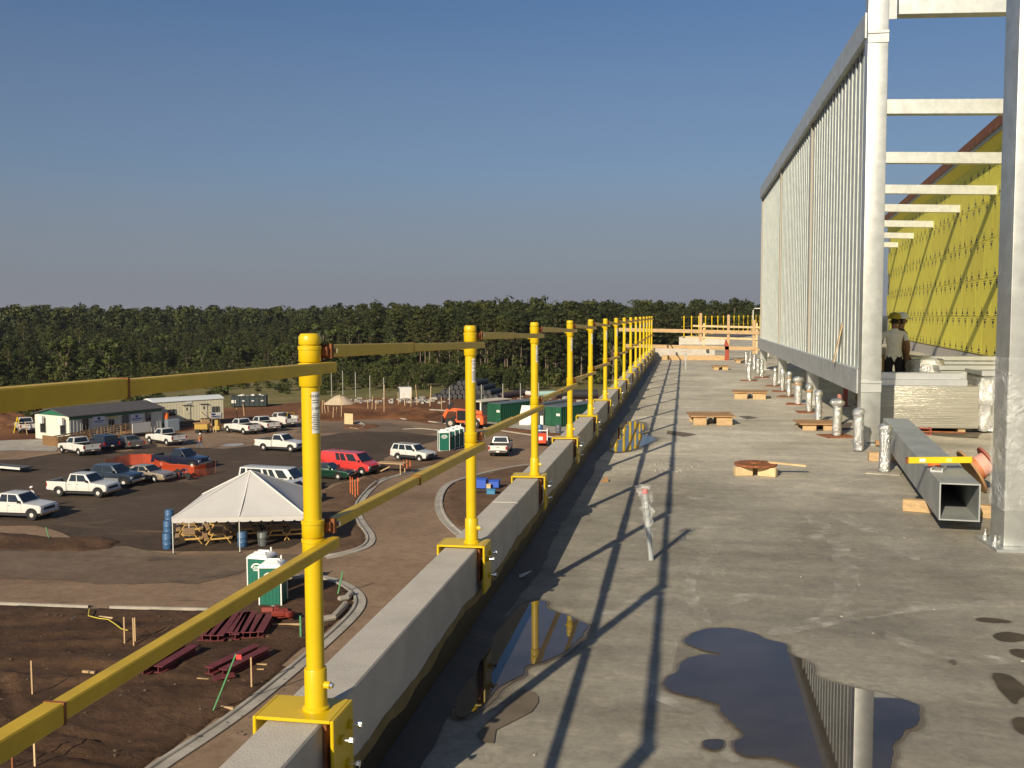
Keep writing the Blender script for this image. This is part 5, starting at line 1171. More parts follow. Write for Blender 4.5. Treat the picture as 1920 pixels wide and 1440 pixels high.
# office trailer: local x along the long side (B to C), y away
B0 = gr(131, 829.5); ang = 67.0
t = thing('office_trailer', 'double wide site office with pale ribbed siding, green gable and dark roof', 'trailer', (B0.x, B0.y, GZ), RAD(ang))
Lw, Wd, zf, ze, zr = 13.0, 7.0, 0.55, 3.05, 3.75
MB().box(0, Lw, 0, Wd, 0.05, ze).build('wall', m_side1, t, smooth=0)
MB().add([(-0.02, 0, ze), (-0.02, Wd, ze), (-0.02, Wd/2, zr), (Lw+0.02, 0, ze), (Lw+0.02, Wd, ze), (Lw+0.02, Wd/2, zr)], [(0, 1, 2), (3, 5, 4), (0, 3, 4, 1)]).build('gable', m_green, t, smooth=0)
b = MB(); b.add([(-0.3, -0.35, ze-0.05), (Lw+0.3, -0.35, ze-0.05), (Lw+0.3, Wd/2, zr+0.06), (-0.3, Wd/2, zr+0.06), (-0.3, -0.35, ze+0.05), (Lw+0.3, -0.35, ze+0.05), (Lw+0.3, Wd/2, zr+0.16), (-0.3, Wd/2, zr+0.16)], [(0,3,2,1),(4,5,6,7),(0,1,5,4),(1,2,6,5),(2,3,7,6),(3,0,4,7)])
b.add([(-0.3, Wd+0.35, ze-0.05), (Lw+0.3, Wd+0.35, ze-0.05), (Lw+0.3, Wd/2+0.001, zr+0.06), (-0.3, Wd/2+0.001, zr+0.06), (-0.3, Wd+0.35, ze+0.05), (Lw+0.3, Wd+0.35, ze+0.05), (Lw+0.3, Wd/2+0.001, zr+0.16), (-0.3, Wd/2+0.001, zr+0.16)], [(0,3,2,1),(4,5,6,7),(0,1,5,4),(1,2,6,5),(2,3,7,6),(3,0,4,7)])
b.build('roof', m_roofd, t, smooth=0)
MB().box(-0.02, Lw+0.02, -0.03, -0.0006, ze-0.42, ze-0.03).build('fascia', m_green, t)
ribs(t, 0.1, Lw, 0, 0.1, ze-0.43, 0.45, M('rib_shade', (0.50, 0.50, 0.44), 0.6))
for x in (2.1, 10.9): window(t, x, -0.04, 1.15, 0.75, 1.5, '-y')
window(t, 5.6, -0.04, 1.5, 0.7, 0.7, '-y')
for x in (7.6,):
    dr = MB().box(x-0.48, x+0.48, -0.07, -0.036, 0.5, 2.6).build('door', m_door, t); MB().cyl((x+0.36, -0.1, 1.5), (x+0.36, -0.071, 1.5), 0.04, n=8).build('handle', m_bolt, dr)
for y in (1.2, 5.3): window(t, 0, y, 0.9, 1.1, 1.75, '-x')
for (x, y) in ((-0.03, 1.2), (-0.03, 5.3)):
    MB().box(-0.42, -0.052, y-0.38, y+0.38, 2.0, 2.9).build('air_conditioner', M('ac_white', (0.7, 0.7, 0.66), 0.5), t, bevel=0.02)
for x, w, z in ((3.9, 1.6, 1.75), (9.2, 1.75, 1.55)):
    sg = MB().box(x-w/2, x+w/2, -0.075, -0.037, z, z+1.0).build('sign_board', M('sign_white', (0.62, 0.65, 0.70), 0.4), t)
    b = MB(); b.box(x-0.18, x+0.18, -0.082, -0.0755, z+0.60, z+0.9).box(x-w*0.42, x+w*0.42, -0.082, -0.0755, z+0.38, z+0.5).box(x-w*0.3, x+w*0.3, -0.082, -0.0755, z+0.2, z+0.26).build('sign_print', M('sign_blue', (0.03, 0.07, 0.25), 0.5), sg)
MB().box(5.2, 6.5, -0.12, -0.037, 2.45, 2.57).build('lamp_bar', m_yellow, t)
# timber ramp in front
t = thing('timber_ramp', 'timber access ramp with slatted railings in front of the site office', 'ramp', (B0.x, B0.y, GZ), RAD(ang))
MB().add([(-3.2, -2.6, 0.05), (6.8, -2.6, 0.62), (6.8, -1.2, 0.62), (-3.2, -1.2, 0.05), (-3.2, -2.6, 0.0), (6.8, -2.6, 0.5), (6.8, -1.2, 0.5), (-3.2, -1.2, 0.0)], [(0,1,2,3),(7,6,5,4),(0,4,5,1),(1,5,6,2),(2,6,7,3),(3,7,4,0)]).build('ramp_deck', m_brownlum, t)
MB().box(6.82, 9.0, -2.6, -0.05, 0.5, 0.62).build('landing', m_brownlum, t)
for y in (-2.62, -1.2):
    MB().beam((-3.2, y, 1.05), (6.8, y, 1.62), 0.05, 0.14).beam((-3.2, y, 0.55), (6.8, y, 1.12), 0.05, 0.14).build('handrail', m_brownlum, t)
    for k in range(7):
        x = -3.2+k*1.66; z = 0.05+0.057*(x+3.2); MB().box(x-0.05, x+0.05, y-0.10, y-0.03, 0, z+1.08).build('rail_post', m_brownlum, t)
b = MB()
for k in range(22): b.box(-3.3, -3.22, -2.6+k*0.13, -2.6+k*0.13+0.09, 0.02, 1.2)
for k in range(30): b.box(-3.2+k*0.13, -3.2+k*0.13+0.09, -2.74, -2.73+0.04, 0.02, 1.2)
b.build('slat_skirt', m_brownlum, t, smooth=0)
MB().box(6.6, 9.2, -2.75, -2.66, 0.55, 1.75).build('notice_panel', m_white, t)
tag(MB().box(-0.35, 0.35, -0.22, 0.22, 0, 1.05).build('ac_unit', m_white, loc=(gr(207, 816).x, gr(207, 816).y, GZ)), 'pale cabinet standing at the ramp landing of the site office', 'cabinet')
# beige trailer
P0 = gr(289, 805); ang2 = 51.0
t = thing('beige_trailer', 'single beige site trailer with curved white roof, two doors and dark windows', 'trailer', (P0.x, P0.y, GZ), RAD(ang2))
Lw, Wd, ze = 9.7, 3.4, 3.55
MB().box(0, Lw, 0, Wd, 0.75, ze).build('wall', m_side2, t, smooth=0)
MB().box(0.3, Lw-0.3, 0.3, Wd-0.3, 0.0, 0.749).build('undercarriage', m_door, t)
b = MB(); n = 8; v = []
for x in (-0.12, Lw+0.12):
    for i in range(n+1):
        a = i/n; v.append((x, -0.1+a*(Wd+0.2), ze+0.42*sin(pi*a)+0.02))
    v += [(x, Wd+0.1, ze-0.06), (x, -0.1, ze-0.06)]
k = n+3; b.add(v, [(i, (i+1) % k, k+(i+1) % k, k+i) for i in range(k)]+[tuple(range(k-1, -1, -1)), tuple(range(k, 2*k))])
b.build('roof', M('white_roof', (0.62, 0.66, 0.66), 0.5), t)
b = MB(); x = 0.15
while x < Lw: b.box(x, x+0.06, -0.014, -0.0005, 0.8, ze-0.1); x += 0.4
b.build('siding_ribs', m_side2, t, smooth=0, kind='stuff')
window(t, 2.4, -0.036, 1.65, 0.95, 0.8, '-y'); window(t, 8.5, -0.036, 1.7, 0.95, 0.75, '-y')
for x in (4.5, 6.9):
    dr = MB().box(x-0.45, x+0.45, -0.07, -0.036, 0.9, 2.95).build('door', m_side2, t, bevel=0.01); MB().cyl((x+0.34, -0.11, 1.8), (x+0.34, -0.071, 1.8), 0.04, n=8).build('handle', m_dark, dr)
    MB().box(x-0.10, x+0.10, -0.078, -0.0705, 2.2, 2.6).build('door_light', m_glass, dr)
    for z in (1.0, 2.96): MB().box(x-0.6, x+0.6, -0.20, -0.037, z-0.06, z).build('door_sill', m_dark, t)
st_ = MB()
for k in range(4): st_.box(6.35, 7.45, -0.35-0.3*k, -0.072-0.3*k, 0.0, 0.85-0.2*k)
st_.build('steps', m_lumber, t)
MB().tube([(6.4, -1.3, 0), (6.4, -1.3, 1.1), (6.4, -0.1, 1.9)], 0.04, 6).tube([(7.4, -1.3, 0), (7.4, -1.3, 1.1), (7.4, -0.1, 1.9)], 0.04, 6).build('step_rail', m_lumber, t)
sg = MB().box(7.7, 9.3, -0.09, -0.072, 0.95, 1.65).build('sign_board', m_white, t); MB().box(7.8, 9.2, -0.097, -0.0905, 1.05, 1.2).box(7.9, 8.5, -0.097, -0.0905, 1.3, 1.55).build('sign_print', M('sign_blue', (0.03, 0.07, 0.25), 0.5), sg)
MB().box(4.4, 5.2, -0.06, -0.037, 3.1, 3.4).build('name_plate', m_white, t)
for q, nm, lab in (((326, 808), 'electric_cabinet', 'blue grey cabinet standing at the end of the beige trailer'), ):
    p = gr(*q); t = thing(nm, lab, 'cabinet', (p.x, p.y, GZ), RAD(51))
    MB().box(-1.0, 0.6, -0.5, 0.5, 0, 1.55).build('box', M('blue_grey', (0.18, 0.22, 0.27), 0.5), t, bevel=0.03)
    MB().box(-0.9, 0.5, -0.52, -0.501, 0.1, 1.4).build('door', M('blue_grey', (0.18, 0.22, 0.27), 0.5), t)
p = gr(311, 808); tag(MB().cyl((0, 0, 1.552), (0, 0, 2.35), 0.32, n=16).build('water_cooler', m_orange, loc=(p.x, p.y+0.2, GZ)), 'orange water cooler on top of the cabinet by the beige trailer', 'water cooler')
# small yellow compressor / generator by the trailer
p = gr(380, 812); t = thing('site_compressor', 'small yellow and brown compressor cart in front of the beige trailer steps', 'compressor', (p.x, p.y, GZ), RAD(10))
MB().box(-0.9, 0.8, -0.5, 0.5, 0.45, 1.25).build('housing', M('dull_yellow', (0.42, 0.27, 0.05), 0.5), t, bevel=0.08)
for x in (-0.5, 0.4):
    for y in (-0.55, 0.55): MB().cyl((x, y-0.06, 0.28), (x, y+0.06, 0.28), 0.28, n=14).build('wheel', m_black, t)
MB().box(-1.0, 1.0, -0.6, 0.6, 1.252, 1.34).build('lid', m_plywood, t, bevel=0.02)
p = gr(408, 806); tag(MB().box(-0.5, 0.4, -0.3, 0.3, 0, 0.55).box(-0.3, 0.2, -0.25, 0.25, 0.551, 1.3).build('yellow_pump', M('dull_yellow', (0.42, 0.27, 0.05), 0.5), loc=(p.x, p.y, GZ), bevel=0.05), 'yellow pump standing at the right end of the beige trailer', 'pump')
b = MB(); p = gr(395, 811)
for k in range(6): b.box(-0.9+k*0.32, -0.9+k*0.32+0.07, -0.03, 0.03, 0, 0.8)
b.box(-0.95, 0.85, -0.025, 0.025, 0.80, 0.88)
tag(b.build('barrier_rack', m_pine, loc=(p.x, p.y, GZ)), 'low slatted timber rack between the compressor cart and the yellow pump', 'rack')

# ---------------------------------------------------------------- containers and other things at the back
def container(px, rz, L, Wc, H, m, label, ridge=0.14, endm=None, opened=False):
    p = gr(*px); t = thing('storage_container', label, 'container', (p.x, p.y, GZ+0.06), rz)
    MB().box(0, L, 0.0, Wc, 0.06, H).build('box', m, t, smooth=0)
    b = MB(); x = 0.15
    while x < L-0.2: b.box(x, x+0.13, -0.045, -0.0005, 0.2, H-0.15); x += 0.42
    b.build('corrugation', m, t, smooth=0, kind='stuff')
    b = MB(); b.box(-0.04, L+0.02, -0.06, -0.001, 0.0, 0.16).box(-0.04, L+0.02, -0.06, -0.001, H-0.12, H).box(-0.05, 0.08, -0.065, 0.06, 0.161, H-0.121).box(-0.05, 0.0, Wc-0.08, Wc, 0.161, H-0.121)
    b.build('frame_rails', m, t)
    for k in range(2):
        dr = MB().box(-0.035, -0.001, 0.08+k*(Wc/2-0.06), Wc/2-0.02+k*(Wc/2-0.06), 0.17, H-0.13).build('door', endm or m, t)
        MB().cyl((-0.06, Wc/2-0.25+k*0.45, 0.2), (-0.06, Wc/2-0.25+k*0.45, H-0.2), 0.025, n=6).build('lock_bar', endm or m, dr)
    MB().box(-0.045, -0.036, 0.15, 0.75, H*0.55, H*0.55+0.32).build('label_plate', m_white, t)
    MB().box(-0.05, L+0.03, -0.03, Wc+0.03, H+0.001, H+0.05).build('roof', M('container_roof', (0.12, 0.15, 0.17), 0.6, var=0.2, scale=1), t)
    return t
m_cg = M('container_green', (0.012, 0.085, 0.042), 0.5, var=0.12, scale=1.5)
container((939, 794), RAD(58), 9.5, 2.5, 2.6, m_cg, 'dark green shipping container with its doors towards the telehandler', endm=m_cg)
container((1052, 801.5), RAD(62), 9.5, 2.6, 2.6, m_cg, 'dark green container standing nearest the parapet, right of the white panel', endm=m_cg)
container((1005, 797.5), RAD(66), 10, 1.0, 2.75, M('grey_shed', (0.28, 0.29, 0.27), 0.6), 'long grey green roofed store between the two green containers')
p = gr(903, 793); t = thing('open_shed', 'cream open fronted shed left of the first green container', 'shed', (p.x, p.y, GZ+0.06), RAD(60))
MB().box(0, 6, 0, 0.06, 0, 2.8).build('side_wall', m_door, t); MB().box(0, 6, 2.3, 2.36, 0, 2.8).build('side_wall', m_white, t); MB().box(5.9, 6, 0.061, 2.299, 0, 2.8).build('back_wall', m_door, t)
MB().box(-0.2, 6.2, -0.2, 2.5, 2.801, 2.92).build('roof', M('cream_roof', (0.62, 0.55, 0.42), 0.6), t); MB().box(0, 0.1, 0.061, 0.3, 0, 2.8).box(0, 0.1, 1.5, 2.299, 0, 2.8).build('front_post', m_white, t)
p = gr(883, 793); tag(MB().box(-0.2, 0.2, -0.05, 0.05, 0, 4.6).build('white_board', m_white, loc=(p.x, p.y+2, GZ)), 'tall narrow white board standing by the cream shed', 'board')
v = [(0, 0, 0), (1.5, 0, 0), (1.75, 0, 1.2), (1.6, 0, 2.6), (0.35, 0, 2.62), (0.1, 0, 1.5)]; p = gr(974, 797)
tag(MB().sheet([Vector(q) for q in v], 0.12).build('leaning_slab', M('bright_panel', (0.85, 0.82, 0.72), 0.6), loc=(p.x, p.y, GZ+0.06)), 'tall irregular cream panel leaning before the green containers', 'panel')
p = gr(1016, 798); tag(MB().box(-0.2, 0.2, -0.2, 0.2, 0, 1.25).build('pale_post', M('bright_panel', (0.85, 0.82, 0.72), 0.6), loc=(p.x, p.y, GZ+0.06)), 'short thick pale post beside the second green container', 'post')
def drum(px, col, label, h=0.92, r=0.30, cat='drum', dz=0.0, group=None, taper=1.0):
    p = gr(*px); t = thing('drum', label, cat, (p.x, p.y, GZ+0.05+dz), 0, group); m = M('drum_%s' % label.split()[0], col, 0.4, var=0.08, scale=3)
    MB().lathe([(r*0.92*taper, 0), (r*taper, 0.04), (r*taper, h*0.30), (r*1.04, h*0.33), (r*taper, h*0.36), (r, h*0.64), (r*1.04, h*0.67), (r, h*0.70), (r, h*0.93), (r*0.93, h)], 20).build('drum_body', m, t)
    MB().lathe([(r*0.95, 0.0), (r*0.95, 0.02), (r*0.3, 0.03)], 20).build('lid', m, t, (0, 0, h+0.001))
    MB().lathe([(0.03, 0), (0.03, 0.02)], 8, (r*0.5, 0, h+0.032)).build('bung', m_dark, t)
    return t
drum((1012, 812), (0.05, 0.13, 0.27), 'blue drum standing behind the red loader', 1.0, 0.42)
drum((1047, 813), (0.10, 0.11, 0.13), 'dark grey drum on the kerb beyond the red loader', 1.0, 0.36)
def dumpster(px0, px1, label):
    a, c = gr(*px0), gr(*px1); d = c-a; t = thing('open_dumpster', label, 'dumpster', tuple(a), atan2(d.y, d.x)); L = d.length; H = 1.85
    m = M('dumpster_green', (0.018, 0.033, 0.035), 0.6)
    b = MB(); b.box(0, L, 0, 0.08, 0.15, H).box(0, L, 2.4, 2.48, 0.15, H).box(0, 0.08, 0.081, 2.399, 0.15, H).box(L-0.08, L, 0.081, 2.399, 0.15, H).box(0.081, L-0.081, 0.081, 2.399, 0.15, 0.3)
    b.build('shell', m, t)
    b = MB()
    for k in range(7): x = 0.5+k*(L-1)/6; b.box(x, x+0.12, -0.09, -0.001, 0.16, H-0.1)
    b.box(-0.05, L+0.05, -0.1, -0.001, H-0.099, H+0.02); b.build('rib', m, t)
    for k in range(3): MB().box(1.8+k*1.5, 2.2+k*1.5, -0.105, -0.092, 0.95, 1.15).build('marking', m_rim, t)
    MB().box(0.1, 0.8, -0.06, -0.001, 0.7, 1.2).build('marking', m_white, t)
    b = MB(); rd = random.Random(3)
    for k in range(22): b.obox((rd.uniform(0.4, L-0.4), rd.uniform(0.4, 2.1), rd.uniform(1.45, 1.95)), (rd.uniform(.2, .6), rd.uniform(.2, .5), rd.uniform(.1, .3)), Matrix.Rotation(rd.uniform(0, 3), 3, 'Z') @ Matrix.Rotation(rd.uniform(-.5, .5), 3, 'X'))
    tag(b.build('waste', m_white, loc=tuple(a), rz=atan2(d.y, d.x)), 'heap of pale waste inside the open dumpster', 'waste')
dumpster((433, 764), (499, 763), 'long dark open top dumpster with white waste on the red clay')
p = gr(750, 750); t = thing('white_box_van', 'white box shaped container with one dark end among the spoil behind the yard', 'box', (p.x, p.y, GZ), RAD(25))
MB().box(0, 2.1, 0, 1.8, 0.2, 2.2).build('box', m_white, t, bevel=0.03); MB().box(-0.03, -0.001, 0.15, 1.65, 0.3, 2.0).build('dark_end', m_door, t)
# plywood sheet on edge
a, c = gr(646, 795), gr(662, 796)
tag(MB().beam((a.x, a.y, GZ+0.75), (c.x, c.y, GZ+0.75), 0.05, 1.45).build('plywood_sheet', m_pine), 'upright plywood sheet on the round kerb island in the back yard', 'plywood sheet')
# black pipe stack and pipes
p0 = gr(815, 748)
t = thing('pipe_stack', 'stepped stack of black corrugated pipes behind the telehandler', 'pipe stack', (p0.x, p0.y, GZ))
m_bp = M('black_pipe', (0.030, 0.030, 0.034), 0.6)
for r in range(4):
    for k in range(13-3*r): MB().cyl((k*0.92+r*1.5, 0, 0.45+r*0.8), (k*0.92+r*1.5+1.0, 6, 0.45+r*0.8), 0.45, n=10).build('pipe', m_bp, t)
for k, (x0, y0, x1, y1, r, m, lab) in enumerate([(885, 747, 902, 752, 0.5, m_bp, 'black pipe leaning at the end of the pipe stack'), (908, 745, 938, 738, 0.4, M('aqua_pipe', (0.36, 0.55, 0.50), 0.5), 'pale aqua pipe lying nearest the pipe stack'), (915, 741, 927, 735, 0.35, M('aqua_pipe', (0.36, 0.55, 0.50), 0.5), 'short pale aqua pipe lying crosswise on the other'),
        (940, 748, 985, 741, 0.55, M('brown_pipe', (0.07, 0.045, 0.05), 0.7), 'long dark brown pipe on the ground behind the containers'), (980, 741, 1003, 743, 0.45, M('white_pipe', (0.6, 0.58, 0.53), 0.5), 'white pipe end beyond the third yellow post'), (1005, 744, 1060, 742, 0.5, M('aqua_pipe', (0.36, 0.55, 0.50), 0.5), 'long pale aqua pipe behind the fourth yellow post'),
        (1068, 748, 1120, 747, 0.8, m_bp, 'long black culvert pipe lying before the trees'), (1042, 747, 1062, 746, 0.6, m_bp, 'black pipe bundle end beside the aqua pipe')]):
    a, c = gr(x0, y0), gr(x1, y1); b = MB().cyl((0, 0, r), (c.x-a.x, c.y-a.y, r), r, n=14)
    tag(b.build('pipe', m, loc=(a.x, a.y, GZ)), lab, 'pipe')
b = MB(); rd = random.Random(8)
for k in range(120):
    q = gr(rd.uniform(760, 1120), rd.uniform(744, 757)) if k < 70 else gr(rd.uniform(655, 820), rd.uniform(748, 756)); s_ = rd.uniform(0.15, 0.6)
    b.obox((q.x, q.y, GZ+s_*0.3), (s_*1.8, s_, s_*0.7), Matrix.Rotation(rd.uniform(0, 3), 3, 'Z'))
b.build('rubble', m_conc, smooth=0, kind='stuff')

# ---------------------------------------------------------------- the tent with its tables
m_tent = M('tent_canvas', (0.52, 0.51, 0.50), 0.75, var=0.04, scale=0.8, bump=0.25, bscale=1.2)
EH = 2.25
fl, fr = at(322, 973, GZ+EH), at(573, 968, GZ+EH)
dirx = Vector((fr.x-fl.x, fr.y-fl.y, 0)); TW = dirx.length; ux = dirx.normalized(); uy = Vector((-ux.y, ux.x, 0))
t = thing('frame_tent', 'large white peaked frame tent standing over wooden picnic tables', 'tent', (fl.x, fl.y, GZ+0.05), atan2(ux.y, ux.x))
TD = TW*1.0; PK_ = EH+2.25
c00, c10, c11, c01, apex = (0, 0, EH), (TW, 0, EH), (TW, TD, EH), (0, TD, EH), (TW/2, TD/2, PK_)
def canopy(a, b_, nm):
    mb = MB(); n = 14; A, B_, C_ = Vector(a), Vector(b_), Vector(apex); v = []
    for i in range(n+1):
        for k in range(n+1-i):
            w1 = k/n; w2 = i/n; p = A*(1-w1-w2)+B_*w1+C_*w2
            edge = min(w1, 1-w1-w2); sag = -0.22*min(1, edge*4)*(1-w2)*w2*2.2; p = p+Vector((0, 0, sag+0.015*noise.noise(p*1.7)))
            v.append(p)
    idx = {}; q = 0
    for i in range(n+1):
        for k in range(n+1-i): idx[i, k] = q; q += 1
    f = []
    for i in range(n):
        for k in range(n-i):
            f.append((idx[i, k], idx[i, k+1], idx[i+1, k]))
            if k < n-i-1: f.append((idx[i, k+1], idx[i+1, k+1], idx[i+1, k]))
    return mb.add(v, f).build(nm, m_tent, t, smooth=60)
for a, b_ in ((c00, c10), (c10, c11), (c11, c01), (c01, c00)): canopy(a, b_, 'canopy_panel')
b = MB(); n = 24
for (a, b_) in ((c00, c10), (c10, c11), (c11, c01), (c01, c00)):
    A, B_ = Vector(a), Vector(b_); 
    out = (A+B_)/2-Vector((TW/2, TD/2, EH)); out.normalize(); v = []
    N_ = 96
    for i in range(N_+1):
        p = A.lerp(B_, i/N_)+out*0.03; ph = (i/N_*12) % 1.0; dz = 0.30-0.07*(1 if ph < 0.12 or ph > 0.88 else 0)+0.02*sin(ph*pi)
        v += [p, p+Vector((0, 0, -dz))]
    b.add(v, [(2*i, 2*i+1, 2*i+3, 2*i+2) for i in range(N_)])
b.build('valance', m_tent, t, smooth=0)
for a in (c00, c10, c11, c01): MB().tube([Vector(a)+Vector((0, 0, 0.02)), Vector(a).lerp(Vector(apex), 0.5)+Vector((0, 0, 0.03)), Vector(apex)+Vector((0, 0, 0.03))], 0.045, 6).build('hip_seam', m_white, t)
MB().tube([Vector((TW/2, -0.02, EH)), Vector((TW/2, TD*0.25, EH+1.05)), Vector(apex)], 0.05, 6).build('centre_seam', m_white, t)
for (x, y) in ((0.03, 0.03), (TW-0.03, 0.03), (TW-0.03, TD-0.03), (0.03, TD-0.03), (TW/2, 0.03), (TW/2, TD-0.03), (0.03, TD/2), (TW-0.03, TD/2)):
    MB().cyl((x, y, 0), (x, y, EH), 0.032, n=8).build('pole', m_white, t); MB().box(x-0.1, x+0.1, y-0.1, y+0.1, 0, 0.02).build('pole_foot', m_dark, t)
m_tbl = M('weathered_table', (0.42, 0.27, 0.14), 0.8, var=0.15, scale=4, stretch=(6, 1, 1))
m_leg = M('honey_lumber', (0.62, 0.40, 0.12), 0.7)
tb = None
def picnic(px, rz, label):
    global tb
    p = gr(*px); p.z = GZ+0.055
    if tb: return dup(tb, p, rz, label)
    tb = thing('picnic_table', label, 'picnic table', tuple(p), rz, 'wooden picnic tables under the white tent')
    b = MB()
    for k in range(5): b.box(-0.37+k*0.15, -0.37+k*0.15+0.14, 0.0, 1.85, 0.72, 0.76)
    b.build('table_top', m_tbl, tb)
    for s_ in (-1, 1):
        b = MB()
        for k in range(2): x = s_*(0.60+k*0.14); b.box(min(x, x+s_*0.13), max(x, x+s_*0.13), 0, 1.85, 0.42, 0.46)
        b.build('bench', m_tbl, tb)
    for y in (0.18, 1.6):
        b = MB(); b.beam((-0.78, y, 0.0), (-0.28, y, 0.715), 0.045, 0.11, up=(0, 1, 0)).beam((0.78, y, 0.0), (0.28, y, 0.715), 0.045, 0.11, up=(0, 1, 0)).box(-0.86, 0.86, y-0.07, y-0.026, 0.32, 0.42).box(-0.36, 0.36, y-0.07, y-0.026, 0.62, 0.715)
        b.build('leg_frame', m_leg, tb)
    return tb
for px, lab in (((355, 1024), 'picnic table at the front left corner of the tent'), ((410, 1023), 'picnic table at the front edge of the tent, second from its left corner'), ((356, 1005), 'picnic table directly behind the front left one under the tent'), ((357, 988), 'rearmost picnic table in the left column under the tent'),
                ((464, 1013), 'picnic table behind the blue drum at the tent centre pole'), ((520, 1016), 'picnic table right of the grey bin under the tent'), ((556, 1014), 'picnic table at the right end of the tent behind the yellow post'), ((412, 1003), 'picnic table in the shade behind the second front table'), ((466, 996), 'picnic table deep in the shade at the middle of the tent'), ((520, 997), 'picnic table deep in the shade right of the tent middle')):
    picnic(px, RAD(29+random.uniform(-4, 4)), lab)
m_b = (0.045, 0.165, 0.33)
drum((315, 1030), m_b, 'blue drum nearest the camera at the front left tent pole', 0.98, 0.31)
drum((316, 1005), m_b, 'blue drum in the middle of three along the left tent side', 0.98, 0.31)
drum((318, 983), m_b, 'blue drum furthest back of three along the left tent side', 0.98, 0.31)
drum((455, 1026), m_b, 'blue drum at the front centre pole of the tent', 0.95, 0.31)
drum((493, 1024), (0.13, 0.145, 0.15), 'grey round bin right of the centre tent pole', 0.85, 0.33, 'bin', taper=0.9)
# ---------------------------------------------------------------- portable toilets
m_pg = M('toilet_green', (0.012, 0.135, 0.09), 0.45, var=0.06, scale=2); m_pr = M('toilet_roof', (0.80, 0.82, 0.80), 0.35)
pt = None
def toilet(px, rz, label):
    global pt
    p = gr(*px); p.z = GZ+0.05
    if pt: return dup(pt, p, rz, label)
    pt = thing('portable_toilet', label, 'portable toilet', tuple(p), rz, 'green portable toilets with white roofs')
    w = 0.56
    MB().box(-w, w, -w, w, 0.10, 2.02).build('cabin', m_pg, pt, bevel=0.02)
    MB().box(-w-0.03, w+0.03, -w-0.03, w+0.03, 0, 0.099).build('skid', m_white, pt)
    for sx in (-1, 1):
        for sy in (-1, 1): MB().box(sx*w-0.035, sx*w+0.035, sy*w-0.035, sy*w+0.035, 0.10, 2.03).build('corner_trim', m_pr, pt, bevel=0.01)
    dr = MB().box(-w+0.09, w-0.09, -w-0.03, -w-0.001, 0.18, 1.98).build('door', m_pg, pt, bevel=0.008)
    b = MB()
    for k in range(4): b.box(-0.32+k*0.19, -0.25+k*0.19, -w-0.045, -w-0.0305, 0.25, 1.2)
    b.build('door_rib', m_pg, dr)
    lg = MB(); n = 16; v = []
    for r in (0.20, 0.27): v += [(r*1.25*cos(pi*k/n), -w-0.036, 1.55+r*cos(0)*0+r*sin(pi*k/n)) for k in range(n+1)]
    lg.add(v, [(k, k+1, n+2+k, n+1+k) for k in range(n)])
    lg.box(-0.25, 0.25, -w-0.037, -w-0.031, 1.49, 1.53).box(-0.2, 0.2, -w-0.037, -w-0.031, 1.41, 1.45)
    for k in range(4): lg.box(-0.17+k*0.1, -0.11+k*0.1, -w-0.037, -w-0.031, 1.56, 1.66)
    lg.build('door_emblem', m_pr, dr)
    prof = [(0.0, 0.0), (0.04, 0.10), (0.16, 0.20), (0.34, 0.25)]; v = []
    for ins, z in prof:
        a = w+0.06-ins; v += [(-a, -a, 2.03+z), (a, -a, 2.03+z), (a, a, 2.03+z), (-a, a, 2.03+z)]
    MB().add(v, [(i*4+k, i*4+(k+1) % 4, (i+1)*4+(k+1) % 4, (i+1)*4+k) for i in range(3) for k in range(4)]+[(3, 2, 1, 0), (12, 13, 14, 15)]).build('roof', m_pr, pt, bevel=0.03, seg=2)
    for s_ in (-1, 1):
        q = MB().prism([(-0.38, 0), (0.38, 0), (0.3, 0.13), (-0.3, 0.13)], -0.05, 0.05); q.build('roof_hump', m_pr, pt, (0, s_*0.22, 2.22), bevel=0.02)
    MB().cyl((0.35, 0.35, 2.05), (0.35, 0.35, 2.48), 0.05, n=10).build('vent_pipe', m_pr, pt)
    return pt
toilet((493, 1116), RAD(-4), 'green portable toilet standing behind its twin on the dirt field')
toilet((513, 1135), RAD(8), 'green portable toilet nearest the camera on the dirt field')
toilet((832, 846), RAD(22), 'first green portable toilet in the row of four by the kerb')
toilet((842.5, 843), RAD(22), 'second green portable toilet in the row of four by the kerb')
toilet((851, 840), RAD(22), 'third green portable toilet in the row of four by the kerb')
toilet((859, 837.5), RAD(22), 'fourth green portable toilet in the row, half behind the yellow post')
# ---------------------------------------------------------------- orange safety fence
m_net = bpy.data.materials.new('orange_netting'); m_net.use_nodes = True; nb = m_net.node_tree.nodes['Principled BSDF']; nb.inputs['Base Color'].default_value = (0.62, 0.075, 0.02, 1); nb.inputs['Roughness'].default_value = 0.4; nb.inputs['Alpha'].default_value = 0.55
t = thing('safety_fence', 'sagging orange plastic safety fence around part of the asphalt by the motorcycle', 'fence', (0, 0, 0))
L_ = [(197, 884), (222, 876), (245, 873), (270, 872), (289, 873), (291, 884), (310, 889), (335, 893), (365, 896), (385, 893), (404, 888)]
Q = [gr(*q) for q in L_]; b = MB(); v = []; N_ = 0
for a, c in zip(Q, Q[1:]):
    for i in range(8):
        p = a.lerp(c, i/8); s_ = 4*(i/8)*(1-i/8); off = 0.25*noise.noise(p*0.9); v += [(p.x+off, p.y-0.1*s_, GZ+0.06), (p.x+off*0.7, p.y, GZ+0.6+0.1*noise.noise(p)), (p.x, p.y, GZ+1.15-0.22*s_*abs(noise.noise(p*0.3)))]; N_ += 1
b.add(v, [(3*i+k, 3*i+k+1, 3*i+k+4, 3*i+k+3) for i in range(N_-1) for k in range(2)])
b.build('netting', m_net, t, smooth=60)
for q in Q: MB().cyl((q.x, q.y+0.06, GZ), (q.x, q.y+0.06, GZ+1.25), 0.02, n=6).build('stake', m_rust, t)
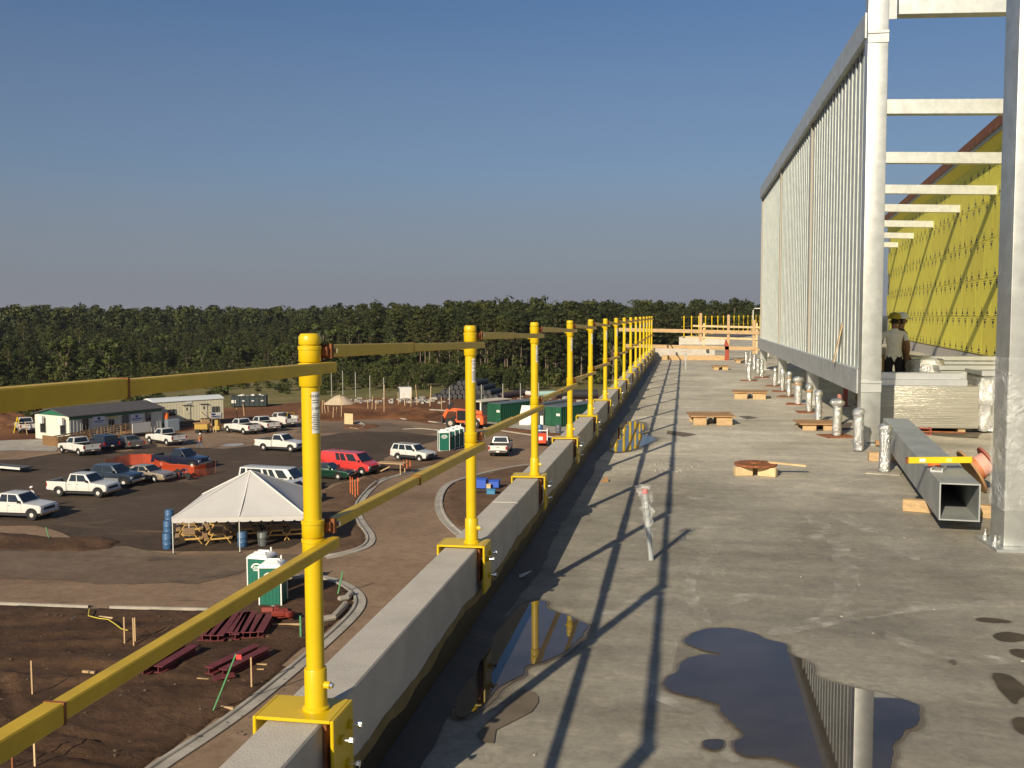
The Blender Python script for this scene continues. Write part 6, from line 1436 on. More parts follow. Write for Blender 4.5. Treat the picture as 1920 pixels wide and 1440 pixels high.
# people in the yard
p = gr(376, 843)
person('worker in orange vest and white hard hat walking across the yard', (p.x, p.y, GZ+0.05), RAD(70), (0.35, 0.2, 0.1), (0.10, 0.14, 0.22), hat_w,
       dict(knl=(-.10, .26, .52, .062, .065), anl=(-.10, .30, .12, .045, .048), tol=(-.10, .44, .10, .045, .036), knr=(.10, -.04, .49, .062, .065), anr=(.10, -.34, .12, .045, .048), tor=(.11, -.24, .04, .045, .036), ell=(-.26, -.18, 1.16, .045, .045), wrl=(-.22, -.20, .94, .032, .032), hal=(-.21, -.18, .87, .036, .028), elr=(.26, .12, 1.16, .045, .045), wrr=(.22, .26, .98, .032, .032), har=(.21, .29, .91, .036, .028)),
       vest=M('orange_vest', (0.85, 0.16, 0.02), 0.6))
p = gr(61, 956); 
person('worker in white hard hat hidden behind the bonnet of the left edge pickup', (p.x, p.y, GZ+0.05), RAD(160), (0.5, 0.5, 0.5), (0.05, 0.06, 0.1), hat_w)
# ---------------------------------------------------------------- things lying on the dirt field
m_beam = M('oxide_primer', (0.135, 0.026, 0.030), 0.65, var=0.15, scale=2)
def ibeam(a, c, h, w, label, grp, dz=0.0, tk=0.035):
    a, c = Vector(a), Vector(c); d = c-a; d.z = 0; L = d.length
    t = MB(); t.box(-w/2, w/2, 0, L, 0, tk).box(-w/2, w/2, 0, L, h-tk, h).box(-tk/2, tk/2, 0, L, tk, h-tk)
    o = t.build('steel_beam', m_beam, loc=(a.x, a.y, GZ+dz), rz=atan2(d.y, d.x)-pi/2, smooth=0); return tag(o, label, 'steel beam', grp)
G1 = 'oxide red steel beams laid side by side'
fr_ = [(380, 1208), (395, 1209), (409, 1209), (431, 1203), (441, 1207), (456, 1203), (469, 1203), (484, 1202)]; bk_ = [(418, 1163), (431, 1164), (443, 1165), (457, 1164), (466, 1161), (474, 1163), (490, 1167), (504, 1167)]
for k, (a, c) in enumerate(zip(fr_, bk_)):
    ibeam(gr(*a), gr(*c), 0.28, 0.50 if k in (0, 1, 2, 5, 6, 7) else 0.36, 'oxide red steel beam in the row lying by the two green toilets', G1, 0.16)
for k, (a, c, lab) in enumerate((((392, 1272), (482, 1228), 'oxide red steel beam on skids, rear one of the pair right of the field'), ((418, 1276), (502, 1233), 'oxide red steel beam on skids, front one of the pair right of the field'), ((268, 1274), (347, 1222), 'dark oxide red beam half hidden under the lower yellow rail'), ((297, 1270), (366, 1228), 'shorter oxide red beam beside the one under the lower yellow rail'), ((400, 1284), (440, 1278), 'short oxide red steel offcut under the beam pair'))):
    ibeam(gr(*a), gr(*c), 0.30, 0.42, lab, None, 0.17 if k != 4 else 0.0)
    if k == 4: pass
def lath(a, c, label, m=m_lumber, w=0.09, h=0.09, dz=0.05, grp=None):
    A, C_ = gr(*a), gr(*c); return tag(MB().beam((A.x, A.y, GZ+dz+h/2), (C_.x, C_.y, GZ+dz+h/2), w, h).build('timber_skid', m), label, 'timber', grp)
lath((510, 1175), (566, 1174), 'long timber skid right of the red beam row, upper of two'); lath((498, 1198), (548, 1200), 'long timber skid right of the red beam row, lower of two')
for a, c in (((370, 1277), (392, 1279)), ((440, 1275), (478, 1281)), ((402, 1255), (424, 1257)), ((407, 1247), (426, 1248)), ((482, 1250), (501, 1251)), ((482, 1260), (495, 1260)), ((445, 1281), (462, 1282)), ((415, 1330), (438, 1333))):
    lath(a, c, 'timber skid sticking out under the pair of red beams', grp='timber skids under the red beams')
lath((194, 1234), (222, 1238), 'short timber lying above the lower yellow rail on the dirt'); lath((155, 1263), (178, 1265), 'lone short timber left of the yellow rail on the dirt')
lath((134, 1166), (154, 1152), 'dark timber lying beside the yellow marked fittings', m_door); lath((186, 1160), (212, 1163), 'yellowish timber lying by the fittings in the dirt', m_pine)
p = gr(522, 1165); b = MB(); rd = random.Random(6)
for k in range(9): b.obox((rd.uniform(-.8, .8), rd.uniform(-.4, .4), rd.uniform(.1, .5)), (rd.uniform(.3, .9), .25, .25), Matrix.Rotation(rd.uniform(0, 3), 3, 'Z') @ Matrix.Rotation(rd.uniform(-.4, .4), 3, 'X'))
tag(b.build('fittings_heap', M('red_fittings', (0.22, 0.03, 0.02), 0.6), loc=(p.x, p.y, GZ+0.05), bevel=0.03), 'heap of red pipe fittings above the red beam row', 'fittings')
def stake(px, h, label, m=m_lumber, grp=None, lean=0.0, w=0.06, flag=None):
    p = gr(*px); t = MB().beam((0, 0, 0), (lean, 0, h), w, w*0.6, up=(0, 1, 0)).build('survey_stake', m, loc=(p.x, p.y, GZ+0.03)); tag(t, label, 'stake', grp)
    if flag: MB().box(lean, lean+0.22, -0.01, 0.01, h-0.2, h-0.02).build('ribbon', flag, t)
    return t
SG = 'wooden survey stakes around the site'
stake((234, 1211), 1.3, 'thin pale survey stake left of a pair on the dirt field'); stake((251, 1213), 1.3, 'survey stake of the close pair on the dirt field', grp='close pair of stakes'); stake((254, 1208), 1.2, 'survey stake of the close pair on the dirt field', grp='close pair of stakes')
stake((61, 1306), 1.4, 'lone survey stake near the left edge of the dirt field'); stake((66, 1445), 1.2, 'stake at the bottom left corner of the dirt field', m_pine); stake((24, 1450), 1.2, 'reddish stake at the very bottom left', m_rust)
stake((472, 1294), 1.3, 'orange tipped stake in front of the red beam pair'); 
m_grn = M('green_marker', (0.07, 0.25, 0.10), 0.6)
stake((398, 1338), 2.3, 'tall leaning green painted stake with a red tip on the dirt field', m_grn, lean=1.0, w=0.05, flag=M('red_ribbon', (0.6, 0.05, 0.05), 0.7))
stake((564, 1200), 1.1, 'green painted stake at the end of the timber skids', m_grn, w=0.08); stake((633, 1117), 1.3, 'green painted stake on the island kerb right of the nearest post', m_grn, lean=0.3, w=0.07); stake((92, 1011), 0.8, 'pale green stake on the small dirt island', m_grn, lean=-0.2)
for k, q in enumerate([(657, 928), (661, 930), (666, 934), (671, 930), (673, 932)]): stake(q, 1.5, 'orange marker stake in the clump on the island below the red van', m_orange, 'clump of orange stakes on the island', w=0.05)
rd = random.Random(12)
for q, h in (((604, 778), 2.2), ((610, 776), 2.0), ((616, 780), 1.5), ((624, 788), 1.9), ((631, 787), 1.8), ((640, 786), 3.0), ((690, 773), 1.9), ((697, 772), 2.4), ((704, 774), 2.0), ((720, 776), 4.4), ((747, 758), 2.0), ((760, 768), 2.6), ((770, 768), 3.0), ((782, 760), 3.4), ((806, 762), 3.3), ((828, 768), 2.0), ((445, 785), 1.5), ((458, 780), 1.8), ((51, 815), 1.6)):
    stake(q, h, 'thin survey stake standing in the red clay behind the yard', m_lumber if rd.random() < 0.7 else m_pine, SG, lean=rd.uniform(-0.25, 0.25), w=0.09)
# tall fence poles
for k, q in enumerate([(622, 744), (643, 741), (667, 745), (694, 754), (720, 760), (843, 766), (903, 760), (943, 757), (976, 756), (1010, 755)]):
    p = gr(*q); tag(MB().cyl((0, 0, 0), (0, 0, 4.6 if k < 5 else 3.4), 0.075, n=7).build('fence_pole', M('grey_pole', (0.33, 0.33, 0.30), 0.7), loc=(p.x, p.y, GZ)), 'grey bare fence pole standing at the back of the yard', 'pole', 'bare fence poles at the back of the yard')
# sawhorse bench by the white four wheel drive
p = gr(735, 889); t = thing('sawhorse_table', 'rough timber work table between the red van and the white four wheel drive', 'table', (p.x, p.y, GZ+0.08), RAD(-10))
MB().box(-1.4, 1.4, -0.5, 0.6, 0.95, 1.02).build('table_top', m_lumber, t)
for x in (-1.2, 1.1):
    for y in (-0.42, 0.5): MB().beam((x, y, 0), (x, y, 0.949), 0.09, 0.09, up=(0, 1, 0)).build('leg', m_lumber, t)
MB().beam((-1.2, -0.42, 0.1), (0.0, -0.42, 0.7), 0.05, 0.1).build('brace', m_lumber, t)
for q in ((757, 884), (763, 882), (769, 884)): stake(q, 1.0, 'orange tipped stake on the soil beside the timber work table', m_orange, 'stakes by the work table')
# coloured parts on the right island
m_bl = M('blue_plastic', (0.03, 0.10, 0.50), 0.5)
for q, sz_, m, lab in (((887, 917), (.9, .5, .55), M('red_plastic', (0.6, 0.05, 0.04), 0.4), 'red crate on the right island behind the second post'), ((901, 918), (1.1, .8, .75), m_bl, 'large blue crate on the right island'), ((927, 917), (.9, .7, .55), m_bl, 'smaller blue crate on the right island nearest the parapet'), ((914, 919), (.6, .3, .3), m_pine, 'pale bag lying between the two blue crates'), ((921, 930), (.7, .4, .35), M('teal_plastic', (0.05, 0.22, 0.40), 0.5), 'teal box lying in front of the blue crates')):
    p = gr(*q); x, y, z = sz_
    o = MB().box(-x/2, x/2, -y/2, y/2, 0, z).box(-x/2-.05, x/2+.05, -y/2-.05, y/2+.05, z+0.001, z+.08).build('crate', m, loc=(p.x, p.y, GZ+0.16), bevel=0.03); tag(o, lab, 'crate')
p = gr(908, 928); tag(MB().tube([(-1.0, 0, 0.05), (-0.3, 0.3, 0.1), (0.5, 0.1, 0.06), (1.2, 0.4, 0.05)], 0.06, 6).build('black_hose', m_black, loc=(p.x, p.y, GZ+0.15)), 'black hose lying on the right island', 'hose')
# flexible black pipes at the kerb openings
for q in ([(600, 1170), (625, 1165), (640, 1150), (648, 1140)], [(636, 1131), (650, 1128), (658, 1120)]):
    pts = [gr(*k) for k in q]; 
    b = MB().tube([(p.x, p.y, GZ+0.2) for p in pts], 0.17, 8)
    tag(b.build('drain_hose', m_kerb), 'pale kerb form strip left beside the unfinished kerb', 'kerb form', 'loose kerb forms')
# yellow cord, plank and white trailer tongue left
pts = [gr(*k) for k in ((168, 1152), (166, 1165), (185, 1170), (203, 1172), (215, 1180), (228, 1190), (240, 1193))]
tag(MB().tube([(p.x, p.y, GZ+0.28) for p in pts], 0.022, 6).build('marking_cord', M('yellow_cord', (0.6, 0.5, 0.06), 0.6)), 'yellow marking cord snaking over the dirt field', 'cord')
a, c = gr(-30, 881), gr(50, 886)
t = thing('flat_trailer', 'low flat trailer bed jutting in from the left edge of the asphalt', 'trailer', (0, 0, 0))
MB().beam((a.x, a.y, GZ+0.55), (c.x, c.y, GZ+0.45), 1.6, 0.12).build('bed', m_door, t); MB().beam((a.x, a.y-0.9, GZ+0.62), (c.x, c.y-0.9, GZ+0.5), 0.12, 0.2).build('side_rail', m_white, t)
for x in (-0.5, 0.7): MB().cyl((a.x+1.5+x, a.y-0.7, GZ+0.35), (a.x+1.5+x, a.y-0.5, GZ+0.35), 0.33, n=14).build('wheel', m_black, t)
p = gr(34, 812); t = thing('yellow_tripod', 'yellow tripod sign stand on the clay left of the office', 'tripod', (p.x, p.y, GZ))
MB().beam((-0.6, 0, 0), (0, 0, 2.1), 0.1, 0.1, up=(0, 1, 0)).beam((0.6, 0, 0), (0, 0, 2.1), 0.1, 0.1, up=(0, 1, 0)).beam((0, 0.7, 0), (0, 0, 2.1), 0.1, 0.1, up=(1, 0, 0)).build('legs', m_yellow, t)
b = MB(); rd = random.Random(21)
for k in range(90):
    q = gr(rd.uniform(-20, 560), rd.uniform(1150, 1430)); s_ = rd.uniform(0.02, 0.06); b.obox((q.x, q.y, GZ+0.2+s_*0.2), (s_*1.6, s_, s_*0.8), Matrix.Rotation(rd.uniform(0, 3), 3, 'Z'))
b.build('field_stones', M('field_stone', (0.13, 0.10, 0.075), 0.9), smooth=0, kind='stuff')
# ================================================================ WOODS
def leafmat(name, c, rnd):
    m = bpy.data.materials.new(name); m.use_nodes = True; n = m.node_tree.nodes; L = m.node_tree.links; b = n['Principled BSDF']
    b.inputs['Roughness'].default_value = 0.65; b.inputs['Specular IOR Level'].default_value = 0.25
    g = n.new('ShaderNodeNewGeometry'); q = n.new('ShaderNodeTexNoise'); q.inputs['Scale'].default_value = 0.11; q.inputs['Detail'].default_value = 3; L.new(g.outputs['Position'], q.inputs['Vector'])
    r = n.new('ShaderNodeValToRGB'); e = r.color_ramp.elements; e[0].position = 0.32; e[1].position = 0.7
    e[0].color = (c[0]*0.62, c[1]*0.72, c[2]*0.8, 1); e[1].color = (c[0]*1.5, c[1]*1.25, c[2]*1.05, 1); L.new(q.outputs[0], r.inputs[0])
    h = n.new('ShaderNodeHueSaturation'); o = n.new('ShaderNodeObjectInfo'); mr = n.new('ShaderNodeMapRange'); mr.inputs['To Min'].default_value = 1-rnd; mr.inputs['To Max'].default_value = 1+rnd; L.new(o.outputs['Random'], mr.inputs['Value'])
    ri = n.new('ShaderNodeMapRange'); ri.inputs['To Min'].default_value = 0.78; ri.inputs['To Max'].default_value = 1.22; L.new(g.outputs['Random Per Island'], ri.inputs['Value'])
    mu = n.new('ShaderNodeMath'); mu.operation = 'MULTIPLY'; L.new(mr.outputs[0], mu.inputs[0]); L.new(ri.outputs[0], mu.inputs[1]); L.new(mu.outputs[0], h.inputs['Value']); L.new(r.outputs[0], h.inputs['Color'])
    L.new(h.outputs[0], b.inputs['Base Color'])
    b.inputs['Subsurface Weight'].default_value = 0.0
    return m
m_pl = leafmat('pine_needles', (0.033, 0.043, 0.009), 0.30)
m_ol = leafmat('broad_leaves', (0.044, 0.059, 0.011), 0.36)
m_bark = M('pine_bark', (0.17, 0.125, 0.095), 0.9, var=0.25, scale=2)
def leaves(rd, centre, rad, n, size, out):
    """n leaf tufts (small bent quads) spread through an ellipsoid shell; each keeps the outward direction of its clump"""
    for _ in range(n):
        a = rd.uniform(0, 2*pi); z = rd.uniform(-0.75, 1); q = math.sqrt(max(0, 1-z*z)); k = rd.uniform(0.55, 1.05)
        p = Vector((centre[0]+cos(a)*q*rad[0]*k, centre[1]+sin(a)*q*rad[1]*k, centre[2]+z*rad[2]*k))
        og = Vector((cos(a)*q, sin(a)*q, z+0.15))
        nn = (og+Vector((rd.uniform(-.7, .7), rd.uniform(-.7, .7), rd.uniform(-.4, .9)))).normalized()
        t1 = nn.cross(Vector((rd.uniform(-1, 1), rd.uniform(-1, 1), rd.uniform(-1, 1)))).normalized(); t2 = nn.cross(t1); s = size*rd.uniform(0.6, 1.35)
        out.append((p-t1*s-t2*s*0.5, p+t1*s*0.2-t2*s*0.7, p+t1*s+t2*s*0.3, p-t1*s*0.2+t2*s*0.7, (og.normalized()*0.75+nn*0.35).normalized()))
def quads(out, b=None):
    b = b or MB(); v = [q for f in out for q in f[:4]]; b.add(v, [(4*i, 4*i+1, 4*i+2, 4*i+3) for i in range(len(out))]); b.nrm = [tuple(f[4]) for f in out for _ in range(4)]; return b
def leafmesh(m, name, mt):
    me = bpy.data.meshes.new(name); me.from_pydata(m.v, [], m.f); me.materials.append(mt)
    if hasattr(m, 'nrm'):
        me.polygons.foreach_set('use_smooth', [True]*len(m.f)); me.normals_split_custom_set_from_vertices(m.nrm)
    return me
def pine(seed, dens=1.7, size=0.215):
    """unit tree of 17 m: bare trunk, irregular flat-topped crown of needle clumps"""
    rd = random.Random(seed); H = 17.0; bx, by = rd.uniform(-.5, .5), rd.uniform(-.5, .5)
    tr = MB().tube([(0, 0, 0), (bx*0.4, by*0.4, H*0.4), (bx*0.8, by*0.6, H*0.75), (bx, by, H*0.97)], [0.22, 0.17, 0.11, 0.03], 6)
    out = []; nb = rd.randint(22, 30); z0 = rd.uniform(0.34, 0.55)
    for k in range(nb):
        u = (k+rd.random())/nb; z = H*(z0+(1-z0)*u); R_ = (2.9*(1-0.75*u**1.6)+0.4)*rd.uniform(0.35, 1.0); a = k*2.4+rd.uniform(-.5, .5)
        c = (bx*u+cos(a)*R_, by*u+sin(a)*R_, z+rd.uniform(-.3, .5)); tr.tube([(bx*u*0.8, by*u*0.8, z-0.5), c], [0.06, 0.02], 4)
        w = rd.uniform(0.8, 1.5); leaves(rd, c, (w, w, w*0.6), int(38*dens), size, out)
    leaves(rd, (bx, by, H*0.97), (0.9, 0.9, 0.7), int(30*dens), size, out)
    return tr, quads(out)
def broad(seed, dens=1.8, size=0.235):
    rd = random.Random(seed); H = 8.0
    tr = MB().tube([(0, 0, 0), (0.1, 0, H*0.35), (0.2, 0.1, H*0.7)], [0.2, 0.14, 0.05], 6); out = []
    for k in range(rd.randint(16, 22)):
        a = rd.uniform(0, 2*pi); z = rd.uniform(0.18, 0.95); R_ = 3.0*math.sqrt(max(0.05, 1-(z*1.6-0.7)**2))*rd.uniform(0.3, 1.0); c = (cos(a)*R_, sin(a)*R_, z*H)
        tr.tube([(0.1, 0, z*H*0.6), c], [0.05, 0.015], 4); w = rd.uniform(0.8, 1.4); leaves(rd, c, (w, w, w*0.8), int(34*dens), size, out)
    return tr, quads(out)
def shrub(seed, dens=1.4, size=0.19):
    rd = random.Random(seed); out = []; tr = MB()
    for k in range(9):
        a = rd.uniform(0, 2*pi); R_ = rd.uniform(0.2, 1.3); z = rd.uniform(0.5, 2.2); c = (cos(a)*R_, sin(a)*R_, z); tr.tube([(0, 0, 0), c], [0.05, 0.015], 4); w = rd.uniform(0.5, 0.9); leaves(rd, c, (w, w, w*0.8), int(34*dens), size, out)
    return tr, quads(out)
PINES = [[leafmesh(m, nm, mt) for m, nm, mt in zip(pine(s_), ('trunk', 'crown'), (m_bark, m_pl))] for s_ in range(6)]
BROADS = [[leafmesh(m, nm, mt) for m, nm, mt in zip(broad(40+s_), ('trunk', 'crown'), (m_bark, m_ol))] for s_ in range(5)]
SHRUBS = [[leafmesh(m, nm, mt) for m, nm, mt in zip(shrub(80+s_), ('stem', 'foliage'), (m_bark, m_ol))] for s_ in range(4)]
def plant(lib, nm, parts, pos, s_, label, cat, grp, rd):
    t = thing(nm, label, cat, (pos.x, pos.y, GZ-0.1), rd.uniform(0, 6.3), grp); t.scale = (s_*rd.uniform(0.85, 1.2), s_*rd.uniform(0.85, 1.2), s_)
    for me, pn in zip(rd.choice(lib), parts): inst(pn, me, t)
rd = random.Random(77)
# the edge of the wood, given as picture columns with the distance of its foot
def edge_y(x): return np.interp(x, [-150, 0, 120, 250, 420, 560, 700, 830, 950, 1080, 1200, 1300, 1440], [724, 721, 714, 703, 691, 690, 694, 706, 714, 714, 700, 690, 686])
k = 0
for i, x in enumerate(np.linspace(640, 1440, 96)):
    p = gr(x+rd.uniform(-5, 5), edge_y(x)+rd.uniform(-2.5, 2.0))
    plant(PINES, 'pine_tree', ('trunk', 'crown'), p, rd.uniform(0.70, 0.92), 'tall pine with a bare trunk at the near edge of the wood', 'tree', 'pines at the near edge of the wood', rd)
for i in range(105):                      # on the left the wood rises gradually: low trees first, taller ones behind
    x = rd.uniform(-110, 660); f = rd.random(); y = edge_y(x)+4-f*34; p = gr(x, y)
    if rd.random() < 0.62: plant(BROADS, 'broadleaf_tree', ('trunk', 'crown'), p, rd.uniform(0.5, 0.8)+0.5*f, 'lower broadleaf tree along the left part of the wood edge', 'tree', 'lower broadleaf trees along the wood edge', rd)
    else: plant(PINES, 'pine_tree', ('trunk', 'crown'), p, rd.uniform(0.34, 0.5)+0.35*f, 'young pine among the low trees left of the nearest post', 'tree', 'young pines along the left wood edge', rd)
for i in range(70):
    x = rd.uniform(-60, 1230); y = edge_y(x)+rd.uniform(0, 12) if x > 560 else edge_y(x)+rd.uniform(0, 30)
    p = gr(x, y); plant(SHRUBS if rd.random() < 0.7 else BROADS, 'shrub', ('stem', 'foliage'), p, rd.uniform(0.7, 1.3) if x < 560 else rd.uniform(0.9, 1.8), 'bright green bush at the foot of the wood', 'bush', 'bushes at the foot of the wood', rd)
for x, y, s_ in ((905, 728, 1.0), (925, 726, 0.8), (775, 729, 0.9), (790, 726, 0.9), (700, 728, 0.7), (845, 722, 0.9)):
    plant(BROADS, 'broadleaf_tree', ('trunk', 'crown'), gr(x, y), s_*0.62, 'round bright green tree standing out before the pines behind the yard', 'tree', 'round green trees before the pines', rd)
# meadow bushes beside the trailers
for cx, cy, n_, wx, wy in ((260, 757, 16, 60, 6), (350, 760, 8, 28, 4), (430, 727, 14, 60, 5), (480, 715, 10, 60, 6), (60, 780, 5, 18, 3), (410, 742, 6, 50, 6), (560, 735, 14, 80, 8), (300, 735, 8, 150, 12)):
    for k in range(n_):
        plant(SHRUBS, 'meadow_shrub', ('stem', 'foliage'), gr(rd.gauss(cx, wx*0.6), rd.gauss(cy, wy*0.5)), rd.uniform(0.35, 0.75), 'low bright green shrub growing in the meadow behind the trailers', 'bush', 'low shrubs in the meadow', rd)
# the wood behind: one mass of many trees
def mass(name, libs, spots):
    src = []
    for tr, cr in libs:
        v = np.array(cr.v); f = np.array(cr.f); nt_ = 24 if len(tr.f[18]) == 6 else 18; tv = np.array(tr.v[:nt_]); tf = np.array([q for q in tr.f[:24] if len(q) == 4 and max(q) < nt_])
        src.append((v, f, tv, tf, np.array(cr.nrm), np.array([q/max(1e-6, np.linalg.norm(q)) for q in tv-np.array([tv[:, 0].mean(), tv[:, 1].mean(), 0])*0+np.array([0, 0, 0])])*np.array([1, 1, 0])+np.array([0, 0, 1e-3])))
    V = []; F = []; Mi = []; NN = []; off = 0
    for (p, s_, a, k) in spots:
        v, f, tv, tf, nv, tn = src[k % len(src)]; c, s = cos(a), sin(a)
        for vv, ff, mi, wn in ((v, f, 0, nv), (tv, tf, 1, tn)):
            NN.append(np.stack([wn[:, 0]*c-wn[:, 1]*s, wn[:, 0]*s+wn[:, 1]*c, wn[:, 2]], 1))
            w = np.stack([(vv[:, 0]*c-vv[:, 1]*s)*s_+p[0], (vv[:, 0]*s+vv[:, 1]*c)*s_+p[1], vv[:, 2]*s_+GZ-0.1], 1); V.append(w); F.append(ff+off); Mi.append(np.full(len(ff), mi)); off += len(vv)
    V = np.concatenate(V); F = np.concatenate(F); Mi = np.concatenate(Mi)
    me = bpy.data.meshes.new(name); me.vertices.add(len(V)); me.vertices.foreach_set('co', V.ravel().astype(np.float32)); me.loops.add(F.size); me.loops.foreach_set('vertex_index', F.ravel().astype(np.int32)); me.polygons.add(len(F)); me.polygons.foreach_set('loop_start', np.arange(0, F.size, 4, dtype=np.int32)); me.polygons.foreach_set('material_index', Mi.astype(np.int32))
    me.materials.append(m_pl); me.materials.append(m_bark); me.update(calc_edges=True); me.polygons.foreach_set('use_smooth', np.ones(len(F), bool)); NN = np.concatenate(NN); NN /= np.maximum(1e-6, np.linalg.norm(NN, axis=1))[:, None]; me.normals_split_custom_set_from_vertices(NN.tolist())
    o = bpy.data.objects.new(name, me); COL.objects.link(o); o['kind'] = 'stuff'; return o
def depth_spots(n, near, far, hs, seed, pw=1.6, cond=None):
    rd = random.Random(seed); out = []
    while len(out) < n:
        x = rd.uniform(-130, 1450); p0 = gr(x, float(edge_y(x))); d0 = p0.xy.length; d = d0+near+(far-near)*rd.random()**pw; u = p0.xy.normalized()
        P = u*d; s_ = rd.uniform(*hs)
        out.append(((P.x, P.y), s_, rd.uniform(0, 6.3), rd.randint(0, 9)))
    return out
far_src = [pine(300+s_, 0.34, 0.55) for s_ in range(5)]
def wood(n, near, far, seed, pw, lo, hi, grow, jit):
    rd = random.Random(seed); out = []
    for _ in range(n):
        x = rd.uniform(-130, 1450); p0 = gr(x, float(edge_y(x))); d = near+(far-near)*rd.random()**pw; u = p0.xy.normalized(); P = u*(p0.xy.length+d)
        left = min(1, max(0, (700-x)/160)); full = lo+(hi-lo)*rd.random()
        h = full*(1-left*max(0, 1-d/grow)*0.55)*(1+jit*rd.uniform(-1, 1)); out.append((tuple(P), h, rd.uniform(0, 6.3), rd.randint(0, 9)))
    return out
def scatter(name, spots, srcs):
    """one object: trees of several kinds set out on points (geometry nodes); srcs = (crown, trunk) objects of trees that stand at the wood's edge"""
    me = bpy.data.meshes.new(name); me.from_pydata([(p[0], p[1], GZ-0.1) for p, *_ in spots], [], [])
    for nm, ty, vals in (('tree_scale', 'FLOAT', [q[1] for q in spots]), ('tree_turn', 'FLOAT', [q[2] for q in spots]), ('tree_kind', 'INT', [q[3] for q in spots])):
        me.attributes.new(nm, ty, 'POINT').data.foreach_set('value', vals)
    o = bpy.data.objects.new(name, me); COL.objects.link(o); o['kind'] = 'stuff'
    g = bpy.data.node_groups.new(name+'_nodes', 'GeometryNodeTree'); g.interface.new_socket('Geometry', in_out='INPUT', socket_type='NodeSocketGeometry'); g.interface.new_socket('Geometry', in_out='OUTPUT', socket_type='NodeSocketGeometry')
    n = g.nodes; L = g.links; gi = n.new('NodeGroupInput'); go = n.new('NodeGroupOutput'); jo = n.new('GeometryNodeJoinGeometry')
    def attr(nm, ty):
        q = n.new('GeometryNodeInputNamedAttribute'); q.data_type = ty; q.inputs['Name'].default_value = nm; return q.outputs['Attribute']
    sc, tu, ki = attr('tree_scale', 'FLOAT'), attr('tree_turn', 'FLOAT'), attr('tree_kind', 'INT')
    cx = n.new('ShaderNodeCombineXYZ'); L.new(tu, cx.inputs['Z'])
    for k, (cr, tr) in enumerate(srcs):
        j2 = n.new('GeometryNodeJoinGeometry')
        for ob in (cr, tr):
            oi = n.new('GeometryNodeObjectInfo'); oi.inputs['Object'].default_value = ob; L.new(oi.outputs['Geometry'], j2.inputs[0])
        cm = n.new('FunctionNodeCompare'); cm.data_type = 'INT'; cm.operation = 'EQUAL'; L.new(ki, cm.inputs[2]); cm.inputs[3].default_value = k
        ip = n.new('GeometryNodeInstanceOnPoints'); L.new(gi.outputs[0], ip.inputs['Points']); L.new(cm.outputs[0], ip.inputs['Selection']); L.new(j2.outputs[0], ip.inputs['Instance']); L.new(cx.outputs[0], ip.inputs['Rotation']); L.new(sc, ip.inputs['Scale']); L.new(ip.outputs[0], jo.inputs[0])
    L.new(jo.outputs[0], go.inputs[0]); md = o.modifiers.new('trees', 'NODES'); md.node_group = g
    return o
SRC = []
for lib in (PINES, BROADS):
    for tr_me, cr_me in lib:
        c_ = next((q for q in bpy.data.objects if q.data is cr_me and q.parent), None)
        t_ = next((q for q in bpy.data.objects if q.data is tr_me and q.parent), None)
        if c_ and t_: SRC.append((c_, t_, lib is BROADS))
rk = random.Random(31); wd = []
NP_ = [i for i, q in enumerate(SRC) if not q[2]]; NB_ = [i for i, q in enumerate(SRC) if q[2]]
for p, h, a, k in wood(1700, 3, 190, 5, 1.15, 0.74, 1.02, 230, 0.13):
    if rk.random() < 0.62: wd.append((p, h, a, rk.choice(NP_)))
    else: wd.append((p, h*1.62*rk.uniform(0.85, 1.12), a, rk.choice(NB_)))
scatter('forest', wd, [q[:2] for q in SRC])
mass('far_forest', far_src, wood(2200, 150, 1900, 6, 1.5, 0.98, 1.20, 220, 0.06))
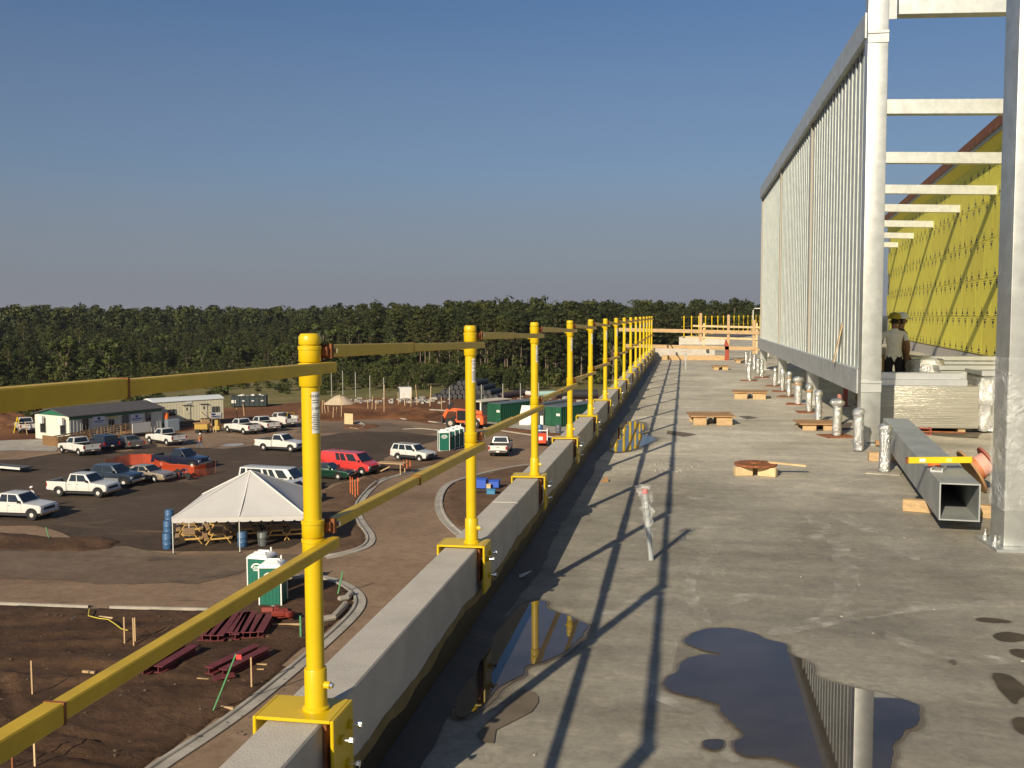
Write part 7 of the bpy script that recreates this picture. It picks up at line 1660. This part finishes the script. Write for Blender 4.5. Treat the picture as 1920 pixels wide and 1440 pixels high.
scatter('undergrowth', [(p, h, a, rk.choice(NB_)) for p, h, a, k in wood(600, -3, 75, 9, 1.2, 0.40, 0.85, 90, 0.2)], [q[:2] for q in SRC])
spots = []
for _ in range(520):
    x = rd.uniform(560, 1010) if rd.random() < 0.6 else rd.uniform(-130, 640); e = float(edge_y(x)); lo_ = 733 if x > 560 else e+20; f = rd.random()
    p = gr(x, e+(lo_-e)*f); spots.append((tuple(p.xy), rd.uniform(0.22, 0.5)*(1.25-0.5*f), rd.uniform(0, 6.3), rd.randint(0, 9)))
scatter('scrub', [(p, h, a, rk.choice(NB_)) for p, h, a, k in spots], [q[:2] for q in SRC])

# a tan building far off over the trees at the left
hd = gr(61, 640); hd = hd.xy.normalized()*560
t = thing('far_building', 'small tan building with dark window openings rising over the woods at far left', 'building', (hd.x, hd.y, GZ), RAD(25))
m_tan = M('tan_wall', (0.42, 0.27, 0.17), 0.8)
MB().box(-4, 3, 0, 8, 0, 17.3).build('wall', m_tan, t, smooth=0)
MB().add([(-4.5, -0.5, 17.3), (3.5, -0.5, 17.3), (3.5, 8.5, 17.3), (-4.5, 8.5, 17.3), (-0.5, 4, 19.0)], [(0, 1, 4), (1, 2, 4), (2, 3, 4), (3, 0, 4), (3, 2, 1, 0)]).build('roof', m_rust, t, smooth=0)
for x in (-2.8, -0.6, 1.6):
    for z in (12.4, 15.2):
        w_ = MB().box(x-0.5, x+0.5, -0.12, -0.001, z, z+1.6).build('window', m_door, t)
# ---------------------------------------------------------------- air: one closed box of thin even haze round the whole scene
hz = bpy.data.materials.new('thin_haze'); hz.use_nodes = True; hn = hz.node_tree.nodes; hn.clear()
ho = hn.new('ShaderNodeOutputMaterial'); hv = hn.new('ShaderNodeVolumePrincipled'); hv.inputs['Color'].default_value = (0.80, 0.86, 0.95, 1); hv.inputs['Density'].default_value = 0.00009; hv.inputs['Anisotropy'].default_value = 0.2
hz.node_tree.links.new(hv.outputs[0], ho.inputs['Volume'])
MB().box(-9100, 9100, -9100, 9100, GZ-1.2, 32).build('haze', hz, smooth=0, kind='stuff')
